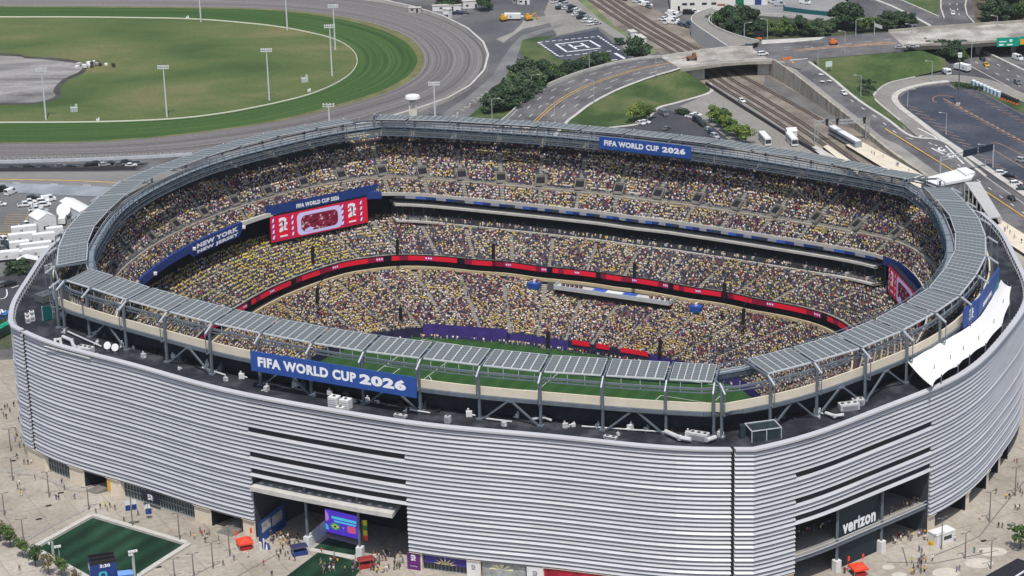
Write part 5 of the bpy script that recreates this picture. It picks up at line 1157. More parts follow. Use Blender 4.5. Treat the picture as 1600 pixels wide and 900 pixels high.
for k in range(5):
    t = PI * (k + .5) / 5; put_poly(m, [(.45 + .05 * math.cos(t), .55 + .08 * math.sin(t)), (.45 + .26 * math.cos(t - .25), .55 + .42 * math.sin(t - .25)), (.45 + .30 * math.cos(t + .2), .55 + .40 * math.sin(t + .2))], (0, 0, 0), X, Y, .04)
m.build('flower', M('pale yellow print', (.70, .66, .42), .6), o)
o, X, Y, n = facepanel('wall_mural', 850, 952, .1, 4.6, .14, M('crimson wall vinyl', (.34, .012, .03), .6, .5, .5), 'crimson wall mural right of the white column banners', 'mural')
o, X, Y, n = facepanel('wall_sign', 229, 255, 1.9, 4.4, 1.0, M('black blue sign', (.01, .012, .035), .5), 'black sign with white numerals between the two glass fronts', 'sign')
m = MB(); put_emblem(m, X * .32 + Y * .14, X * .34, Y * .74, .04); m.build('numerals', [wletter_m, black_m], o)
o, X, Y, n = facepanel('wall_sign', 170, 173.5, .9, 4.2, .14, M('amber sign', (.65, .36, .02), .6), 'narrow amber sign on the stone pier right of the first tunnel', 'sign')
# main gate: screen, ramp wall, carpet, flag
a = G(510, 836, 0); b = G(560, 848, 0); o, X, Y, n = panel('gate_screen', a, b, 1.0, 7.4, M('blue violet screen', (.07, .03, .42), .5, .5, .5, emit=.9), 'glowing violet screen with two national badges under the entrance canopy', 'video screen', .5)
m = MB(); put_poly(m, [(.2, .67), (.97, .67), (.97, .79), (.2, .79)], (0, 0, 0), X, Y, .05, 0); put_poly(m, [(.28, .54), (.95, .54), (.95, .62), (.28, .62)], (0, 0, 0), X, Y, .05, 0)
put_poly(m, [(.3 + .15 * math.cos(t), .34 + .15 * math.sin(t)) for t in [i * PI / 8 for i in range(16)]], (0, 0, 0), X, Y, .05, 1)
put_poly(m, [(.18, .34), (.3, .24), (.42, .34), (.3, .44)], (0, 0, 0), X, Y, .08, 2); put_poly(m, [(.3 + .05 * math.cos(t), .34 + .055 * math.sin(t)) for t in [i * PI / 6 for i in range(12)]], (0, 0, 0), X, Y, .1, 3)
put_text(m, 'v', X * .53 + Y * .29, X * .06, Y * .1, .05, 4, .03); put_poly(m, rrect(.68, .2, .94, .5, .05, 1.2), (0, 0, 0), X, Y, .05, 5)
put_poly(m, [(0, .5), (.09, .55), (.12, .7), (.08, .85), (0, 1)], (0, 0, 0), X, Y, .05, 6); put_poly(m, [(0, .12), (.1, .14), (.07, .32), (0, .4)], (0, 0, 0), X, Y, .05, 0)
m.build('display', [M('cyan led', (.08, .55, .75), .5, emit=.6), M('green led', (.03, .40, .10), .5, emit=.5), M('yellow led', (.8, .65, .05), .5, emit=.6), M('navy led', (.02, .04, .3), .5, emit=.3), white_led, M('rose led', (.75, .12, .25), .5, emit=.5), M('mauve led', (.55, .25, .75), .5, emit=.5)], o)
turfg = M2('artificial turf', [(0.36, (0.004, 0.02, 0.011)), (0.5, (0.007, 0.029, 0.015)), (0.62, (0.013, 0.042, 0.022))], .05, stretch=(1.2, .25, 1))
_n = turfg.node_tree; _b = _n.nodes['Principled BSDF']; _s = _b.inputs['Base Color'].links[0].from_socket; _g = _n.nodes.new('ShaderNodeNewGeometry'); _mp = _n.nodes.new('ShaderNodeMapping'); _mp.inputs['Rotation'].default_value = (0, 0, -dirpx(59, 857, 86, -48)); _n.links.new(_g.outputs['Position'], _mp.inputs[0])
_w = _n.nodes.new('ShaderNodeTexWave'); _w.bands_direction = 'Y'; _w.inputs['Scale'].default_value = .05; _w.inputs['Distortion'].default_value = 1.2; _n.links.new(_mp.outputs[0], _w.inputs['Vector']); _r = _n.nodes.new('ShaderNodeMapRange'); _r.inputs[3].default_value = .75; _r.inputs[4].default_value = 1.45; _n.links.new(_w.outputs['Fac'], _r.inputs[0])
_x = _n.nodes.new('ShaderNodeMix'); _x.data_type = 'RGBA'; _x.blend_type = 'MULTIPLY'; _x.inputs[0].default_value = 1; _n.links.new(_s, _x.inputs[6]); _n.links.new(_r.outputs[0], _x.inputs[7]); _n.links.new(_x.outputs[2], _b.inputs['Base Color'])
gflat('green_carpet', [(440, 906), (498, 862), (570, 880), (545, 915)], .09, turfg); gflat('gate_lawn', [(488, 858), (512, 840), (563, 853), (553, 868)], .09, turfg); gflat('gate_step', [(482, 860), (488, 856), (556, 868), (552, 874)], .14, conc_m)
o = thing('ramp_wall', 'pale grey ramp wall left of the violet gate screen', 'wall', tuple(G(478, 858, 0))); m = MB(); q = G(507, 836, 0) - G(478, 858, 0); m.add([(0, 0, 0), tuple(q), (q.x, q.y, 4.2), (0, 0, 3.4), (.5, .3, 0), (q.x + .5, q.y + .3, 0), (q.x + .5, q.y + .3, 4.2), (.5, .3, 3.4)], [(0, 1, 2, 3), (7, 6, 5, 4), (3, 2, 6, 7), (4, 0, 3, 7), (1, 5, 6, 2)]); m.build('panel', M('pale panel', (.55, .56, .58), .7, .1, .5), o)
o = thing('hall_banner', 'blue hall wall with white panels inside the left side of the main gate', 'banner', tuple(G(405, 850, 0))); q = G(447, 822, 0) - G(405, 850, 0); m = MB(); m.quad((0, 0, 0), tuple(q), (q.x, q.y, 7), (0, 0, 6)); m.build('panel', M('blue hall wall', (.02, .07, .26), .6, .2, .3), o)
m = MB(); N_ = Vector((q.y, -q.x, 0)).normalized() * .06
for t0, t1 in ((.12, .46), (.50, .88)): m.quad(q * t0 + Vector((0, 0, 2.4)) + N_, q * t1 + Vector((0, 0, 2.8)) + N_, q * t1 + Vector((0, 0, 5.6)) + N_, q * t0 + Vector((0, 0, 5.2)) + N_)
m.build('print', M('grey print panel', (.38, .38, .36), .7, .5, .4), o)
o = thing('hanging_flag', 'tall flag of yellow, green and red stripes right of the gate screen', 'flag', tuple(G(568, 862, 0))); m = MB(); m.tube((0, 0, 0), (0, 0, 9), .12); m.build('pole', bsteel_m, o); m = MB()
for k, c in enumerate((0, 1, 0, 2)): m.quad((.15, 0, 7.6 - k * 1.4), (1.2, -.2, 7.4 - k * 1.4), (1.3, .1, 8.9 - k * 1.4), (.15, 0, 9 - k * 1.4), c)
m.build('cloth', [M('yellow cloth', (.7, .55, .04), .8), M('green cloth', (.05, .25, .06), .8), red_m], o)

# ------------------------------------------------------------------ practice lawn with kerb wall, kiosk
LW = [(145, 809), (288, 852), (178, 922), (59, 857)]
gflat('practice_lawn', LW, .1, turfg)
for (p, q), nm in zip(zip(LW, LW[1:] + LW[:1]), ('upper right', 'lower right', 'lower left', 'upper left')):
    a = G(*p, .05); b = G(*q, .05); d = (b - a).normalized(); nn = Vector((-d.y, d.x, 0)) * .9
    m = MB(); m.wall([a + nn - d * .9, b + nn + d * .2], 1.5, .55); top(m, 'kerb_wall', M('white kerb', (.47, .45, .41), .85, .1, .5), f'low white kerb wall along the {nm} edge of the dark practice lawn', 'wall')
def fence(pts, h, label, step=2.5):
    P = [G(x, y, .05) for x, y in pts]; o0 = P[0]; o = thing('wire_fence', label, 'fence', tuple(o0)); m = MB(); r_ = MB()
    L = sum((b - a).length for a, b in zip(P, P[1:])); Q = resample(P, max(2, int(L / step)))
    for p in Q: m.beam(p - o0, p - o0 + Vector((0, 0, h)), .09)
    for a, b in zip(Q, Q[1:]):
        for z in (h, h * .66, h * .33): r_.beam(a - o0 + Vector((0, 0, z)), b - o0 + Vector((0, 0, z)), .045)
    m.build('post', steel_m, o); r_.build('rail', steel_m, o)
fence([(38, 848), (85, 822), (138, 796), (152, 788)], 1.3, 'thin grey railing behind the upper left side of the practice lawn'); fence([(0, 738), (60, 745), (110, 768), (136, 770)], 1.2, 'thin grey railing near the first glass front')
o = thing('kiosk', 'dark blue kiosk with black open roof beside the practice lawn', 'kiosk', tuple(G(162, 905, 0)), .28); m = MB(); m.box((0, 0, 0), (6.6, 4.6, 5.4)); m.build('body', navy_m, o)
m = MB(); m.box((0, 0, 5.4), (6.6, .25, .9)); m.box((0, 2.2, 5.4), (6.6, .25, .9)); m.box((0, -2.2, 5.4), (6.6, .25, .9)); m.box((0, 0, 5.42), (6.2, 4.2, .12)); m.build('roof', black_m, o)
m = MB(); put_text(m, '3:30', (-.9, -2.36, 4.4), (2.6, 0, 0), (0, 0, .95), .02, 0, .05); put_poly(m, rrect(.3, .2, .62, .62, .1), (-3.3, -2.36, 0), (6.6, 0, 0), (0, 0, 5.4), .03, 1); put_poly(m, rrect(.38, .28, .54, .54, .06), (-3.3, -2.36, 0), (6.6, 0, 0), (0, 0, 5.4), .06, 2)
put_poly(m, [(.1, .55), (.9, .62), (.9, .9), (.1, .85)], (-3.36, 2.3, 0), (0, -4.6, 0), (0, 0, 5.4), .03, 0); m.build('lettering', [wletter_m, M('teal print light', (.05, .45, .48), .6), navy_m], o)
o = thing('blue_booth', 'light blue booth at the lower edge right of the dark blue kiosk', 'booth', tuple(G(197, 908, 0)), .2); m = MB(); m.box((0, 0, 0), (3.6, 2.4, 2.3)); m.build('body', M('sky blue panel', (.12, .26, .62), .6), o); m = MB(); m.box((0, 0, 2.3), (3.9, 2.7, .15)); m.build('roof', M('blue lid', (.16, .32, .66), .6), o)
def redtent(px, py, label, s=1.0):
    o = thing('market_tent', label, 'tent', tuple(G(px, py, 0)), .3); m = MB(); h = 2.4 * s; w_ = 2.2 * s
    ring = [(-w_, -w_, h), (w_, -w_, h), (w_, w_, h), (-w_, w_, h)]; apx = (0, 0, h + 1.4 * s); low = [(x, y, h - .5) for x, y, z in ring]
    m.add(ring + low + [apx], [(0, 1, 8), (1, 2, 8), (2, 3, 8), (3, 0, 8), (0, 4, 5, 1), (1, 5, 6, 2), (2, 6, 7, 3), (3, 7, 4, 0)]); m.build('canopy', red_m, o)
    for x in (-1, 1):
        for y in (-1, 1): q = MB(); q.tube((x * w_ * .95, y * w_ * .95, 0), (x * w_ * .95, y * w_ * .95, h), .07); q.build('leg', steel_m, o)
    m = MB(); m.box((0, -w_ * .7, 0), (w_ * 1.5, .7, 1.0)); m.build('counter', M('dark red counter', (.35, .02, .02), .7), o)
    for x in (-1, 1): q = MB(); q.tube((x * w_, w_, 0), (x * w_, w_, 4.4), .05); q.quad((x * w_, w_, 3), (x * w_ + .55, w_, 3), (x * w_ + .5, w_, 4.4), (x * w_, w_, 4.4)); q.build('feather_flag', red_m, o)
redtent(383, 856, 'orange red pop-up tent at the stone pier left of the main gate', .88); redtent(1341, 897, 'bright red pop-up tent in front of the dark name wall', .9)
o = thing('inflatable', 'blue and white inflatable stand at the left jamb of the main gate', 'stand', tuple(G(414, 858, 0))); m = MB()
for i in range(6): m.tube((-1 + .4 * i, .2 * math.sin(i), 0), (-1 + .35 * i, .1 * i - .3, 2.2 + .9 * math.sin(i * 1.1)), .5, .35, 8, i % 2)
m.build('body', [white_m, navy_m], o)
def bag(px, py, label, mats, n=6):
    o = thing('merchandise_stall', label, 'stall', tuple(G(px, py, 0)), .3); m = MB(); m.box((0, 0, 0), (4, 2.2, 1.1), 0, 0); m.build('counter', mats[0], o); m = MB()
    for x in (-1.9, 1.9):
        for y in (-1, 1): m.tube((x, y, 0), (x, y, 2.3), .06)
    m.build('frame', steel_m, o); m = MB(); m.box((0, 0, 2.3), (4.3, 2.5, .4), 0, 0, .8); m.build('roof', mats[1], o)
bag(468, 866, 'navy stall under the first gate column', [navy_m, M('navy roof', (.03, .035, .09), .7)]); bag(572, 886, 'dark red stall right of the green carpet', [M('dark red counter', (.35, .02, .02), .7), M('maroon roof', (.25, .03, .03), .7)])
o = thing('ticket_cabin', 'white ticket cabin with grey window right of the name gate', 'cabin', tuple(G(1471, 846, 0)), dirpx(1452, 850, 36, -12)); m = MB(); m.box((0, 0, 0), (6.2, 3.4, 3.0)); m.build('body', white_m, o); m = MB(); m.box((0, 0, 3.0), (6.4, 3.6, .2)); m.build('roof', M('bright white roof', (.70, .70, .685), .6), o); m = MB(); m.box((.6, -1.72, 1.2), (2.6, .08, 1.0)); m.build('window', glass_m, o)
o = thing('barrier_stack', 'yellow stack of barriers at the left end of the white ticket cabin', 'barriers', tuple(G(1460, 850, 0)), dirpx(1452, 850, 36, -12)); m = MB()
for i in range(4): m.box((0, -.4 + i * .3, 0), (3.2, .12, 1.0)); m.box((0, -.4 + i * .3, .45), (3.2, .2, .12))
m.build('barriers', M('yellow plastic', (.62, .40, .04), .6), o)
o = thing('gate_booth', 'black flat roof with white edge in the lower right corner', 'booth', tuple(G(1580, 920, 0)), 0)
T = [G(x, y, 4) - G(1580, 920, 0) for x, y in [(1534, 903), (1590, 872), (1640, 890), (1620, 960), (1560, 950)]]
m = MB(); m.add(T, [tuple(range(5))]); m.build('roof', black_m, o); m = MB(); m.strip([p + Vector((0, 0, .05)) for p in T + T[:1]], [p - Vector((0, 0, .5)) for p in T + T[:1]]); m.beam(G(1586, 902, 4.1) - G(1580, 920, 0), G(1640, 868, 4.1) - G(1580, 920, 0), .4); m.build('edge', white_m, o)
m = MB(); m.strip([Vector((p.x * .93, p.y * .93, -4 + 4.0)) for p in T + T[:1]], [Vector((p.x * .93, p.y * .93, 3.6)) for p in T + T[:1]]); m.build('wall', conc_m, o)
mb = MB()
for pl in ([(1600, 752), (1560, 800), (1530, 838), (1500, 852), (1460, 868)], [(1410, 855), (1418, 884)], [(372, 900), (440, 862)], [(300, 900), (345, 878)], [(1385, 878), (1460, 880), (1560, 860)]):
    mb.ribbon([G(x, y, .07) for x, y in pl], .35)
tag(mb.build('plaza_joints', M('dark joint', (.16, .15, .14), .9)), kind='structure')
mb = MB()
for x, y, dx, dy in ((1550, 862, 24, 7), (1530, 880, 22, 8), (1478, 895, 22, 8), (1388, 886, 10, 4), (1405, 898, 12, 4)):
    P = [G(x + dx * math.cos(t), y + dy * math.sin(t), .06) for t in [i * PI / 8 for i in range(16)]]; mb.add(P, [tuple(range(16))])
tag(mb.build('pale_paving', M('pale paving', (.50, .46, .40), .9, .15, .3)), kind='structure')
mb = MB()
for x, y in ((76, 790), (61, 811), (95, 770), (248, 886), (1537, 845), (120, 830), (20, 720)): mb.box(tuple(G(x, y, .06)), (1.6, 1.0, .02), .4)
tag(mb.build('drain_covers', black_m), kind='structure')

# ------------------------------------------------------------------ vegetation
def leaf_mesh(name, cols, n, rx, rz, zc, seed, leaf=.55, lobes=9):
    rs = np.random.default_rng(seed); L = []
    for i in range(lobes):
        t = rs.uniform(0, 2 * PI); q = rs.uniform(.25, .8); L.append((rx * q * math.cos(t), rx * q * math.sin(t), zc + rz * rs.uniform(-.65, .7), rs.uniform(.34, .55)))
    L.append((0, 0, zc, .62)); L.append((0, 0, zc + rz * .55, .4))
    m = MB()
    for i in range(n):
        cx, cy, cz, s = L[rs.integers(len(L))]; v = rs.normal(0, 1, 3); v /= np.linalg.norm(v); k = s * rs.uniform(.55, 1.06)
        p = Vector((cx + v[0] * k * rx, cy + v[1] * k * rx, cz + v[2] * k * rz * .8))
        nrm = Vector(v + rs.normal(0, .7, 3) + np.array([0, 0, .5])).normalized(); a = nrm.orthogonal().normalized(); a.rotate(Matrix.Rotation(rs.uniform(0, 6.28), 3, nrm)); b = nrm.cross(a); l = leaf * rs.uniform(.6, 1.3)
        m.add([p - a * l * .5, p + b * l * .35, p + a * l * .6, p - b * l * .35], [(0, 1, 2, 3)], int(rs.choice(len(cols), p=[.45, .35, .2])))
    me = m.mesh(name, cols); return me
def lm(name, c): 
    x = M(name, c, .75, .25, .4); n = x.node_tree; b = n.nodes['Principled BSDF']; s = b.inputs['Base Color'].links[0].from_socket
    oi = n.nodes.new('ShaderNodeObjectInfo'); h = n.nodes.new('ShaderNodeHueSaturation'); r_ = n.nodes.new('ShaderNodeMapRange'); r_.inputs[3].default_value = .7; r_.inputs[4].default_value = 1.5; n.links.new(oi.outputs['Random'], r_.inputs[0]); n.links.new(r_.outputs[0], h.inputs['Value'])
    r2 = n.nodes.new('ShaderNodeMapRange'); r2.inputs[3].default_value = .53; r2.inputs[4].default_value = .47; n.links.new(oi.outputs['Random'], r2.inputs[0]); n.links.new(r2.outputs[0], h.inputs['Hue']); n.links.new(s, h.inputs['Color']); n.links.new(h.outputs[0], b.inputs['Base Color']); return x
DARKL = [lm('deep leaf', (.03, .06, .03)), lm('deep leaf two', (.042, .078, .035)), lm('deep leaf three', (.065, .10, .045))]
MIDL = [lm('leaf', (.045, .085, .025)), lm('leaf two', (.065, .115, .032)), lm('leaf three', (.10, .15, .045))]
BRITE = [lm('bright leaf', (.07, .12, .02)), lm('bright leaf two', (.11, .17, .03)), lm('bright leaf three', (.16, .22, .05))]
OLIV = [lm('russet leaf', (.10, .075, .03)), lm('olive leaf', (.12, .12, .045)), lm('pale olive leaf', (.17, .16, .07))]
bark = M('bark', (.10, .075, .055), .95, .3, 2.0)
def trunk_mesh(h, r, seed, sp=.5):
    rs = random.Random(seed); m = MB(); m.tube((0, 0, 0), (.1, 0, h * .45), r, r * .7, 7); m.tube((.1, 0, h * .45), (0, .1, h * .8), r * .7, r * .25, 6)
    for i in range(6):
        t = rs.uniform(0, 6.28); z = h * rs.uniform(.3, .6); q = h * sp * rs.uniform(.35, .6); m.tube((.06, 0, z), (math.cos(t) * q, math.sin(t) * q, z + h * rs.uniform(.12, .3)), r * .4, r * .1, 5)
    return m
TREES = {}
def tree_proto(key, cols, h, rx, rz, zc, n, leaf, kinds=3):
    TREES[key] = []
    for i in range(kinds):
        tm = trunk_mesh(h, h * .025, i + len(key)).mesh('trunk', [bark]); cm_ = leaf_mesh('crown', cols, n, rx, rz, zc, i * 13 + len(key), leaf); TREES[key].append((tm, cm_))
tree_proto('dark', DARKL, 10, 5.4, 4.6, 5.4, 2400, .95); tree_proto('mid', MIDL, 9, 4.0, 3.6, 5.0, 1500, .8); tree_proto('bright', BRITE, 8, 3.6, 3.2, 4.4, 1500, .7)
tree_proto('plaza', MIDL, 6.8, 2.4, 2.6, 4.3, 1100, .5); tree_proto('olive', OLIV, 6.2, 2.2, 2.3, 3.7, 520, .45, 2); tree_proto('bush', DARKL, 3, 2.0, 1.5, 1.4, 700, .5, 2)
tcount = 0
def tree(key, px, py, sc, label, group=None, z=0.0, rnd=.14, name='tree'):
    global tcount; tcount += 1; tm, cm_ = TREES[key][tcount % len(TREES[key])]
    o = thing(name, label, 'tree' if name != 'shrub' else 'shrub', tuple(G(px, py, z)), rng.uniform(0, 6.28), group); k = sc * (1 + rng.uniform(-rnd, rnd)); o.scale = (k * rng.uniform(.92, 1.1), k * rng.uniform(.92, 1.1), k)
    for nm, me_ in (('trunk', tm), ('crown', cm_)):
        c = bpy.data.objects.new(nm, me_); scene.collection.objects.link(c); c.parent = o
def row(key, pts, sc, label, group, z=0.0): 
    for p in pts: tree('mid' if key == 'dark' and rng.random() < .22 else key, p[0], p[1], p[2] if len(p) > 2 else sc, label, group, z)
row('dark', [(770, 176, .9), (783, 168), (790, 158, .9), (806, 163), (820, 152), (838, 146), (806, 140, .9), (826, 132), (846, 128), (858, 134, .9), (776, 170), (798, 168, 1.1), (812, 158, 1.1), (828, 144, 1.1), (814, 132), (836, 122, .9), (790, 172, .8), (868, 128, .9)], 1.1, 'dense dark tree in the clump below the helipad corner', 'trees between the yard and the avenue')
row('dark', [(880, 124, .8), (892, 118), (905, 115), (918, 110), (932, 106), (944, 103, .9), (886, 126, .8), (898, 120), (912, 108), (926, 103)], .72, 'dense dark tree hiding the lower right edge of the helipad', 'trees hiding the helipad edge')
tree('dark', 997, 96, 1.05, 'single dark tree where the avenue meets the rail bridge'); tree('bush', 968, 70, 1.2, 'small dark bush beside the pale sheds near the railway', name='shrub')
row('dark', [(692, 12, .8), (705, 13, .9), (716, 12, .8)], .9, 'small dark tree by the white sheds behind the dirt track', 'trees by the white sheds'); tree('dark', 757, 16, .85, 'dark round tree right of the white shed behind the dirt track')
row('dark', [(1122, 48), (1135, 46, 1.2), (1148, 50), (1162, 42, 1.15), (1174, 48, 1.2), (1140, 56, .8), (1160, 58, .8), (1182, 58, .9)], 1.05, 'tall dark tree in the thicket inside the curved ramp', 'thicket inside the curved ramp')
row('mid', [(1196, 56, .75), (1206, 53, .8), (1217, 57, .8), (1228, 54, .85), (1240, 57, .8)], .8, 'lighter green tree in the hedge behind the crossing', 'light green hedge trees behind the crossing')
row('dark', [(1252, 55, 1.0), (1264, 58), (1276, 58, .9), (1286, 57, .7)], .95, 'dark tree in the hedge behind the crossing left of the street lamp', 'dark hedge trees behind the crossing')
row('dark', [(1300, 50, .7), (1312, 38, 1.1), (1324, 48, 1.1), (1336, 42, 1.15), (1348, 52, .9), (1360, 50, 1.0), (1372, 50, .9), (1384, 48, .9), (1398, 46, .8), (1412, 45, .8), (1422, 44, .7)], 1.0, 'dark tree beside the road left of the concrete overpass', 'trees left of the overpass')
row('dark', [(1540, 10, 1.2), (1552, 22, 1.2), (1566, 12, 1.3), (1578, 24, 1.2), (1592, 14, 1.3), (1604, 26, 1.2), (1545, 32, .9), (1570, 32, 1.0), (1590, 32, 1.0), (1618, 12, 1.3), (1560, -2, 1.2), (1586, -4, 1.2)], 1.2, 'big dark tree in the wood behind the overpass', 'wood behind the overpass')
row('dark', [(1447, 86, .7), (1458, 89, .8), (1470, 92, .9), (1482, 94, .9), (1492, 97, .9), (1505, 100, .7)], .9, 'dark tree under the left end of the concrete overpass', 'trees under the overpass')
row('bush', [(1342, 140, 1.0), (1350, 146, 1.2), (1356, 152, 1.2), (1348, 155, 1.0), (1335, 134, 1.0), (1338, 146, 1.1), (1362, 143, 1.2), (1352, 138, 1.3), (1366, 134, .9), (1345, 150, 1.4)], 1.2, 'dark bush on the grass triangle beside the lamp', 'bushes on the grass triangle')
for p in [(990, 191, .95), (1003, 189, 1.05), (1014, 187, .95)]: tree('bright', *p, 'round bright green tree between the grass bank and the small car park', 'bright trees beside the grass bank')
row('bright', [(1112, 190, .8), (1120, 192, .95), (1130, 199), (1138, 206), (1147, 213), (1156, 219), (1165, 226, 1.1)], 1.0, 'bright green tree in the hedge row beside the small car park', 'bright trees along the small car park')
row('bush', [(1060, 178, .9), (1066, 179, 1.0), (1073, 180, .9)], 1.0, 'low dark bush on the kerb of the small car park', 'dark bushes by the small car park')
for k, px, py, s, lb in (('plaza', 17, 856, 1.12, 'leafy green plaza tree, largest at the left edge'), ('olive', 1, 846, 1.1, 'russet plaza tree cut by the left edge'), ('plaza', 36, 872, .85, 'small green plaza tree left of the practice lawn corner'), ('plaza', 55.5, 885, 1.0, 'round green plaza tree at the left corner of the practice lawn'), ('olive', 76, 898, 1.0, 'sparse olive plaza tree below the practice lawn'), ('plaza', 97, 902, .85, 'green plaza tree at the lower edge beside the floodlight post'), ('olive', 119, 912, .7, 'small olive tree left of the dark blue kiosk'), ('plaza', 1594, 858, .95, 'green plaza tree at the right edge above the black booth roof')): tree(k, px, py, s, lb)
row('bush', [(24, 428, 1.6), (32, 425, 1.6), (40, 430, 1.4)], 1.5, 'dark shrub beside the white trailers on the left', 'dark shrubs by the trailers'); row('bush', [(4, 512, 1.0), (10, 500, .8), (-2, 526, 1.0)], .9, 'green shrub in the bed beside the green coach', 'shrubs beside the green coach')
for i in range(5): tree('bush', 1497 + i * 9, 134.5 + i * 1.6, .7, 'small planted shrub on the island at the end of the dark lot', 'shrubs on the lot island', .2, name='shrub')
gs = MB()

# ------------------------------------------------------------------ vehicles
def carproto(kind, col):
    o = thing(kind, None, None); b = MB(); g_ = MB(); wheels = []
    L, W, H = {'car': (4.6, 1.82, 1.45), 'suv': (4.8, 1.95, 1.8), 'van': (5.6, 2.05, 2.35), 'pickup': (5.6, 2.0, 1.85)}[kind]; h = L / 2; zb = .32; zs = H * .58
    side = [(-h, zb), (-h - .03, zs * .75), (-h + .15, zs), (h - 1.1, zs), (h - .08, zs * .86), (h, zs * .6), (h - .05, zb)]
    if kind == 'van': side = [(-h, zb), (-h, zs), (h - .9, zs), (h - .05, zs * .85), (h, zb)]
    b.extrude(side, -W / 2, W / 2)
    x0, x1, x2, x3 = {'car': (-h + .35, -h + 1.05, h - 2.2, h - 1.35), 'suv': (-h + .08, -h + .45, h - 2.0, h - 1.3), 'van': (-h, -h + .08, h - 1.5, h - .9), 'pickup': (-h + 2.0, -h + 2.15, h - 2.1, h - 1.45)}[kind]
    t = W * .40; g_.add([(x0, -W / 2 + .05, zs), (x3, -W / 2 + .05, zs), (x3, W / 2 - .05, zs), (x0, W / 2 - .05, zs), (x1, -t, H - .05), (x2, -t, H - .05), (x2, t, H - .05), (x1, t, H - .05)], [(0, 1, 5, 4), (1, 2, 6, 5), (2, 3, 7, 6), (3, 0, 4, 7)])
    b.box(((x1 + x2) / 2, 0, H - .06), (x2 - x1 + .08, 2 * t + .06, .07))
    for x in (x1, x2): 
        for s in (-1, 1): b.beam((x0 if x == x1 else x3, s * (W / 2 - .05), zs), (x, s * t, H - .04), .1)
    if kind == 'van': b.box(((x1 + x2) / 2 - .55, 0, zs), (x2 - x1 - 1.1, W - .06, H - zs - .02))
    if kind == 'pickup': b.box((-h + 1.0, 0, zs), (1.8, W, .02)); g_.box((-h + 1.0, 0, zs + .025), (1.6, W - .35, .01))
    b.build('body', col, o); g_.build('window', glass_m, o)
    for x in (-h + .85, h - .9):
        for s in (-1, 1): q = MB(); q.tube((0, -.11, 0), (0, .11, 0), .33, n=10); w_ = q.build('wheel', M('tyre', (.015, .015, .016), .9), o); w_.location = (x, s * (W / 2 - .1), .33)
    for s in (-1, 1): q = MB(); q.box((h - .06, s * W * .36, zs * .68), (.08, .38, .14)); q.build('headlight', M('lamp glass', (.7, .7, .68), .2), o)
    for s in (-1, 1): q = MB(); q.box((-h + .0, s * W * .40, zs * .72), (.08, .25, .18)); q.build('tail_light', M('tail lamp', (.35, .01, .01), .3), o)
    return o
PAINT = {'white': (.75, .75, .74), 'black': (.012, .012, .014), 'silver': (.42, .43, .45), 'grey': (.14, .145, .15), 'red': (.35, .02, .02), 'yellow': (.70, .40, .02), 'navy': (.02, .03, .09), 'blue': (.03, .12, .35), 'beige': (.45, .38, .28)}
CARS = {}
def car(px, py, ang, col='white', kind='car', where='', group=None, z=.1, ddx=None):
    """ang: degrees in the picture (0 = to the right), or ddx a pixel direction"""
    d = ddx or (math.cos(R(ang)) * 8, -math.sin(R(ang)) * 8); rz = dirpx(px, py, d[0], d[1], z); lb = f'{col} {kind} {where}'; k = (col, kind)
    if k not in CARS:
        o = carproto(kind, M('car paint ' + col, PAINT[col], .28, spec=.6)); o.location = G(px, py, z); o.rotation_euler = (0, 0, rz); CARS[k] = o; o['label'] = lb; o['category'] = kind
        if group: o['group'] = group
    else:
        o = dup(CARS[k], G(px, py, z), rz, None, lb); o['category'] = kind
        if 'group' in o: del o['group']
        if group: o['group'] = group
gH = 'cars parked in line beside the helipad'
for i, (c, kd) in enumerate([('white', 'suv'), ('black', 'car'), ('white', 'car'), ('silver', 'suv'), ('white', 'car'), ('black', 'suv'), ('black', 'car'), ('white', 'suv'), ('white', 'car'), ('black', 'car'), ('black', 'suv'), ('silver', 'car'), ('white', 'suv'), ('white', 'car'), ('white', 'suv'), ('silver', 'car')]):
    r_, q = divmod(i, 2); car(868 + r_ * 8.0 + q * 9, 4 + r_ * 5.0 - q * 1.2, 0, c, kd, 'in the line above the helipad', gH, .08, (7, -1.5))
car(875, 14, 0, 'black', 'suv', 'parked beside the line of cars above the helipad', None, .08, (7, -1.5))
gW = 'white vans parked by the warehouse'
for i, (x, y) in enumerate([(997, 4), (1004, 7), (1011, 10), (1046, 21), (1052, 24), (1058, 26), (1037, 32), (1043, 36), (1050, 37), (1045, 29), (1053, 33)]): car(x, y, 0, 'white', 'van' if i % 3 else 'pickup', 'parked in the yard below the warehouse', gW, .08, (7, -3) if i % 2 else (8, 1))
for c, x, y in (('navy', 1064, 40), ('black', 1072, 42), ('navy', 1078, 38), ('black', 975, 0), ('grey', 1014, 12)): car(x, y, 0, c, 'car', 'parked in the yard below the warehouse', 'dark cars in the warehouse yard', .08, (7, 3))
car(1076, 22, 0, 'black', 'van', 'parked against the front wall of the warehouse', None, .08, (8, 0)); car(1085, 20, 0, 'white', 'pickup', 'parked against the front wall of the warehouse', None, .08, (8, 0))
car(1208, 5, 0, 'white', 'van', 'in the yard right of the warehouse', None, .08, (8, 2)); car(1218, 9, 0, 'silver', 'van', 'in the yard right of the warehouse', None, .08, (8, 0)); car(1258, 6, 0, 'white', 'van', 'among the trees at the top of the yard', None, .05, (8, 1))
car(1170, 73.5, 0, 'navy', 'car', 'at the end of the curved ramp', None, 7.1, (10, -1)); car(1192, 86, 0, 'white', 'suv', 'standing on the right end of the rail bridge', None, 7.12, (9, -1))
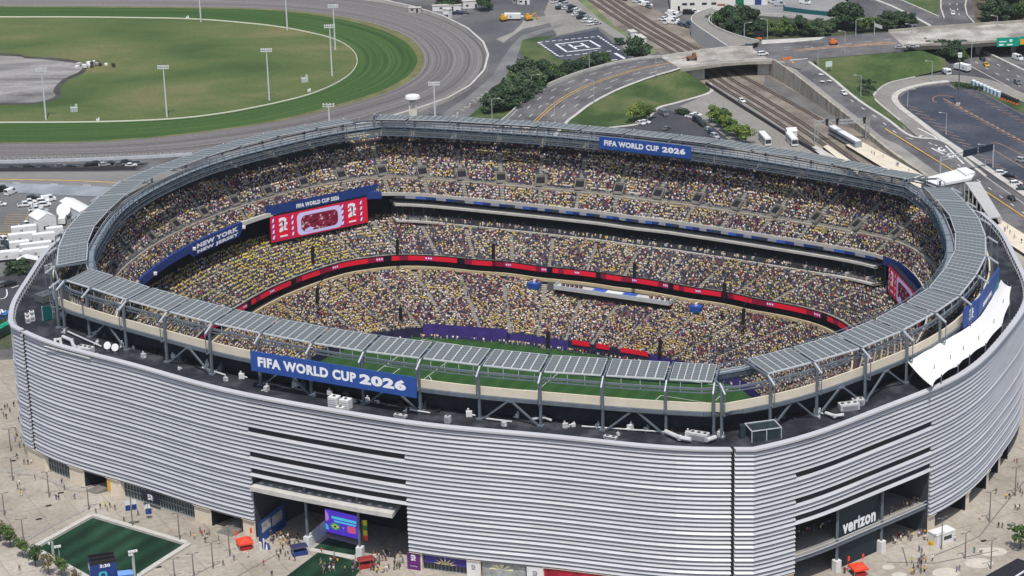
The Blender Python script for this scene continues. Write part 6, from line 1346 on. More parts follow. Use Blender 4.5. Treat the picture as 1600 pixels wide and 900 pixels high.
car(1318, 147, 0, 'white', 'car', 'driving on the sloping road', None, 4.3, (9, 6)); car(1407, 75.5, 0, 'silver', 'car', 'on the crossing at the edge of the overpass', None, 7.12, (10, 0)); car(1428, 74, 0, 'silver', 'car', 'on the overpass edge behind the dark tree', None, 7.12, (10, 0)); car(1508, 67, 0, 'grey', 'car', 'parked on the near edge of the overpass', None, 7.12, (12, 0))
car(1541, 103, 0, 'yellow', 'car', 'driving on the highway below the overpass', None, .1, (7, 6)); car(1535, 94, 0, 'black', 'car', 'coming out of the shade of the overpass on the highway', None, .1, (7, 6)); car(1590, 131, 0, 'grey', 'suv', 'on the near lanes of the highway', None, .1, (8, 5)); car(1590, 93, 0, 'white', 'van', 'on the far lanes of the highway', None, .1, (9, 3)); car(1489, 22, 0, 'white', 'car', 'driving on the far slip road', None, .1, (1, 8))
car(1581, 312, 0, 'black', 'car', 'driving at the right end of the sloping road', None, .45, (9, 6)); car(1565, 273, 0, 'white', 'suv', 'parked at the lower edge of the dark lot', None, .1, (9, 0)); car(1577, 276, 0, 'black', 'car', 'parked beside the white suv in the dark lot', None, .1, (9, 1)); car(1587, 289, 0, 'white', 'suv', 'parked below the first white suv in the dark lot', None, .1, (9, -1)); car(1597, 298, 0, 'black', 'car', 'parked at the right edge of the dark lot', None, .1, (9, 0)); car(1597, 253, 0, 'silver', 'suv', 'parked at the right edge of the dark lot', None, .1, (9, 2))
car(1159, 159, 0, 'white', 'car', 'with people beside it by the dark rail fence', None, .1, (9, 5))
for c, kd, x, y, dd, lb in (('white', 'car', 1001, 194, (9, 3), 'parked under the round bright trees'), ('white', 'car', 1008, 192.5, (9, 1), 'half hidden under the round bright trees'), ('grey', 'van', 1037, 180, (7, 4), 'at the entry of the small car park'), ('grey', 'car', 1042, 202, (7, -4), 'alone in the middle of the small car park'), ('white', 'pickup', 1081, 184, (9, 1), 'parked at the head of the small car park row'), ('white', 'car', 1088, 181, (9, 1), 'parked behind the white pickup under the hedge row'), ('black', 'van', 1090, 191, (8, 4), 'parked in the shade of the hedge row'), ('black', 'suv', 1098, 197, (8, 4), 'parked in the shade of the hedge row'), ('silver', 'car', 1107, 204, (8, 4), 'parked in the hedge shade row'), ('navy', 'suv', 1113, 210, (8, 4), 'parked at the near end of the hedge shade row'), ('silver', 'suv', 1117, 215, (8, 4), 'last in the hedge shade row')): car(x, y, 0, c, kd, lb, 'cars in the small car park', .12, dd)
gL = 'cars parked in the lot behind the white trailers'
for c, kd, x, y in (('black', 'suv', 52, 312), ('white', 'pickup', 46, 318), ('white', 'pickup', 39, 322), ('white', 'suv', 67, 317), ('white', 'van', 76, 314), ('white', 'suv', 70, 322), ('white', 'car', 58, 324), ('white', 'pickup', 56, 329), ('silver', 'car', 66, 331)): car(x, y, 0, c, kd, 'parked in the lot behind the white trailers', gL, .1, (9, -1))
car(41, 353, 0, 'white', 'pickup', 'parked beside the peaked white tent', None, .1, (9, -2)); car(3, 299, 0, 'black', 'van', 'at the left edge on the road', None, .1, (9, -1)); car(17, 303, 0, 'white', 'van', 'with violet stripe at the left edge of the road', None, .1, (7, -3)); car(1, 321, 0, 'white', 'car', 'cut by the left edge of the lot', None, .1, (9, 0))
for i, (c, x, y) in enumerate((('white', 7, 377), ('black', 10, 384), ('grey', 5, 392), ('black', 15, 390))): car(x, y, 0, c, 'suv', 'in the bunch left of the white trailers', 'cars left of the trailers', .1, (8, 4))
for c, kd, x, y in (('black', 'car', 140, 259), ('black', 'suv', 152, 258), ('silver', 'car', 163, 259), ('black', 'car', 175, 257), ('grey', 'car', 187, 259), ('white', 'car', 205, 260), ('black', 'suv', 198, 256), ('grey', 'suv', 215, 257), ('black', 'car', 110, 262), ('grey', 'car', 95, 261), ('black', 'car', 70, 263), ('black', 'suv', 45, 263), ('black', 'car', 20, 264)): car(x, y, 0, c, kd, 'parked between dirt track and left road', 'cars along the dirt track', .08, (9, -1))
for c, x, y in (('black', 15, 446), ('grey', 8, 447)): car(x, y, 0, c, 'suv', 'by the kerb below the dark shrubs', None, .12, (8, -2))
car(12, 498, 0, 'blue', 'van', 'beside the striped crossing at the left edge', None, .15, (8, -5)); car(811, 27, 0, 'white', 'car', 'right of the white box trailer in the yard', None, .1, (8, 1)); car(796, 108, 0, 'black', 'car', 'on the yard road left of the dark clump of trees', None, .1, (5, 4)); car(715, 22, 0, 'navy', 'pickup', 'in front of the white sheds', None, .1, (9, 0)); car(727, 21, 0, 'grey', 'car', 'in front of the white sheds', None, .1, (9, 0))
tyre = M('tyre', (.015, .015, .016), .9)
def coach(px, py, dd, label, col, L=12.0, W=2.6, H=3.3, z=.1, name='coach', roofcol=None):
    o = thing(name, label, name.replace('_', ' '), tuple(G(px, py, z)), dirpx(px, py, *dd, z)); m = MB(); m.box((0, 0, .4), (L, W, H - .4)); m.build('body', col, o); m = MB(); m.box((0, 0, 1.5), (L * .94, W + .05, 1.0)); m.box((L / 2 - .02, 0, 1.2), (.1, W * .9, 1.6)); m.build('window', glass_m, o)
    m = MB(); m.box((0, 0, H), (L * .97, W * .92, .12)); m.box((-L * .2, 0, H + .12), (2, 1.5, .2)); m.build('roof', roofcol or white_m, o)
    for x in (-L * .3, L * .33):
        for s in (-1, 1): q = MB(); q.tube((0, -.15, 0), (0, .15, 0), .5, n=10); w_ = q.build('wheel', tyre, o); w_.location = (x, s * (W / 2 - .12), .5)
coach(1195, 223, (8, 9), 'white coach parked left of the second coach behind the far canopies', white_m, 11); coach(1237, 224, (8, 9), 'white coach parked right of the first coach behind the far canopies', white_m, 10)
coach(13, 520, (9, -5), 'green roofed coach at the left edge of the photograph', M('coach green', (.015, .06, .04), .4), 13, 2.6, 3.4, .12, 'coach', M('green roof', (.01, .28, .15), .4))
def boxtruck(px, py, dd, label, col=white_m, L=7.0, W=2.5, H=3.2, cab=True, z=.1, name='box_truck'):
    o = thing(name, label, 'truck' if cab else 'trailer', tuple(G(px, py, z)), dirpx(px, py, *dd, z)); m = MB(); m.box((0, 0, .8), (L, W, H - .8)); m.build('cargo_box', col, o); m = MB(); m.box((0, 0, H), (L * .985, W * .97, .06)); m.build('roof', M('bright white roof', (.70, .70, .685), .6), o)
    if cab: m = MB(); m.box((L / 2 + 1.1, 0, .5), (1.9, W * .92, 1.9)); m.box((L / 2 + .9, 0, 2.4), (1.4, W * .85, .3)); m.build('cab', white_m, o); m = MB(); m.box((L / 2 + 2.06, 0, 1.4), (.06, W * .8, .8)); m.build('windscreen', glass_m, o)
    m = MB(); m.box((0, 0, .45), (L * .95, .9, .35)); m.build('chassis', black_m, o)
    for x in (-L * .35, -L * .18) + ((L / 2 + 1.1,) if cab else (L * .36,)):
        for s in (-1, 1): q = MB(); q.tube((0, -.15, 0), (0, .15, 0), .45, n=10); w_ = q.build('wheel', tyre, o); w_.location = (x, s * (W / 2 - .15), .45)
    m = MB()
    for s in (-1, 1): m.box((-L * .1, s * (W / 2 + .02), 1.5), (1.0, .05, .8))
    m.build('hatch', M('grey hatch', (.3, .3, .31), .6), o)
boxtruck(1506, 111, (-8, -2), 'white box truck parked at the top of the hooked ramp', L=6); boxtruck(1478, 115, (5, 3), 'small white truck left of the box truck on the hooked ramp', L=2.6, H=2.2); boxtruck(801, 31, (8, 0), 'white box trailer alone in the cinder yard', L=8, cab=False, name='trailer')
for px, py, dd, L, H, lb in ((38, 366, (9, -1), 9, 3.2, 'behind the others at the left of the peaked tent'), (36, 379, (9, -1), 10, 3.6, 'in the second row with two small hatches'), (69, 379, (9, -1), 8, 3.6, 'in the second row below the peaked tent'), (86, 368, (9, -1), 6, 3.2, 'right of the peaked tent'), (31, 391, (9, -1), 7, 3.4, 'third row left'), (57, 394, (9, -1), 11, 3.6, 'third row right with rounded roof'), (61, 402, (9, -1), 11, 3.6, 'fourth row beside the rim'), (14, 407, (9, -1), 8, 3.6, 'frontmost at the left of the group'), (35, 405, (9, -1), 7, 3.2, 'fourth row middle')): boxtruck(px, py, dd, 'white production trailer ' + lb, L=L, H=H, cab=False, name='trailer', z=.12)
boxtruck(98, 350, (3, -9), 'white dish truck standing above the stadium rim', L=5, H=2.8, z=.1); o = thing('satellite_dish', 'big round white dish on the dish truck beside the left canopies', 'dish', tuple(G(101, 341, .1))); m = MB(); m.tube((0, 0, 3), (-.1, -.5, 3.4), .9, 2.7, 20); m.build('reflector', white_m, o); m = MB(); m.tube((0, 0, 2.6), (0, 0, 3.2), .25); m.build('mount', steel_m, o)
def tent(px, py, dd, L, W, H, rise, label, name='tent', mat=white_m, door=True):
    o = thing(name, label, 'tent', tuple(G(px, py, .1)), dirpx(px, py, *dd)); m = MB(); m.extrude([(-W / 2, 0), (-W / 2, H), (0, H + rise), (W / 2, H), (W / 2, 0)], -L / 2, L / 2); m.build('shell', mat, o)
    m = MB(); q = .08
    m.add([(-W / 2 - .2, -L / 2 - .1, H - .05), (0, -L / 2 - .1, H + rise + q), (W / 2 + .2, -L / 2 - .1, H - .05), (-W / 2 - .2, L / 2 + .1, H - .05), (0, L / 2 + .1, H + rise + q), (W / 2 + .2, L / 2 + .1, H - .05)], [(0, 1, 4, 3), (1, 2, 5, 4)]); m.build('roof', M('bright white roof', (.70, .70, .685), .6), o)
    if door: m = MB(); m.box((-.5, -L / 2 - .03, 1.2), (2.2, .06, 1.2)); m.build('opening', black_m, o)
tent(68, 358, (9, -2), 8, 7, 5.2, 1.6, 'tall peaked white tent behind the white trailers'); tent(121, 337, (9, -2), 17, 5.5, 4.2, .9, 'long white tent half hidden by the left canopies', door=False); tent(44, 415, (9, -1), 5, 7, 2.2, 1.2, 'dark grey tent beside the rim below the trailers', mat=M('dark canvas', (.09, .085, .08), .8))
tent(1236, 212, (8, 8), 4, 4, 2.4, 1.0, 'small white tent beside the coaches by the rail fence', door=False); 
for i in range(26): 
    o = thing('rail_block', 'pale box in the row along the dirt track', 'box', tuple(G(4 + i * 11.4, 250.5 - i * .33, .05)), dirpx(100, 248, 9, -.4), 'pale boxes along the dirt track'); m = MB() if i == 0 else None
    if m: m.box((0, 0, 0), (2.0, 1.3, 1.0)); me_b = m.mesh('box', [M('pale grey box', (.30, .29, .275), .8, .15, .5)]); m = MB(); m.box((0, 0, 1.0), (1.3, .8, .12)); me_l = m.mesh('lid', [M('dark lid', (.12, .12, .12), .8)])
    for nm, me_ in (('box', me_b), ('lid', me_l)): c = bpy.data.objects.new(nm, me_); scene.collection.objects.link(c); c.parent = o
for i in range(8):
    o = thing('portable_toilet', 'pale blue portable toilet on the planted strip of the dark lot', 'toilet', tuple(G(1521 + i * 5.6, 133.5 + i * 2.5, .2)), dirpx(1540, 140, 9, 4), 'portable toilets beside the dark lot'); m = MB(); m.box((0, 0, 0), (1.6, 1.5, 2.2)); m.build('cabin', M('pale blue plastic', (.45, .55, .62), .6), o); m = MB(); m.box((0, 0, 2.2), (1.5, 1.4, .25), 0, 0, .7); m.build('roof', white_m, o); m = MB(); m.box((0, -.77, .2), (.9, .05, 1.8)); m.build('door', M('blue door', (.10, .22, .40), .6), o)
for i in range(6):
    o = thing('traffic_drum', 'black and orange drum at the end of the portable toilets', 'drum', tuple(G(1566 + i * 4.6, 154.5 + i * 1.7, .2)), 0, 'drums at the end of the toilet row'); m = MB(); m.tube((0, 0, 0), (0, 0, .9), .8, .7, 12); m.build('base', M('orange plastic', (.55, .14, .03), .6), o); m = MB(); m.tube((0, 0, .9), (0, 0, 2.1), .85, .7, 12); m.build('bin', black_m, o)

# ------------------------------------------------------------------ buildings and structures around
o = thing('warehouse', 'white metal warehouse with dark square windows at the top edge', 'warehouse', tuple(G(1048, 18, 0)), dirpx(1048, 18, 100, -2)); L = (G(1147, 16, 0) - G(1048, 18, 0)).length
m = MB(); m.box((L / 2, 17, 0), (L, 34, 6.5)); m.build('wall', M('cream cladding', (.72, .70, .63), .8, .05, .2), o); m = MB(); m.box((L / 2, 17, 6.5), (L + .6, 34.6, .3)); m.build('roof', white_m, o)
for t in (.22, .34, .53, .68): m = MB(); m.box((L * t, -.05, 3.0), (2.4, .1, 1.1)); m.build('window', glass_m, o)
m = MB(); m.box((L * .13, -.05, 0), (1.1, .1, 2.6)); m.build('door', black_m, o); m = MB(); m.box((L * .8, -.05, 2.4), (3.8, .06, .9)); m.build('sign', M('rust print', (.35, .12, .08), .7), o)
o = thing('warehouse', 'white shed with green and blue doors right of the warehouse', 'warehouse', tuple(G(1146, 8, 0)), dirpx(1146, 8, 100, -1)); m = MB(); m.box((8, 12, 0), (17, 24, 6)); m.build('wall', white_m, o); m = MB(); m.box((3.0, -.05, 0), (4, .1, 4.6)); m.build('door', M('green door', (.01, .15, .08), .5), o); m = MB(); m.box((12, -.05, 0), (3.2, .1, 4.6)); m.build('door', navy_m, o); m = MB(); m.box((8, 12, 6), (17.4, 24.4, .3)); m.build('roof', conc_m, o)
def shed(px, py, L, W, H, dd, label, mat=white_m):
    o = thing('shed', label, 'shed', tuple(G(px, py, 0)), dirpx(px, py, *dd)); m = MB(); m.box((0, W / 2, 0), (L, W, H)); m.build('wall', mat, o); m = MB(); m.box((0, W / 2, H), (L + .4, W + .4, .25)); m.build('roof', M('shed roof', (.50, .47, .42), .8, .15, .4), o); m = MB(); m.box((L * .2, -.04, 0), (1.0, .08, 2)); m.box((-L * .2, -.04, 1.1), (1.4, .08, .8)); m.build('opening', glass_m, o)
shed(737, 13, 11, 7, 3.6, (9, -.5), 'white shed with tan roof behind the bend of the dirt track'); shed(698, 17, 14, 2, 2.6, (9, -.3), 'low white shed under the trees behind the bend of the dirt track'); shed(697, 29, 3.4, 3, 4.4, (9, 1), 'small white judges box on the outer wall of the dirt track'); shed(983, 59, 5, 3, 3, (8, 5), 'pale shed beside the railway at the helipad corner'); shed(996, 66, 8, 3, 2.6, (9, 6), 'long white shed beside the railway under the dark tree'); shed(648, 20, 6, 2, 2.4, (9, 0), 'grey equipment shed outside the track wall', conc_m); shed(818, 7, 6, 4, 3, (9, 0), 'white site office at the top of the yard'); shed(806, 6, 5, 3, 2.8, (8, 2), 'pale site cabin beside the white office', conc_m)
for px, py, lb in ((787, 33, 'orange digger left of the white box trailer'), (826, 32, 'orange loader right of the white car in the yard')):
    o = thing('digger', lb, 'digger', tuple(G(px, py, 0)), .4); m = MB(); m.box((0, 0, .9), (3.2, 2, 1.4)); m.box((-.5, .2, 2.3), (1.4, 1.4, 1.1)); m.build('body', M('digger orange', (.62, .33, .03), .5), o); m = MB(); m.beam((1.2, 0, 1.8), (3.4, 0, 3.4), .35); m.beam((3.4, 0, 3.4), (4.6, 0, .8), .3); m.box((4.6, 0, .3), (.9, 1, .7)); m.build('arm', M('digger orange', (.62, .33, .03), .5), o)
    for s in (-1, 1): m = MB(); m.box((0, s * 1.0, 0), (3.4, .6, .9)); m.build('track', black_m, o)
o = thing('road_roller', 'brown road machine standing on the rail bridge', 'machine', tuple(G(1081, 94, 7.1)), .1); m = MB(); m.box((0, 0, .8), (4.2, 2.0, 1.0)); m.box((1.0, 0, 1.8), (1.6, 1.7, 1.4)); m.build('body', M('rust brown', (.20, .10, .06), .8), o); m = MB(); m.tube((-1.7, -1, .7), (-1.7, 1, .7), .7, n=12); m.tube((1.6, -1, .6), (1.6, 1, .6), .6, n=12); m.build('drum', black_m, o); m = MB(); m.beam((-2, 0, 1.6), (-4.4, 0, .8), .3); m.build('arm', M('rust brown', (.20, .10, .06), .8), o)
o = thing('road_roller', 'orange road machine on the painted median of the crossing', 'machine', tuple(G(1302, 70, 7.1)), .1); m = MB(); m.box((0, 0, .6), (3.2, 1.8, 1.2)); m.box((-.4, 0, 1.8), (1.4, 1.4, 1.0)); m.build('body', M('safety orange', (.62, .17, .04), .6), o); m = MB(); m.tube((1.2, -.9, .6), (1.2, .9, .6), .6, n=12); m.tube((-1.2, -.9, .6), (-1.2, .9, .6), .6, n=12); m.build('wheel', black_m, o)
o = thing('barrier', 'orange barrier blocks across the top of the sloping road', 'barrier', tuple(G(1231, 93, 7.1)), .2); m = MB()
for i in range(4): m.box((i * 1.2 - 2, .2 * i, 0), (1.1, .6, 1.0), 0, 0, .7)
m.build('blocks', M('safety orange', (.62, .17, .04), .6), o)
o = thing('message_board', 'black roadside message board on a trailer beside the curved ramp', 'sign', tuple(G(1186, 62, 7)), 0); m = MB(); m.box((0, 0, 1.4), (4.6, .4, 2.4)); m.build('panel', black_m, o); m = MB(); m.box((0, 0, .4), (2.6, 1.4, .5)); m.tube((0, 0, .8), (0, 0, 1.5), .2); m.build('trailer', M('safety orange', (.62, .17, .04), .6), o)
o = thing('board_sign', 'pale green board sign standing on the grass triangle', 'sign', tuple(G(1295, 110, 6)), dirpx(1295, 110, 9, -1)); m = MB(); m.box((0, 0, 1.6), (3.0, .15, 2.4)); m.build('panel', M('pale green board', (.55, .66, .58), .6), o); m = MB()
for x in (-1.3, 1.3): m.beam((x, 0, 0), (x, 0, 1.7), .14)
m.build('post', steel_m, o)
o = thing('road_sign', 'grey back of a road sign on the roadside beside the trees', 'sign', tuple(G(1366, 55.5, 7)), 0); m = MB(); m.beam((0, 0, 0), (0, 0, 6.4), .3); m.build('post', steel_m, o); m = MB(); m.add([(-.1, -.2, 5.8), (3.4, -.6, 4.6), (3.4, -.6, 3.0), (-.1, -.2, 4.2), (-.1, .0, 5.8), (3.4, -.4, 4.6), (3.4, -.4, 3.0), (-.1, 0, 4.2)], [(0, 1, 2, 3), (7, 6, 5, 4), (0, 4, 5, 1), (1, 5, 6, 2), (3, 2, 6, 7)]); m.build('panel', M('sign back', (.42, .43, .42), .5), o)
# green highway sign on the overpass edge
a = G(1557, 67.5, 7); b = G(1592, 66, 7); o, X, Y, n = panel('highway_sign', a + Vector((0, -1, 0)), b + Vector((0, -1, 0)), 5.6, 9.6, M('sign green', (.0, .30, .19), .5, emit=0), 'green highway sign with white marks fixed to the overpass edge', 'sign')
m = MB(); put_poly(m, [(.1, .12), (.3, .12), (.3, .3), (.1, .3)], (0, 0, 0), X, Y, .05); put_poly(m, [(.45, .12), (.7, .12), (.7, .26), (.45, .26)], (0, 0, 0), X, Y, .05); put_poly(m, rrect(.56, .5, .68, .8, .04), (0, 0, 0), X, Y, .05); put_poly(m, [(.1, .5), (.42, .5), (.42, .62), (.1, .62)], (0, 0, 0), X, Y, .05); m.build('marks', wletter_m, o)
a = G(1593, 66, 7); b = G(1625, 64, 7); o, X, Y, n = panel('highway_sign', a + Vector((0, -1, 0)), b + Vector((0, -1, 0)), 6.0, 9.8, M('sign green', (.0, .30, .19), .5), 'green highway sign with yellow panel at the right edge', 'sign'); m = MB(); put_poly(m, [(.0, .05), (.35, .05), (.35, .7), (.0, .7)], (0, 0, 0), X, Y, .05); m.build('marks', M('sign yellow', (.65, .38, .03), .5), o)
# gantry over the sloping road, catenary gantry over the tracks
o = thing('sign_gantry', 'steel gantry with two dark sign panels over the sloping road', 'gantry', tuple(G(1551, 262, 0))); o0 = Vector(o.location); m = MB(); e = G(1551, 232, 9.0) - o0; e = Vector((0, 0, 9)); w_ = G(1470, 246, 9.0) - Vector((o0.x, o0.y, 0)); w_ = Vector((w_.x, w_.y, 9))
m.beam((0, 0, 0), e, .5); m.beam((w_.x, w_.y, 0), w_, .5)
for dz in (0, -1.2): m.beam(e + Vector((0, 0, dz)), w_ + Vector((0, 0, dz)), .3)
m.build('frame', steel_m, o)
for t0, t1 in ((.02, .46), (.5, .94)):
    p0 = e.lerp(w_ * .62 + e * .38, t0); p1 = e.lerp(w_ * .62 + e * .38, t1); m = MB(); q = Vector((0, -.5, 0)); m.add([p0 + q - Vector((0, 0, 1.9)), p1 + q - Vector((0, 0, 1.9)), p1 + q + Vector((0, 0, .7)), p0 + q + Vector((0, 0, .7)), p0 - Vector((0, 0, 1.9)), p1 - Vector((0, 0, 1.9)), p1 + Vector((0, 0, .7)), p0 + Vector((0, 0, .7))], [(0, 1, 2, 3), (7, 6, 5, 4), (3, 2, 6, 7), (0, 4, 5, 1), (0, 3, 7, 4), (1, 5, 6, 2)]); m.build('panel', M('dark sign face', (.018, .028, .05), .4), o)
o = thing('signal_gantry', 'grey lattice gantry with signals spanning the railway', 'gantry', tuple(G(1275, 222, 0))); o0 = Vector(o.location); q = G(1355, 218, 0) - o0; m = MB(); H = 8.6
for bx in (Vector((0, 0, 0)), q):
    for dx in (-.7, .7):
        for dy in (-.7, .7): m.beam(bx + Vector((dx, dy, 0)), bx + Vector((dx, dy, H)), .18)
    for i in range(7): m.beam(bx + Vector((-.7, -.7, i * 1.2)), bx + Vector((.7, -.7, i * 1.2 + 1.2)), .12); m.beam(bx + Vector((-.7, .7, i * 1.2 + 1.2)), bx + Vector((.7, .7, i * 1.2)), .12)
for dy in (-.7, .7):
    for z in (H, H - 1.3): m.beam(Vector((0, dy, z)), q + Vector((0, dy, z)), .2)
for i in range(16): a = q * (i / 16); b = q * ((i + 1) / 16); m.beam(a + Vector((0, -.7, H - 1.3 * (i % 2))), b + Vector((0, -.7, H - 1.3 * ((i + 1) % 2))), .12); m.beam(a + Vector((0, -.7, H)), a + Vector((0, .7, H)), .12)
m.build('lattice', M('weathered steel', (.36, .37, .36), .6, .15, .5), o)
for t in (.2, .4, .93): m = MB(); p = q * t; m.box((p.x, p.y - 1, H - 1.6), (.8, .5, 2.4)); m.box((p.x, p.y - 1.3, H + .3), (1.3, .4, .8)); m.build('signal', black_m, o)
# platforms, train, station
plat = M('pale platform', (.62, .55, .43), .85, .12, .3)
def plate(name, pts, z, label, mat=plat, cat='platform', th=None):
    o = thing(name, label, cat, tuple(G(*pts[0], 0))); o0 = Vector(o.location); T = [G(x, y, z) - o0 for x, y in pts]; m = MB(); m.add(T, [tuple(range(len(T)))]); m.build('surface', mat, o); m = MB(); z0 = -z if th is None else -th; m.strip([p + Vector((0, 0, z0)) for p in T + T[:1]], [p - Vector((0, 0, .02)) for p in T + T[:1]]); m.build('edge', M('dark platform edge', (.05, .045, .04), .9), o); return o
plate('platform', [(1321, 226), (1348, 222), (1400, 250), (1452, 279), (1450, 300), (1380, 262)], 1.3, 'wide pale station platform with waiting people right of the tracks'); plate('platform', [(1286, 229), (1293, 226), (1345, 262), (1340, 272)], 1.3, 'narrow pale platform strip left of the tracks'); plate('platform', [(1267, 230), (1275, 227), (1310, 248), (1290, 248)], 1.4, 'short grey platform end left of the tracks', conc_m)
plate('walkway', [(1552, 358), (1566, 344), (1620, 378), (1680, 420), (1660, 440), (1600, 396), (1566, 374)], 1.2, 'pale walkway deck with people at the right edge')
o = thing('train', 'white roofed train standing at the pale platform', 'train', tuple(G(1320, 222, .3)), dirpx(1300, 208, 30, 17.5)); m = MB(); m.box((0, 0, .6), (24, 2.9, 2.9)); m.build('body', M('train grey', (.28, .30, .34), .4), o); m = MB(); m.box((0, 0, 3.5), (23.6, 2.5, .25)); m.build('roof', white_m, o); m = MB(); m.box((0, 0, 1.7), (22, 2.95, .9)); m.build('window', glass_m, o); m = MB(); m.box((0, 0, 0), (22, 2.2, .6)); m.build('underframe', black_m, o)
o = thing('station_building', 'white roofed station hall with sloping stair roof behind the right canopies', 'station', tuple(G(1480, 300, 0))); o0 = Vector(o.location)
RF = [(1436, 280), (1507, 261.5), (1524, 270), (1518, 278), (1460, 289)]; T = [G(x, y, 9) - o0 for x, y in RF]; m = MB(); m.add(T, [tuple(range(5))]); m.strip([p - Vector((0, 0, .9)) for p in T + T[:1]], T + T[:1]); m.build('roof', M('bright white roof', (.70, .70, .685), .6), o)
m = MB(); cx = sum((p for p in T), Vector()) / 5; W_ = [cx + (p - cx) * .93 for p in T]; m.strip([Vector((p.x, p.y, 0)) for p in W_ + W_[:1]], [Vector((p.x, p.y, 8.0)) for p in W_ + W_[:1]]); m.build('wall', M('station glass wall', (.20, .21, .22), .5, .4, .4), o)
T2 = [G(1495, 263, 9.8) - o0, G(1509, 261, 9.8) - o0, G(1524, 268.5, 9.8) - o0, G(1510, 273, 9.8) - o0]; m = MB(); m.add(T2, [(0, 1, 2, 3)]); m.strip([p - Vector((0, 0, .9)) for p in T2 + T2[:1]], T2 + T2[:1]); m.build('upper_roof', M('bright white roof', (.70, .70, .685), .6), o)
S_ = [G(1508, 284, 8.6) - o0, G(1531, 284, 8.6) - o0, G(1564, 338, 4.2) - o0, G(1546, 340, 4.2) - o0]; m = MB(); m.add(S_, [(0, 1, 2, 3)]); m.strip([p - Vector((0, 0, .5)) for p in S_ + S_[:1]], S_ + S_[:1]); m.build('stair_roof', M('stair roof', (.40, .40, .385), .8, .08, .5), o)
m = MB()
for a_, b_, n_ in ((S_[0], S_[3], 7), (S_[1], S_[2], 7)):
    for i in range(n_): p = a_.lerp(b_, i / (n_ - 1)); m = MB(); m.beam(Vector((p.x, p.y, 0)), p - Vector((0, 0, .4)), .5); m.build('stair_column', conc_m, o)
m = MB(); m.quad(*[Vector((p.x, p.y, max(0.2, p.z - 3.4))) for p in S_]); m.build('stair_flight', dark_m, o)
# track tower, lamps and masts
o = thing('camera_tower', 'pale mushroom shaped tower beside the dirt track', 'tower', tuple(G(646, 187, 0))); m = MB()
for x in (-1.4, 1.4):
    for y in (-1.4, 1.4): m.beam((x, y, 0), (x * .9, y * .9, 9), .5)
m.box((0, 0, 0), (2.2, 2.2, 8)); m.build('shaft', M('cream tower', (.62, .59, .52), .8, .1, .5), o); m = MB(); m.tube((0, 0, 8.6), (0, 0, 9.4), 1.6, 3.2, 18); m.tube((0, 0, 9.4), (0, 0, 10.4), 3.2, 2.9, 18); m.build('cabin', white_m, o)
def mast(px, py, h, label, heads=6, rot=0.0, z=.1, group='floodlight masts of the racecourse'):
    o = thing('floodlight_mast', label, 'mast', tuple(G(px, py, z)), rot, group); m = MB(); m.tube((0, 0, 0), (0, 0, h), .42, .24, 8); m.build('pole', M('mast grey', (.55, .57, .58), .5), o); m = MB()
    for r_ in range(2):
        m.beam((-2.2, 0, h - .9 * r_), (2.2, 0, h - .9 * r_), .18)
        for i in range(heads): m.box((-2.1 + 4.2 * i / (heads - 1), -.25, h - .9 * r_ - .1), (.62, .5, .62))
    m.build('lamp_head', M('lamp housing', (.60, .61, .61), .4), o)
for px, py, h, lb in ((72, 187, 22, 'beside the dry pond'), (261, 183, 22, 'near the running rail left of the middle'), (421, 157, 22.5, 'near the right bend of the infield'), (519, 119, 23, 'second from right in the infield'), (524, 78, 21, 'farthest right in the infield'), (449, 47, 21, 'behind the right bend, cut by the top edge'), (314, 34, 20, 'far side of the infield, cut by the top edge'), (680, 186, 15.5, 'outside the track wall beside the tower'), (515, 196, 9.0, 'behind the left canopies with four lamps')): mast(px, py, h, 'pale floodlight mast ' + lb, 4 if h < 10 else 6)
def lamp(px, py, h, label, arm=1, az=0.0, z=.1, double=False, group=None, m_=None, cat='street lamp'):
    o = thing('street_lamp', label, cat, tuple(G(px, py, z)), az, group); m = MB(); m.tube((0, 0, 0), (0, 0, h), .2, .12, 7); m.build('pole', m_ or steel_m, o)
    for s in ((-1, 1) if double else (1,)): m = MB(); m.beam((0, 0, h), (s * arm, 0, h + .35), .12); m.build('arm', m_ or steel_m, o); m = MB(); m.box((s * (arm + .4), 0, h + .25), (1.1, .45, .18) if not double else (.8, .32, .14)); m.build('lantern', M('lantern', (.5, .5, .48), .4) if not double else pl, o)
for px, py, h, az, z, lb in ((769, 188, 9, 0, .5, 'at the stadium end of the curved avenue'), (831, 150, 9, 0, 1.2, 'on the outer kerb below the dark clump'), (921, 112, 9, 0, 4.5, 'on the outer kerb below the helipad'), (928, 158, 9, 3.1, 3, 'on the inner kerb beside the grass bank'), (1025, 119, 9, 3.1, 6, 'where the avenue meets the bridge'), (867, 193, 8, 3.1, .5, 'in front of the curved avenue by the canopies')): lamp(px, py, h, 'pale street lamp ' + lb, 2.6, az, z)
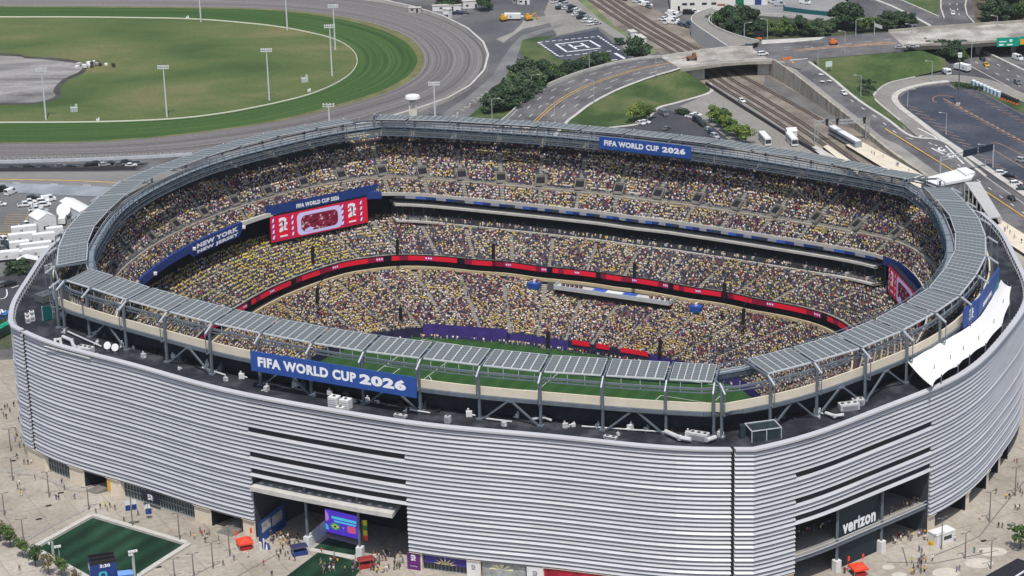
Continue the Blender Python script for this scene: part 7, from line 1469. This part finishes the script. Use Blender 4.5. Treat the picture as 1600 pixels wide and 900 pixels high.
for px, py, h, az, z, lb in ((1112, 44, 9, 0, 5, 'at the top of the curved ramp'), (1163, 60, 7, 0, 7, 'beside the curved ramp thicket'), (1199, 61, 9, 3.1, 7, 'beside the hedge behind the crossing'), (1278, 102, 7.5, 3.1, 6.5, 'at the left corner of the grass triangle'), (1320, 84, 10, 3.1, 7, 'on the kerb of the grass triangle by the crossing'), (1337, 58, 8, 0, 7, 'among the dark trees beside the road'), (1345, 151, 9, 3.1, 3, 'on the grass beside the sloping road'), (1456, 128, 9, 3.1, .5, 'on the hooked ramp'), (1517, 107, 11, 0, .3, 'at the highway edge right of the box truck'), (1418, 168, 7.5, 0, .3, 'at the round end of the dark lot'), (1478, 211, 9, 3.1, .3, 'on the kerb of the dark lot'), (1539, 262, 9, 3.1, .3, 'in the dark lot behind the sign gantry'), (1558, 42, 5, 3.0, 7, 'on the far parapet of the overpass'), (1425, 52, 4, 3.0, 7, 'at the left end of the overpass')): lamp(px, py, h, 'pale street lamp ' + lb, 2.2, az, z)
o = thing('floodlight_mast', 'tall dark floodlight mast in the middle of the dark lot', 'mast', tuple(G(1497, 164, .1))); m = MB(); m.tube((0, 0, 0), (0, 0, 22), .3, .2); m.build('pole', M('dark pole', (.10, .11, .12), .5), o); m = MB(); m.tube((0, 0, 0), (0, 0, .9), .9); m.build('footing', conc_m, o); m = MB(); m.box((0, 0, 20.4), (1.5, 1.0, 1.6)); m.box((0, 0, 22), (1.7, 1.2, .2)); m.build('lamp_head', white_m, o)
pl = M('brown grey pole', (.16, .15, .14), .6)
for i, (px, py, h, az) in enumerate([(20, 751, 6.8, .3), (77, 777, 7.4, .3), (7, 805, 6.2, .3), (139, 797, 6.6, .3), (37, 847, 6.4, .3), (281, 846, 8.0, .5), (333, 888, 7.2, .3), (303, 902, 6.4, .3), (273, 905, 5.6, .3), (359, 869, 8.2, .3), (17, 705, 6.8, .3), (1471, 858, 8.6, .5), (1508, 873, 7.0, .5), (1548, 889, 7.8, .5), (1546, 815, 8.4, .5), (1586, 775, 8.2, .5), (1592, 668, 8.0, .5)]):
    lamp(px, py, h, ('dark plaza lamp with twin arms on the left plaza' if px < 400 else 'dark plaza lamp with twin arms on the right plaza'), .8, az, .05, True, 'plaza lamps', pl, 'lamp')
o = thing('street_lamp', 'plaza lamp with navy and white banners beside the practice lawn', 'lamp', tuple(G(207.5, 824, .05)), .3); m = MB(); m.tube((0, 0, 0), (0, 0, 8.6), .18, .12); m.build('pole', pl, o); m = MB()
for s in (-1, 1): m.quad((s * .2, 0, 5), (s * 1.5, 0, 5), (s * 1.5, 0, 6.6), (s * .2, 0, 6.6), 0); m.quad((s * .2, 0, 6.6), (s * 1.5, 0, 6.6), (s * 1.5, 0, 8), (s * .2, 0, 8), 1)
m.build('banner', [navy_m, white_m], o)
o = thing('feather_banner', 'blue and white feather banner standing before the glass front', 'banner', tuple(G(232, 811, .05)), .2); m = MB(); m.tube((0, 0, 0), (0, 0, 4.4), .07); m.build('pole', pl, o); m = MB(); m.quad((-.6, 0, 1.4), (1.0, 0, 1.4), (1.0, 0, 3.1), (-.6, 0, 3.1), 0); m.quad((-1, 0, 3.1), (.9, 0, 3.1), (.5, 0, 4.4), (-.4, 0, 4.4), 1); m.build('cloth', [navy_m, white_m], o)
def fmast(px, py, h, r, label, heads):
    o = thing('floodlight_mast', label, 'mast', tuple(G(px, py, .05)), .35); m = MB(); m.tube((0, 0, 0), (0, 0, h), r, r * .8); m.build('pole', M('pale green pole', (.33, .38, .34), .6), o); m = MB()
    for i in range(heads): m.box((-.9 + .6 * (i % 4), -.4, h - .3 - .8 * (i // 4)), (.5, .5, .5))
    m.build('lamp_head', white_m, o)
fmast(211, 908, 8.6, .42, 'thick pale floodlight mast at the lower edge right of the kiosk', 6); fmast(94, 882, 5.4, .15, 'slim floodlight post at the lower left edge of the practice lawn', 3); fmast(84, 873, 4.8, .42, 'thick pale post at the left corner of the practice lawn', 1)
for i in range(8):
    p = G(1548 + i * 16, 250 + 11 * i, .1)
for px, py, lb in ((140, 104, 'rubble heap with pale blocks at the tip of the dry pond'),):
    o = thing('rubble_heap', lb, 'heap', tuple(G(px, py, .1))); m = MB()
    for i in range(22): m.box((rng.normal(0, 3.2), rng.normal(0, 3.0), rng.uniform(-.2, .5)), (rng.uniform(.8, 2.2), rng.uniform(.8, 2.0), rng.uniform(.6, 1.8)), rng.uniform(0, 3), int(rng.integers(0, 3)))
    m.build('blocks', [conc_m, M('dark earth', (.06, .05, .04), .95), white_m], o)
for px, py, lb in ((116, 174, 'pale green equipment box in the infield left of the second mast'), (476, 128, 'grey equipment rack in the infield bend'), (153, 189, 'small white post box on the running rail'), (293, 29, 'small white post box on the far running rail'), (483, 143, 'white frame on the turf bend')):
    o = thing('equipment_box', lb, 'equipment', tuple(G(px, py, .1)), .2); k = 1.0 if py in (174, 128) else .45; m = MB(); m.box((0, 0, 0), (3.0 * k, 2 * k, 1.8 * k)); m.box((1.0 * k, .3, 1.8 * k), (1.0 * k, 1.0 * k, 1.2 * k)); m.build('casing', M('pale green casing', (.40, .46, .42), .6, .1, .5) if k == 1 else white_m, o); m = MB(); m.beam((-1.2 * k, 0, 1.8 * k), (-1.2 * k, 0, 3.2 * k), .15); m.build('post', steel_m, o)
# pale fence boards between yard and avenue
for i in range(9):
    o = thing('boulder', 'pale block in the line along the yard road', 'block', tuple(G(709 + i * 6.4, 184 - i * 4.6, .05)), .5 + i, 'pale blocks along the yard road'); m = MB(); m.box((0, 0, 0), (2.4, 1.2, 1.0), 0, 0, .8); m.build('block', M('pale grey box', (.30, .29, .275), .8, .15, .5), o)
# curved ramp with retaining wall
rO = smooth_px([(1112, 14, 6.5), (1094, 20, 6.6), (1082, 27, 6.8), (1080, 35, 7), (1090, 44, 7), (1106, 55, 7), (1124, 67, 7), (1136, 75, 7)], 6); rI = smooth_px([(1126, 17, 6.5), (1114, 24, 6.6), (1108, 31, 6.8), (1110, 38, 7), (1122, 46, 7), (1142, 54, 7), (1165, 61, 7), (1186, 66, 7)], 6)
A = [G(*p) for p in rO]; B = [G(*p) for p in rI]; mb = MB(); mb.strip(A, B); tag(mb.build('curved_ramp', apron_m), kind='structure')
mb = MB(); mb.strip([Vector((p.x, p.y, -.2)) for p in A], [p + Vector((0, 0, 1.0)) for p in A]); mb.strip([p + Vector((0, 0, 1.0)) for p in A], [p + (q - p).normalized() * .5 + Vector((0, 0, 1.0)) for p, q in zip(A, B)]); mb.strip([p + (q - p).normalized() * .5 + Vector((0, 0, 1.0)) for p, q in zip(A, B)], [p + (q - p).normalized() * .5 for p, q in zip(A, B)])
top(mb, 'retaining_wall', [M('pale smooth concrete', (.52, .50, .465), .85, .08, .1)], 'tall pale curved retaining wall of the ramp beside the railway', 'wall')
mb = MB(); mb.wall(B, .5, 1.0); top(mb, 'parapet_wall', [conc_m], 'low pale parapet on the inner side of the curved ramp', 'wall')
mb = MB(); mb.strip([Vector((p.x, p.y, -.2)) for p in B], B); mb.strip([Vector((p.x, p.y, 6.9)) for p in B[-20:]], [Vector((p.x, p.y, 6.9)) for p in A[-20:]]); tag(mb.build('ramp_fill', conc2_m), kind='structure')
tagwall([(1224, 17), (1262, 22), (1302, 26)], 0, .3, 2.2, 'teal screened fence in front of the upper yard', M('teal mesh', (.01, .10, .11), .7), 'screen_fence', 12)
tagwall([(1150, 21), (1224, 24), (1262, 30), (1290, 34)], 0, .5, .8, 'low pale wall below the upper yard behind the hedge', conc_m, n=16)
gflat('upper_yard', [(1150, -20), (1330, -20), (1322, 20), (1300, 32), (1150, 22)], .05, M('pale yard', (.24, .235, .23), .9, .2, .05))
gflat('wood_floor', [(1112, 24), (1150, 22), (1300, 34), (1420, 46), (1392, 52), (1290, 60), (1180, 64), (1130, 50), (1108, 36)], .09, M('woodland floor', (.05, .06, .03), .95, .4, .1))
# ------------------------------------------------------------------ people outside (each one a figure)
SKN = [M('skin ' + n_, c, .7) for n_, c in (('light', (.48, .30, .21)), ('tan', (.33, .19, .11)), ('brown', (.16, .085, .05)))]
HAIR = [M('dark hair', (.02, .015, .012), .8), M('brown hair', (.07, .04, .02), .8)]
CLOTH = {'yellow': (.68, .48, .04), 'white': (.72, .71, .68), 'black': (.02, .02, .022), 'navy': (.02, .03, .10), 'red': (.48, .03, .03), 'green': (.04, .22, .07), 'grey': (.20, .20, .21), 'blue': (.06, .16, .42)}
CM = {k: M(k + ' cloth shirt', v, .9) for k, v in CLOTH.items()}; SHOE = M('pale shoes', (.35, .35, .34), .8)
def figure(pose):
    """one continuous body grown on a skeleton: pelvis, spine, head, arms and legs"""
    st = {'standing': (0, 0, .05, .05), 'walking': (.24, -.24, -.28, .28), 'striding': (-.30, .30, .32, -.30), 'waving': (.06, -.05, .05, .0)}[pose]; l, r_, al, ar = st
    V = [((0, 0, .95), .15), ((0, .01, 1.15), .14), ((0, 0, 1.36), .16), ((0, 0, 1.50), .065), ((0, .01, 1.60), .095), ((0, .02, 1.70), .10), ((0, .01, 1.77), .07)]
    E = [(0, 1), (1, 2), (2, 3), (3, 4), (4, 5), (5, 6)]
    for s, leg, arm in ((-1, l, al), (1, r_, ar)):
        b = len(V); V += [((s * .10, 0, .86), .105), ((s * .11, leg * .55 + .03, .49), .075), ((s * .11, leg * .9 - (.12 if leg < 0 else 0), .09), .05), ((s * .12, leg * .9 + .13 - (.12 if leg < 0 else 0), .04), .045)]; E += [(0, b), (b, b + 1), (b + 1, b + 2), (b + 2, b + 3)]
        b = len(V); up = pose == 'waving' and s == 1
        V += [((s * .21, 0, 1.42), .07)] + ([((s * .34, .05, 1.62), .048), ((s * .30, .1, 1.88), .04), ((s * .29, .11, 1.97), .035)] if up else [((s * .27, arm * .3, 1.15), .05), ((s * .27, arm * .8 + .06, .92), .04), ((s * .26, arm * .95 + .1, .82), .035)])
        E += [(2, b), (b, b + 1), (b + 1, b + 2), (b + 2, b + 3)]
    me = bpy.data.meshes.new('person'); me.from_pydata([v for v, _ in V], E, []); ob = bpy.data.objects.new('person', me); scene.collection.objects.link(ob)
    sk = ob.modifiers.new('skin', 'SKIN'); ob.modifiers.new('sub', 'SUBSURF').levels = 1
    for i, (_, q) in enumerate(V): me.skin_vertices[0].data[i].radius = (q, q); me.skin_vertices[0].data[i].use_root = i == 0
    bpy.context.view_layer.update(); out = bpy.data.meshes.new_from_object(ob.evaluated_get(bpy.context.evaluated_depsgraph_get())); bpy.data.objects.remove(ob); bpy.data.meshes.remove(me)
    idx = []
    for p in out.polygons:
        c = p.center; ax = abs(c.x)
        if c.z > 1.66 and (c.y < .06 or c.z > 1.76) and ax < .15 and not (pose == 'waving' and c.x > .22): k = 1
        elif c.z > 1.49 and ax < .16: k = 0
        elif ax > .20 and (c.z < 1.22 or c.z > 1.62): k = 0
        elif c.z > .93: k = 2
        elif c.z > .50: k = 3
        elif c.z > .1: k = 0
        else: k = 4
        idx.append(k)
    out.materials.clear()
    for _ in range(5): out.materials.append(SHOE)
    out.polygons.foreach_set('material_index', idx); out.polygons.foreach_set('use_smooth', [True] * len(idx)); return out
FIG = {p: figure(p) for p in ('standing', 'walking', 'striding', 'waving')}; PM = {}
PW = (['yellow'] * 4 + ['white'] * 6 + ['black'] * 9 + ['navy'] * 5 + ['red'] * 2 + ['green'] + ['grey'] * 4 + ['blue'])
def person(px, py, where, group, z=.06, shirt=None, pose=None, rz=None):
    shirt = shirt or PW[rng.integers(len(PW))]; pose = pose or ('standing', 'walking', 'striding', 'standing', 'walking', 'waving')[rng.integers(6)]; pants = ('black', 'navy', 'grey', 'white', 'blue')[rng.choice(5, p=[.4, .25, .15, .08, .12])]; sk = int(rng.integers(3))
    k = (shirt, pose, pants, sk)
    if k not in PM:
        me = FIG[pose].copy(); 
        for i, m_ in enumerate((SKN[sk], HAIR[sk % 2], CM[shirt], CM[pants], SHOE)): me.materials[i] = m_
        PM[k] = me
    o = bpy.data.objects.new('person', PM[k]); scene.collection.objects.link(o); o.location = G(px, py, z); o.rotation_euler = (0, 0, rng.uniform(0, 6.28) if rz is None else rz); s = rng.uniform(.98, 1.1); o.scale = (s * 1.05, s * 1.05, s)
    verb = {'standing': 'standing', 'walking': 'walking', 'striding': 'striding', 'waving': 'waving'}[pose]
    tag(o, f'person in {shirt} shirt, {pants} shorts, {verb} {where}', 'person', group)
for pts, where in (([(28, 765), (31, 758), (34, 775), (38, 766), (33, 772)], 'on the open left plaza'), ([(88, 781), (92, 782)], 'by a left plaza lamp'), ([(97, 757), (101, 766)], 'before the first glass front'), ([(117, 780)], 'near the first tunnel'), ([(55, 750)], 'below the left corner'), ([(38, 726), (44, 727), (49, 726), (27, 717)], 'at the left facade corner'), ([(31, 700), (38, 700), (27, 682), (30, 660), (24, 672), (8, 640), (12, 638), (22, 636), (29, 634), (3, 646), (16, 645), (10, 655), (26, 683), (24, 690), (6, 652), (33, 690)], 'left of the facade'), ([(157, 795), (165, 793), (172, 794), (168, 799), (194, 816), (180, 797), (216, 806), (150, 803)], 'behind the practice lawn'), ([(298, 838), (304, 843), (316, 838), (320, 836), (324, 841), (321, 848), (327, 837), (313, 833)], 'before the second tunnel'), ([(342, 845), (349, 884), (366, 876), (388, 871), (31, 892), (412, 884), (425, 901), (342, 850)], 'left of the main gate')):
    for p in pts: person(*p, where, 'people on the left plaza')
for p in [(100, 700)]: pass
def cluster(n, x0, y0, x1, y1, where, group, z=.06, slope=0.0, shirts=None):
    for i in range(n):
        t = rng.random(); person(x0 + (x1 - x0) * t, y0 + (y1 - y0) * rng.random() + slope * t, where, group, z, shirts[rng.integers(len(shirts))] if shirts else None)
cluster(34, 420, 836, 468, 850, 'inside the left gate half', 'people at the main gate', slope=6)
cluster(10, 432, 858, 462, 880, 'before the left gate half', 'people at the main gate')
cluster(16, 500, 862, 540, 896, 'on the green carpet', 'people on the green carpet', shirts=['yellow', 'yellow', 'white', 'red', 'grey', 'blue'])
cluster(34, 548, 878, 628, 898, 'right of the green carpet', 'people right of the green carpet', slope=-4)
cluster(22, 580, 862, 632, 880, 'inside the right gate half', 'people right of the green carpet')
cluster(26, 1392, 838, 1445, 852, 'under the right gallery', 'people at the right gate', slope=-6)
cluster(18, 1418, 872, 1452, 898, 'queueing before the right gate', 'people at the right gate')
cluster(6, 1300, 886, 1340, 898, 'near the bright red tent', 'people at the right gate')
for pts, where in (([(1531, 812), (1560, 825), (1566, 825), (1575, 827), (1572, 780), (1577, 780), (1590, 762), (1594, 770), (1597, 776), (1586, 797), (1590, 798), (1593, 796)], 'beside the right facade'), ([(1522, 864), (1531, 865), (1534, 864), (1492, 846), (1457, 877), (1436, 862), (1440, 865), (1495, 894), (1499, 892), (1585, 722), (1589, 724), (1556, 772), (1583, 640), (1574, 628)], 'on the right plaza')):
    for p in pts: person(*p, where, 'people on the right plaza')
cluster(22, 1244, 843, 1302, 838, 'on the left gallery floor', 'people on the gallery', 8.42, slope=-20)
cluster(16, 1390, 800, 1440, 806, 'on the right gallery floor', 'people on the gallery', 8.42, slope=-20)
for p in [(1345, 228), (1362, 240), (1380, 246), (1401, 259), (1403, 260), (1420, 268), (1366, 243)]: person(*p, 'on the station platform', 'people on the platform', 1.32)
for p in [(1570, 362), (1578, 366), (1585, 372), (1596, 380), (1574, 358)]: person(*p, 'on the right edge walkway', 'people on the platform', 1.22)
# thin summer haze over the whole place
b = MB(); b.box((0, 1500, -3.0), (9000, 9000, 300)); hz = bpy.data.materials.new('summer haze'); hz.use_nodes = True; n = hz.node_tree; n.nodes.remove(n.nodes['Principled BSDF'])
pv = n.nodes.new('ShaderNodeVolumePrincipled'); pv.inputs['Color'].default_value = (.92, .92, .92, 1); pv.inputs['Density'].default_value = .00003; pv.inputs['Anisotropy'].default_value = .2
n.links.new(pv.outputs[0], n.nodes['Material Output'].inputs['Volume']); tag(b.build('haze', hz), kind='stuff')
# people sitting in the suites as separate rows are part of the crowd object

# ------------------------------------------------------------------ every repeated label gets its place in the row
import collections
bpy.context.view_layer.update()
ORD = ['leftmost', 'second from left', 'third from left', 'fourth from left', 'fifth from left', 'sixth from left', 'seventh from left', 'eighth from left', 'ninth from left', 'tenth from left']
by = collections.defaultdict(list)
for o in scene.objects:
    if o.parent is None and o.get('label'): by[o['label']].append(o)
WORD = 'eleventh twelfth thirteenth fourteenth fifteenth sixteenth seventeenth eighteenth nineteenth twentieth'.split()
for lb, os_ in by.items():
    if len(os_) < 2: continue
    def sx(o):
        v = o.matrix_world.translation - Vector((0, 0, CAMZ)); return v.dot(RIGHT) / v.dot(FWD)
    os_.sort(key=sx)
    for i, o in enumerate(os_):
        s = ORD[i] if i < 10 else (WORD[i - 10] + ' from left' if i < 20 else f'number {i + 1} from left')
        o['label'] = lb + ', ' + ('rightmost' if i == len(os_) - 1 else s)
        if 'group' not in o: o['group'] = lb

for o in scene.objects:
    if o.parent is None and o.get('label') and len(o['label'].split()) > 16: print('LONG', len(o['label'].split()), o.name, o['label'])

print('PERSONS', sum(1 for o in scene.objects if o.get('category') == 'person'))
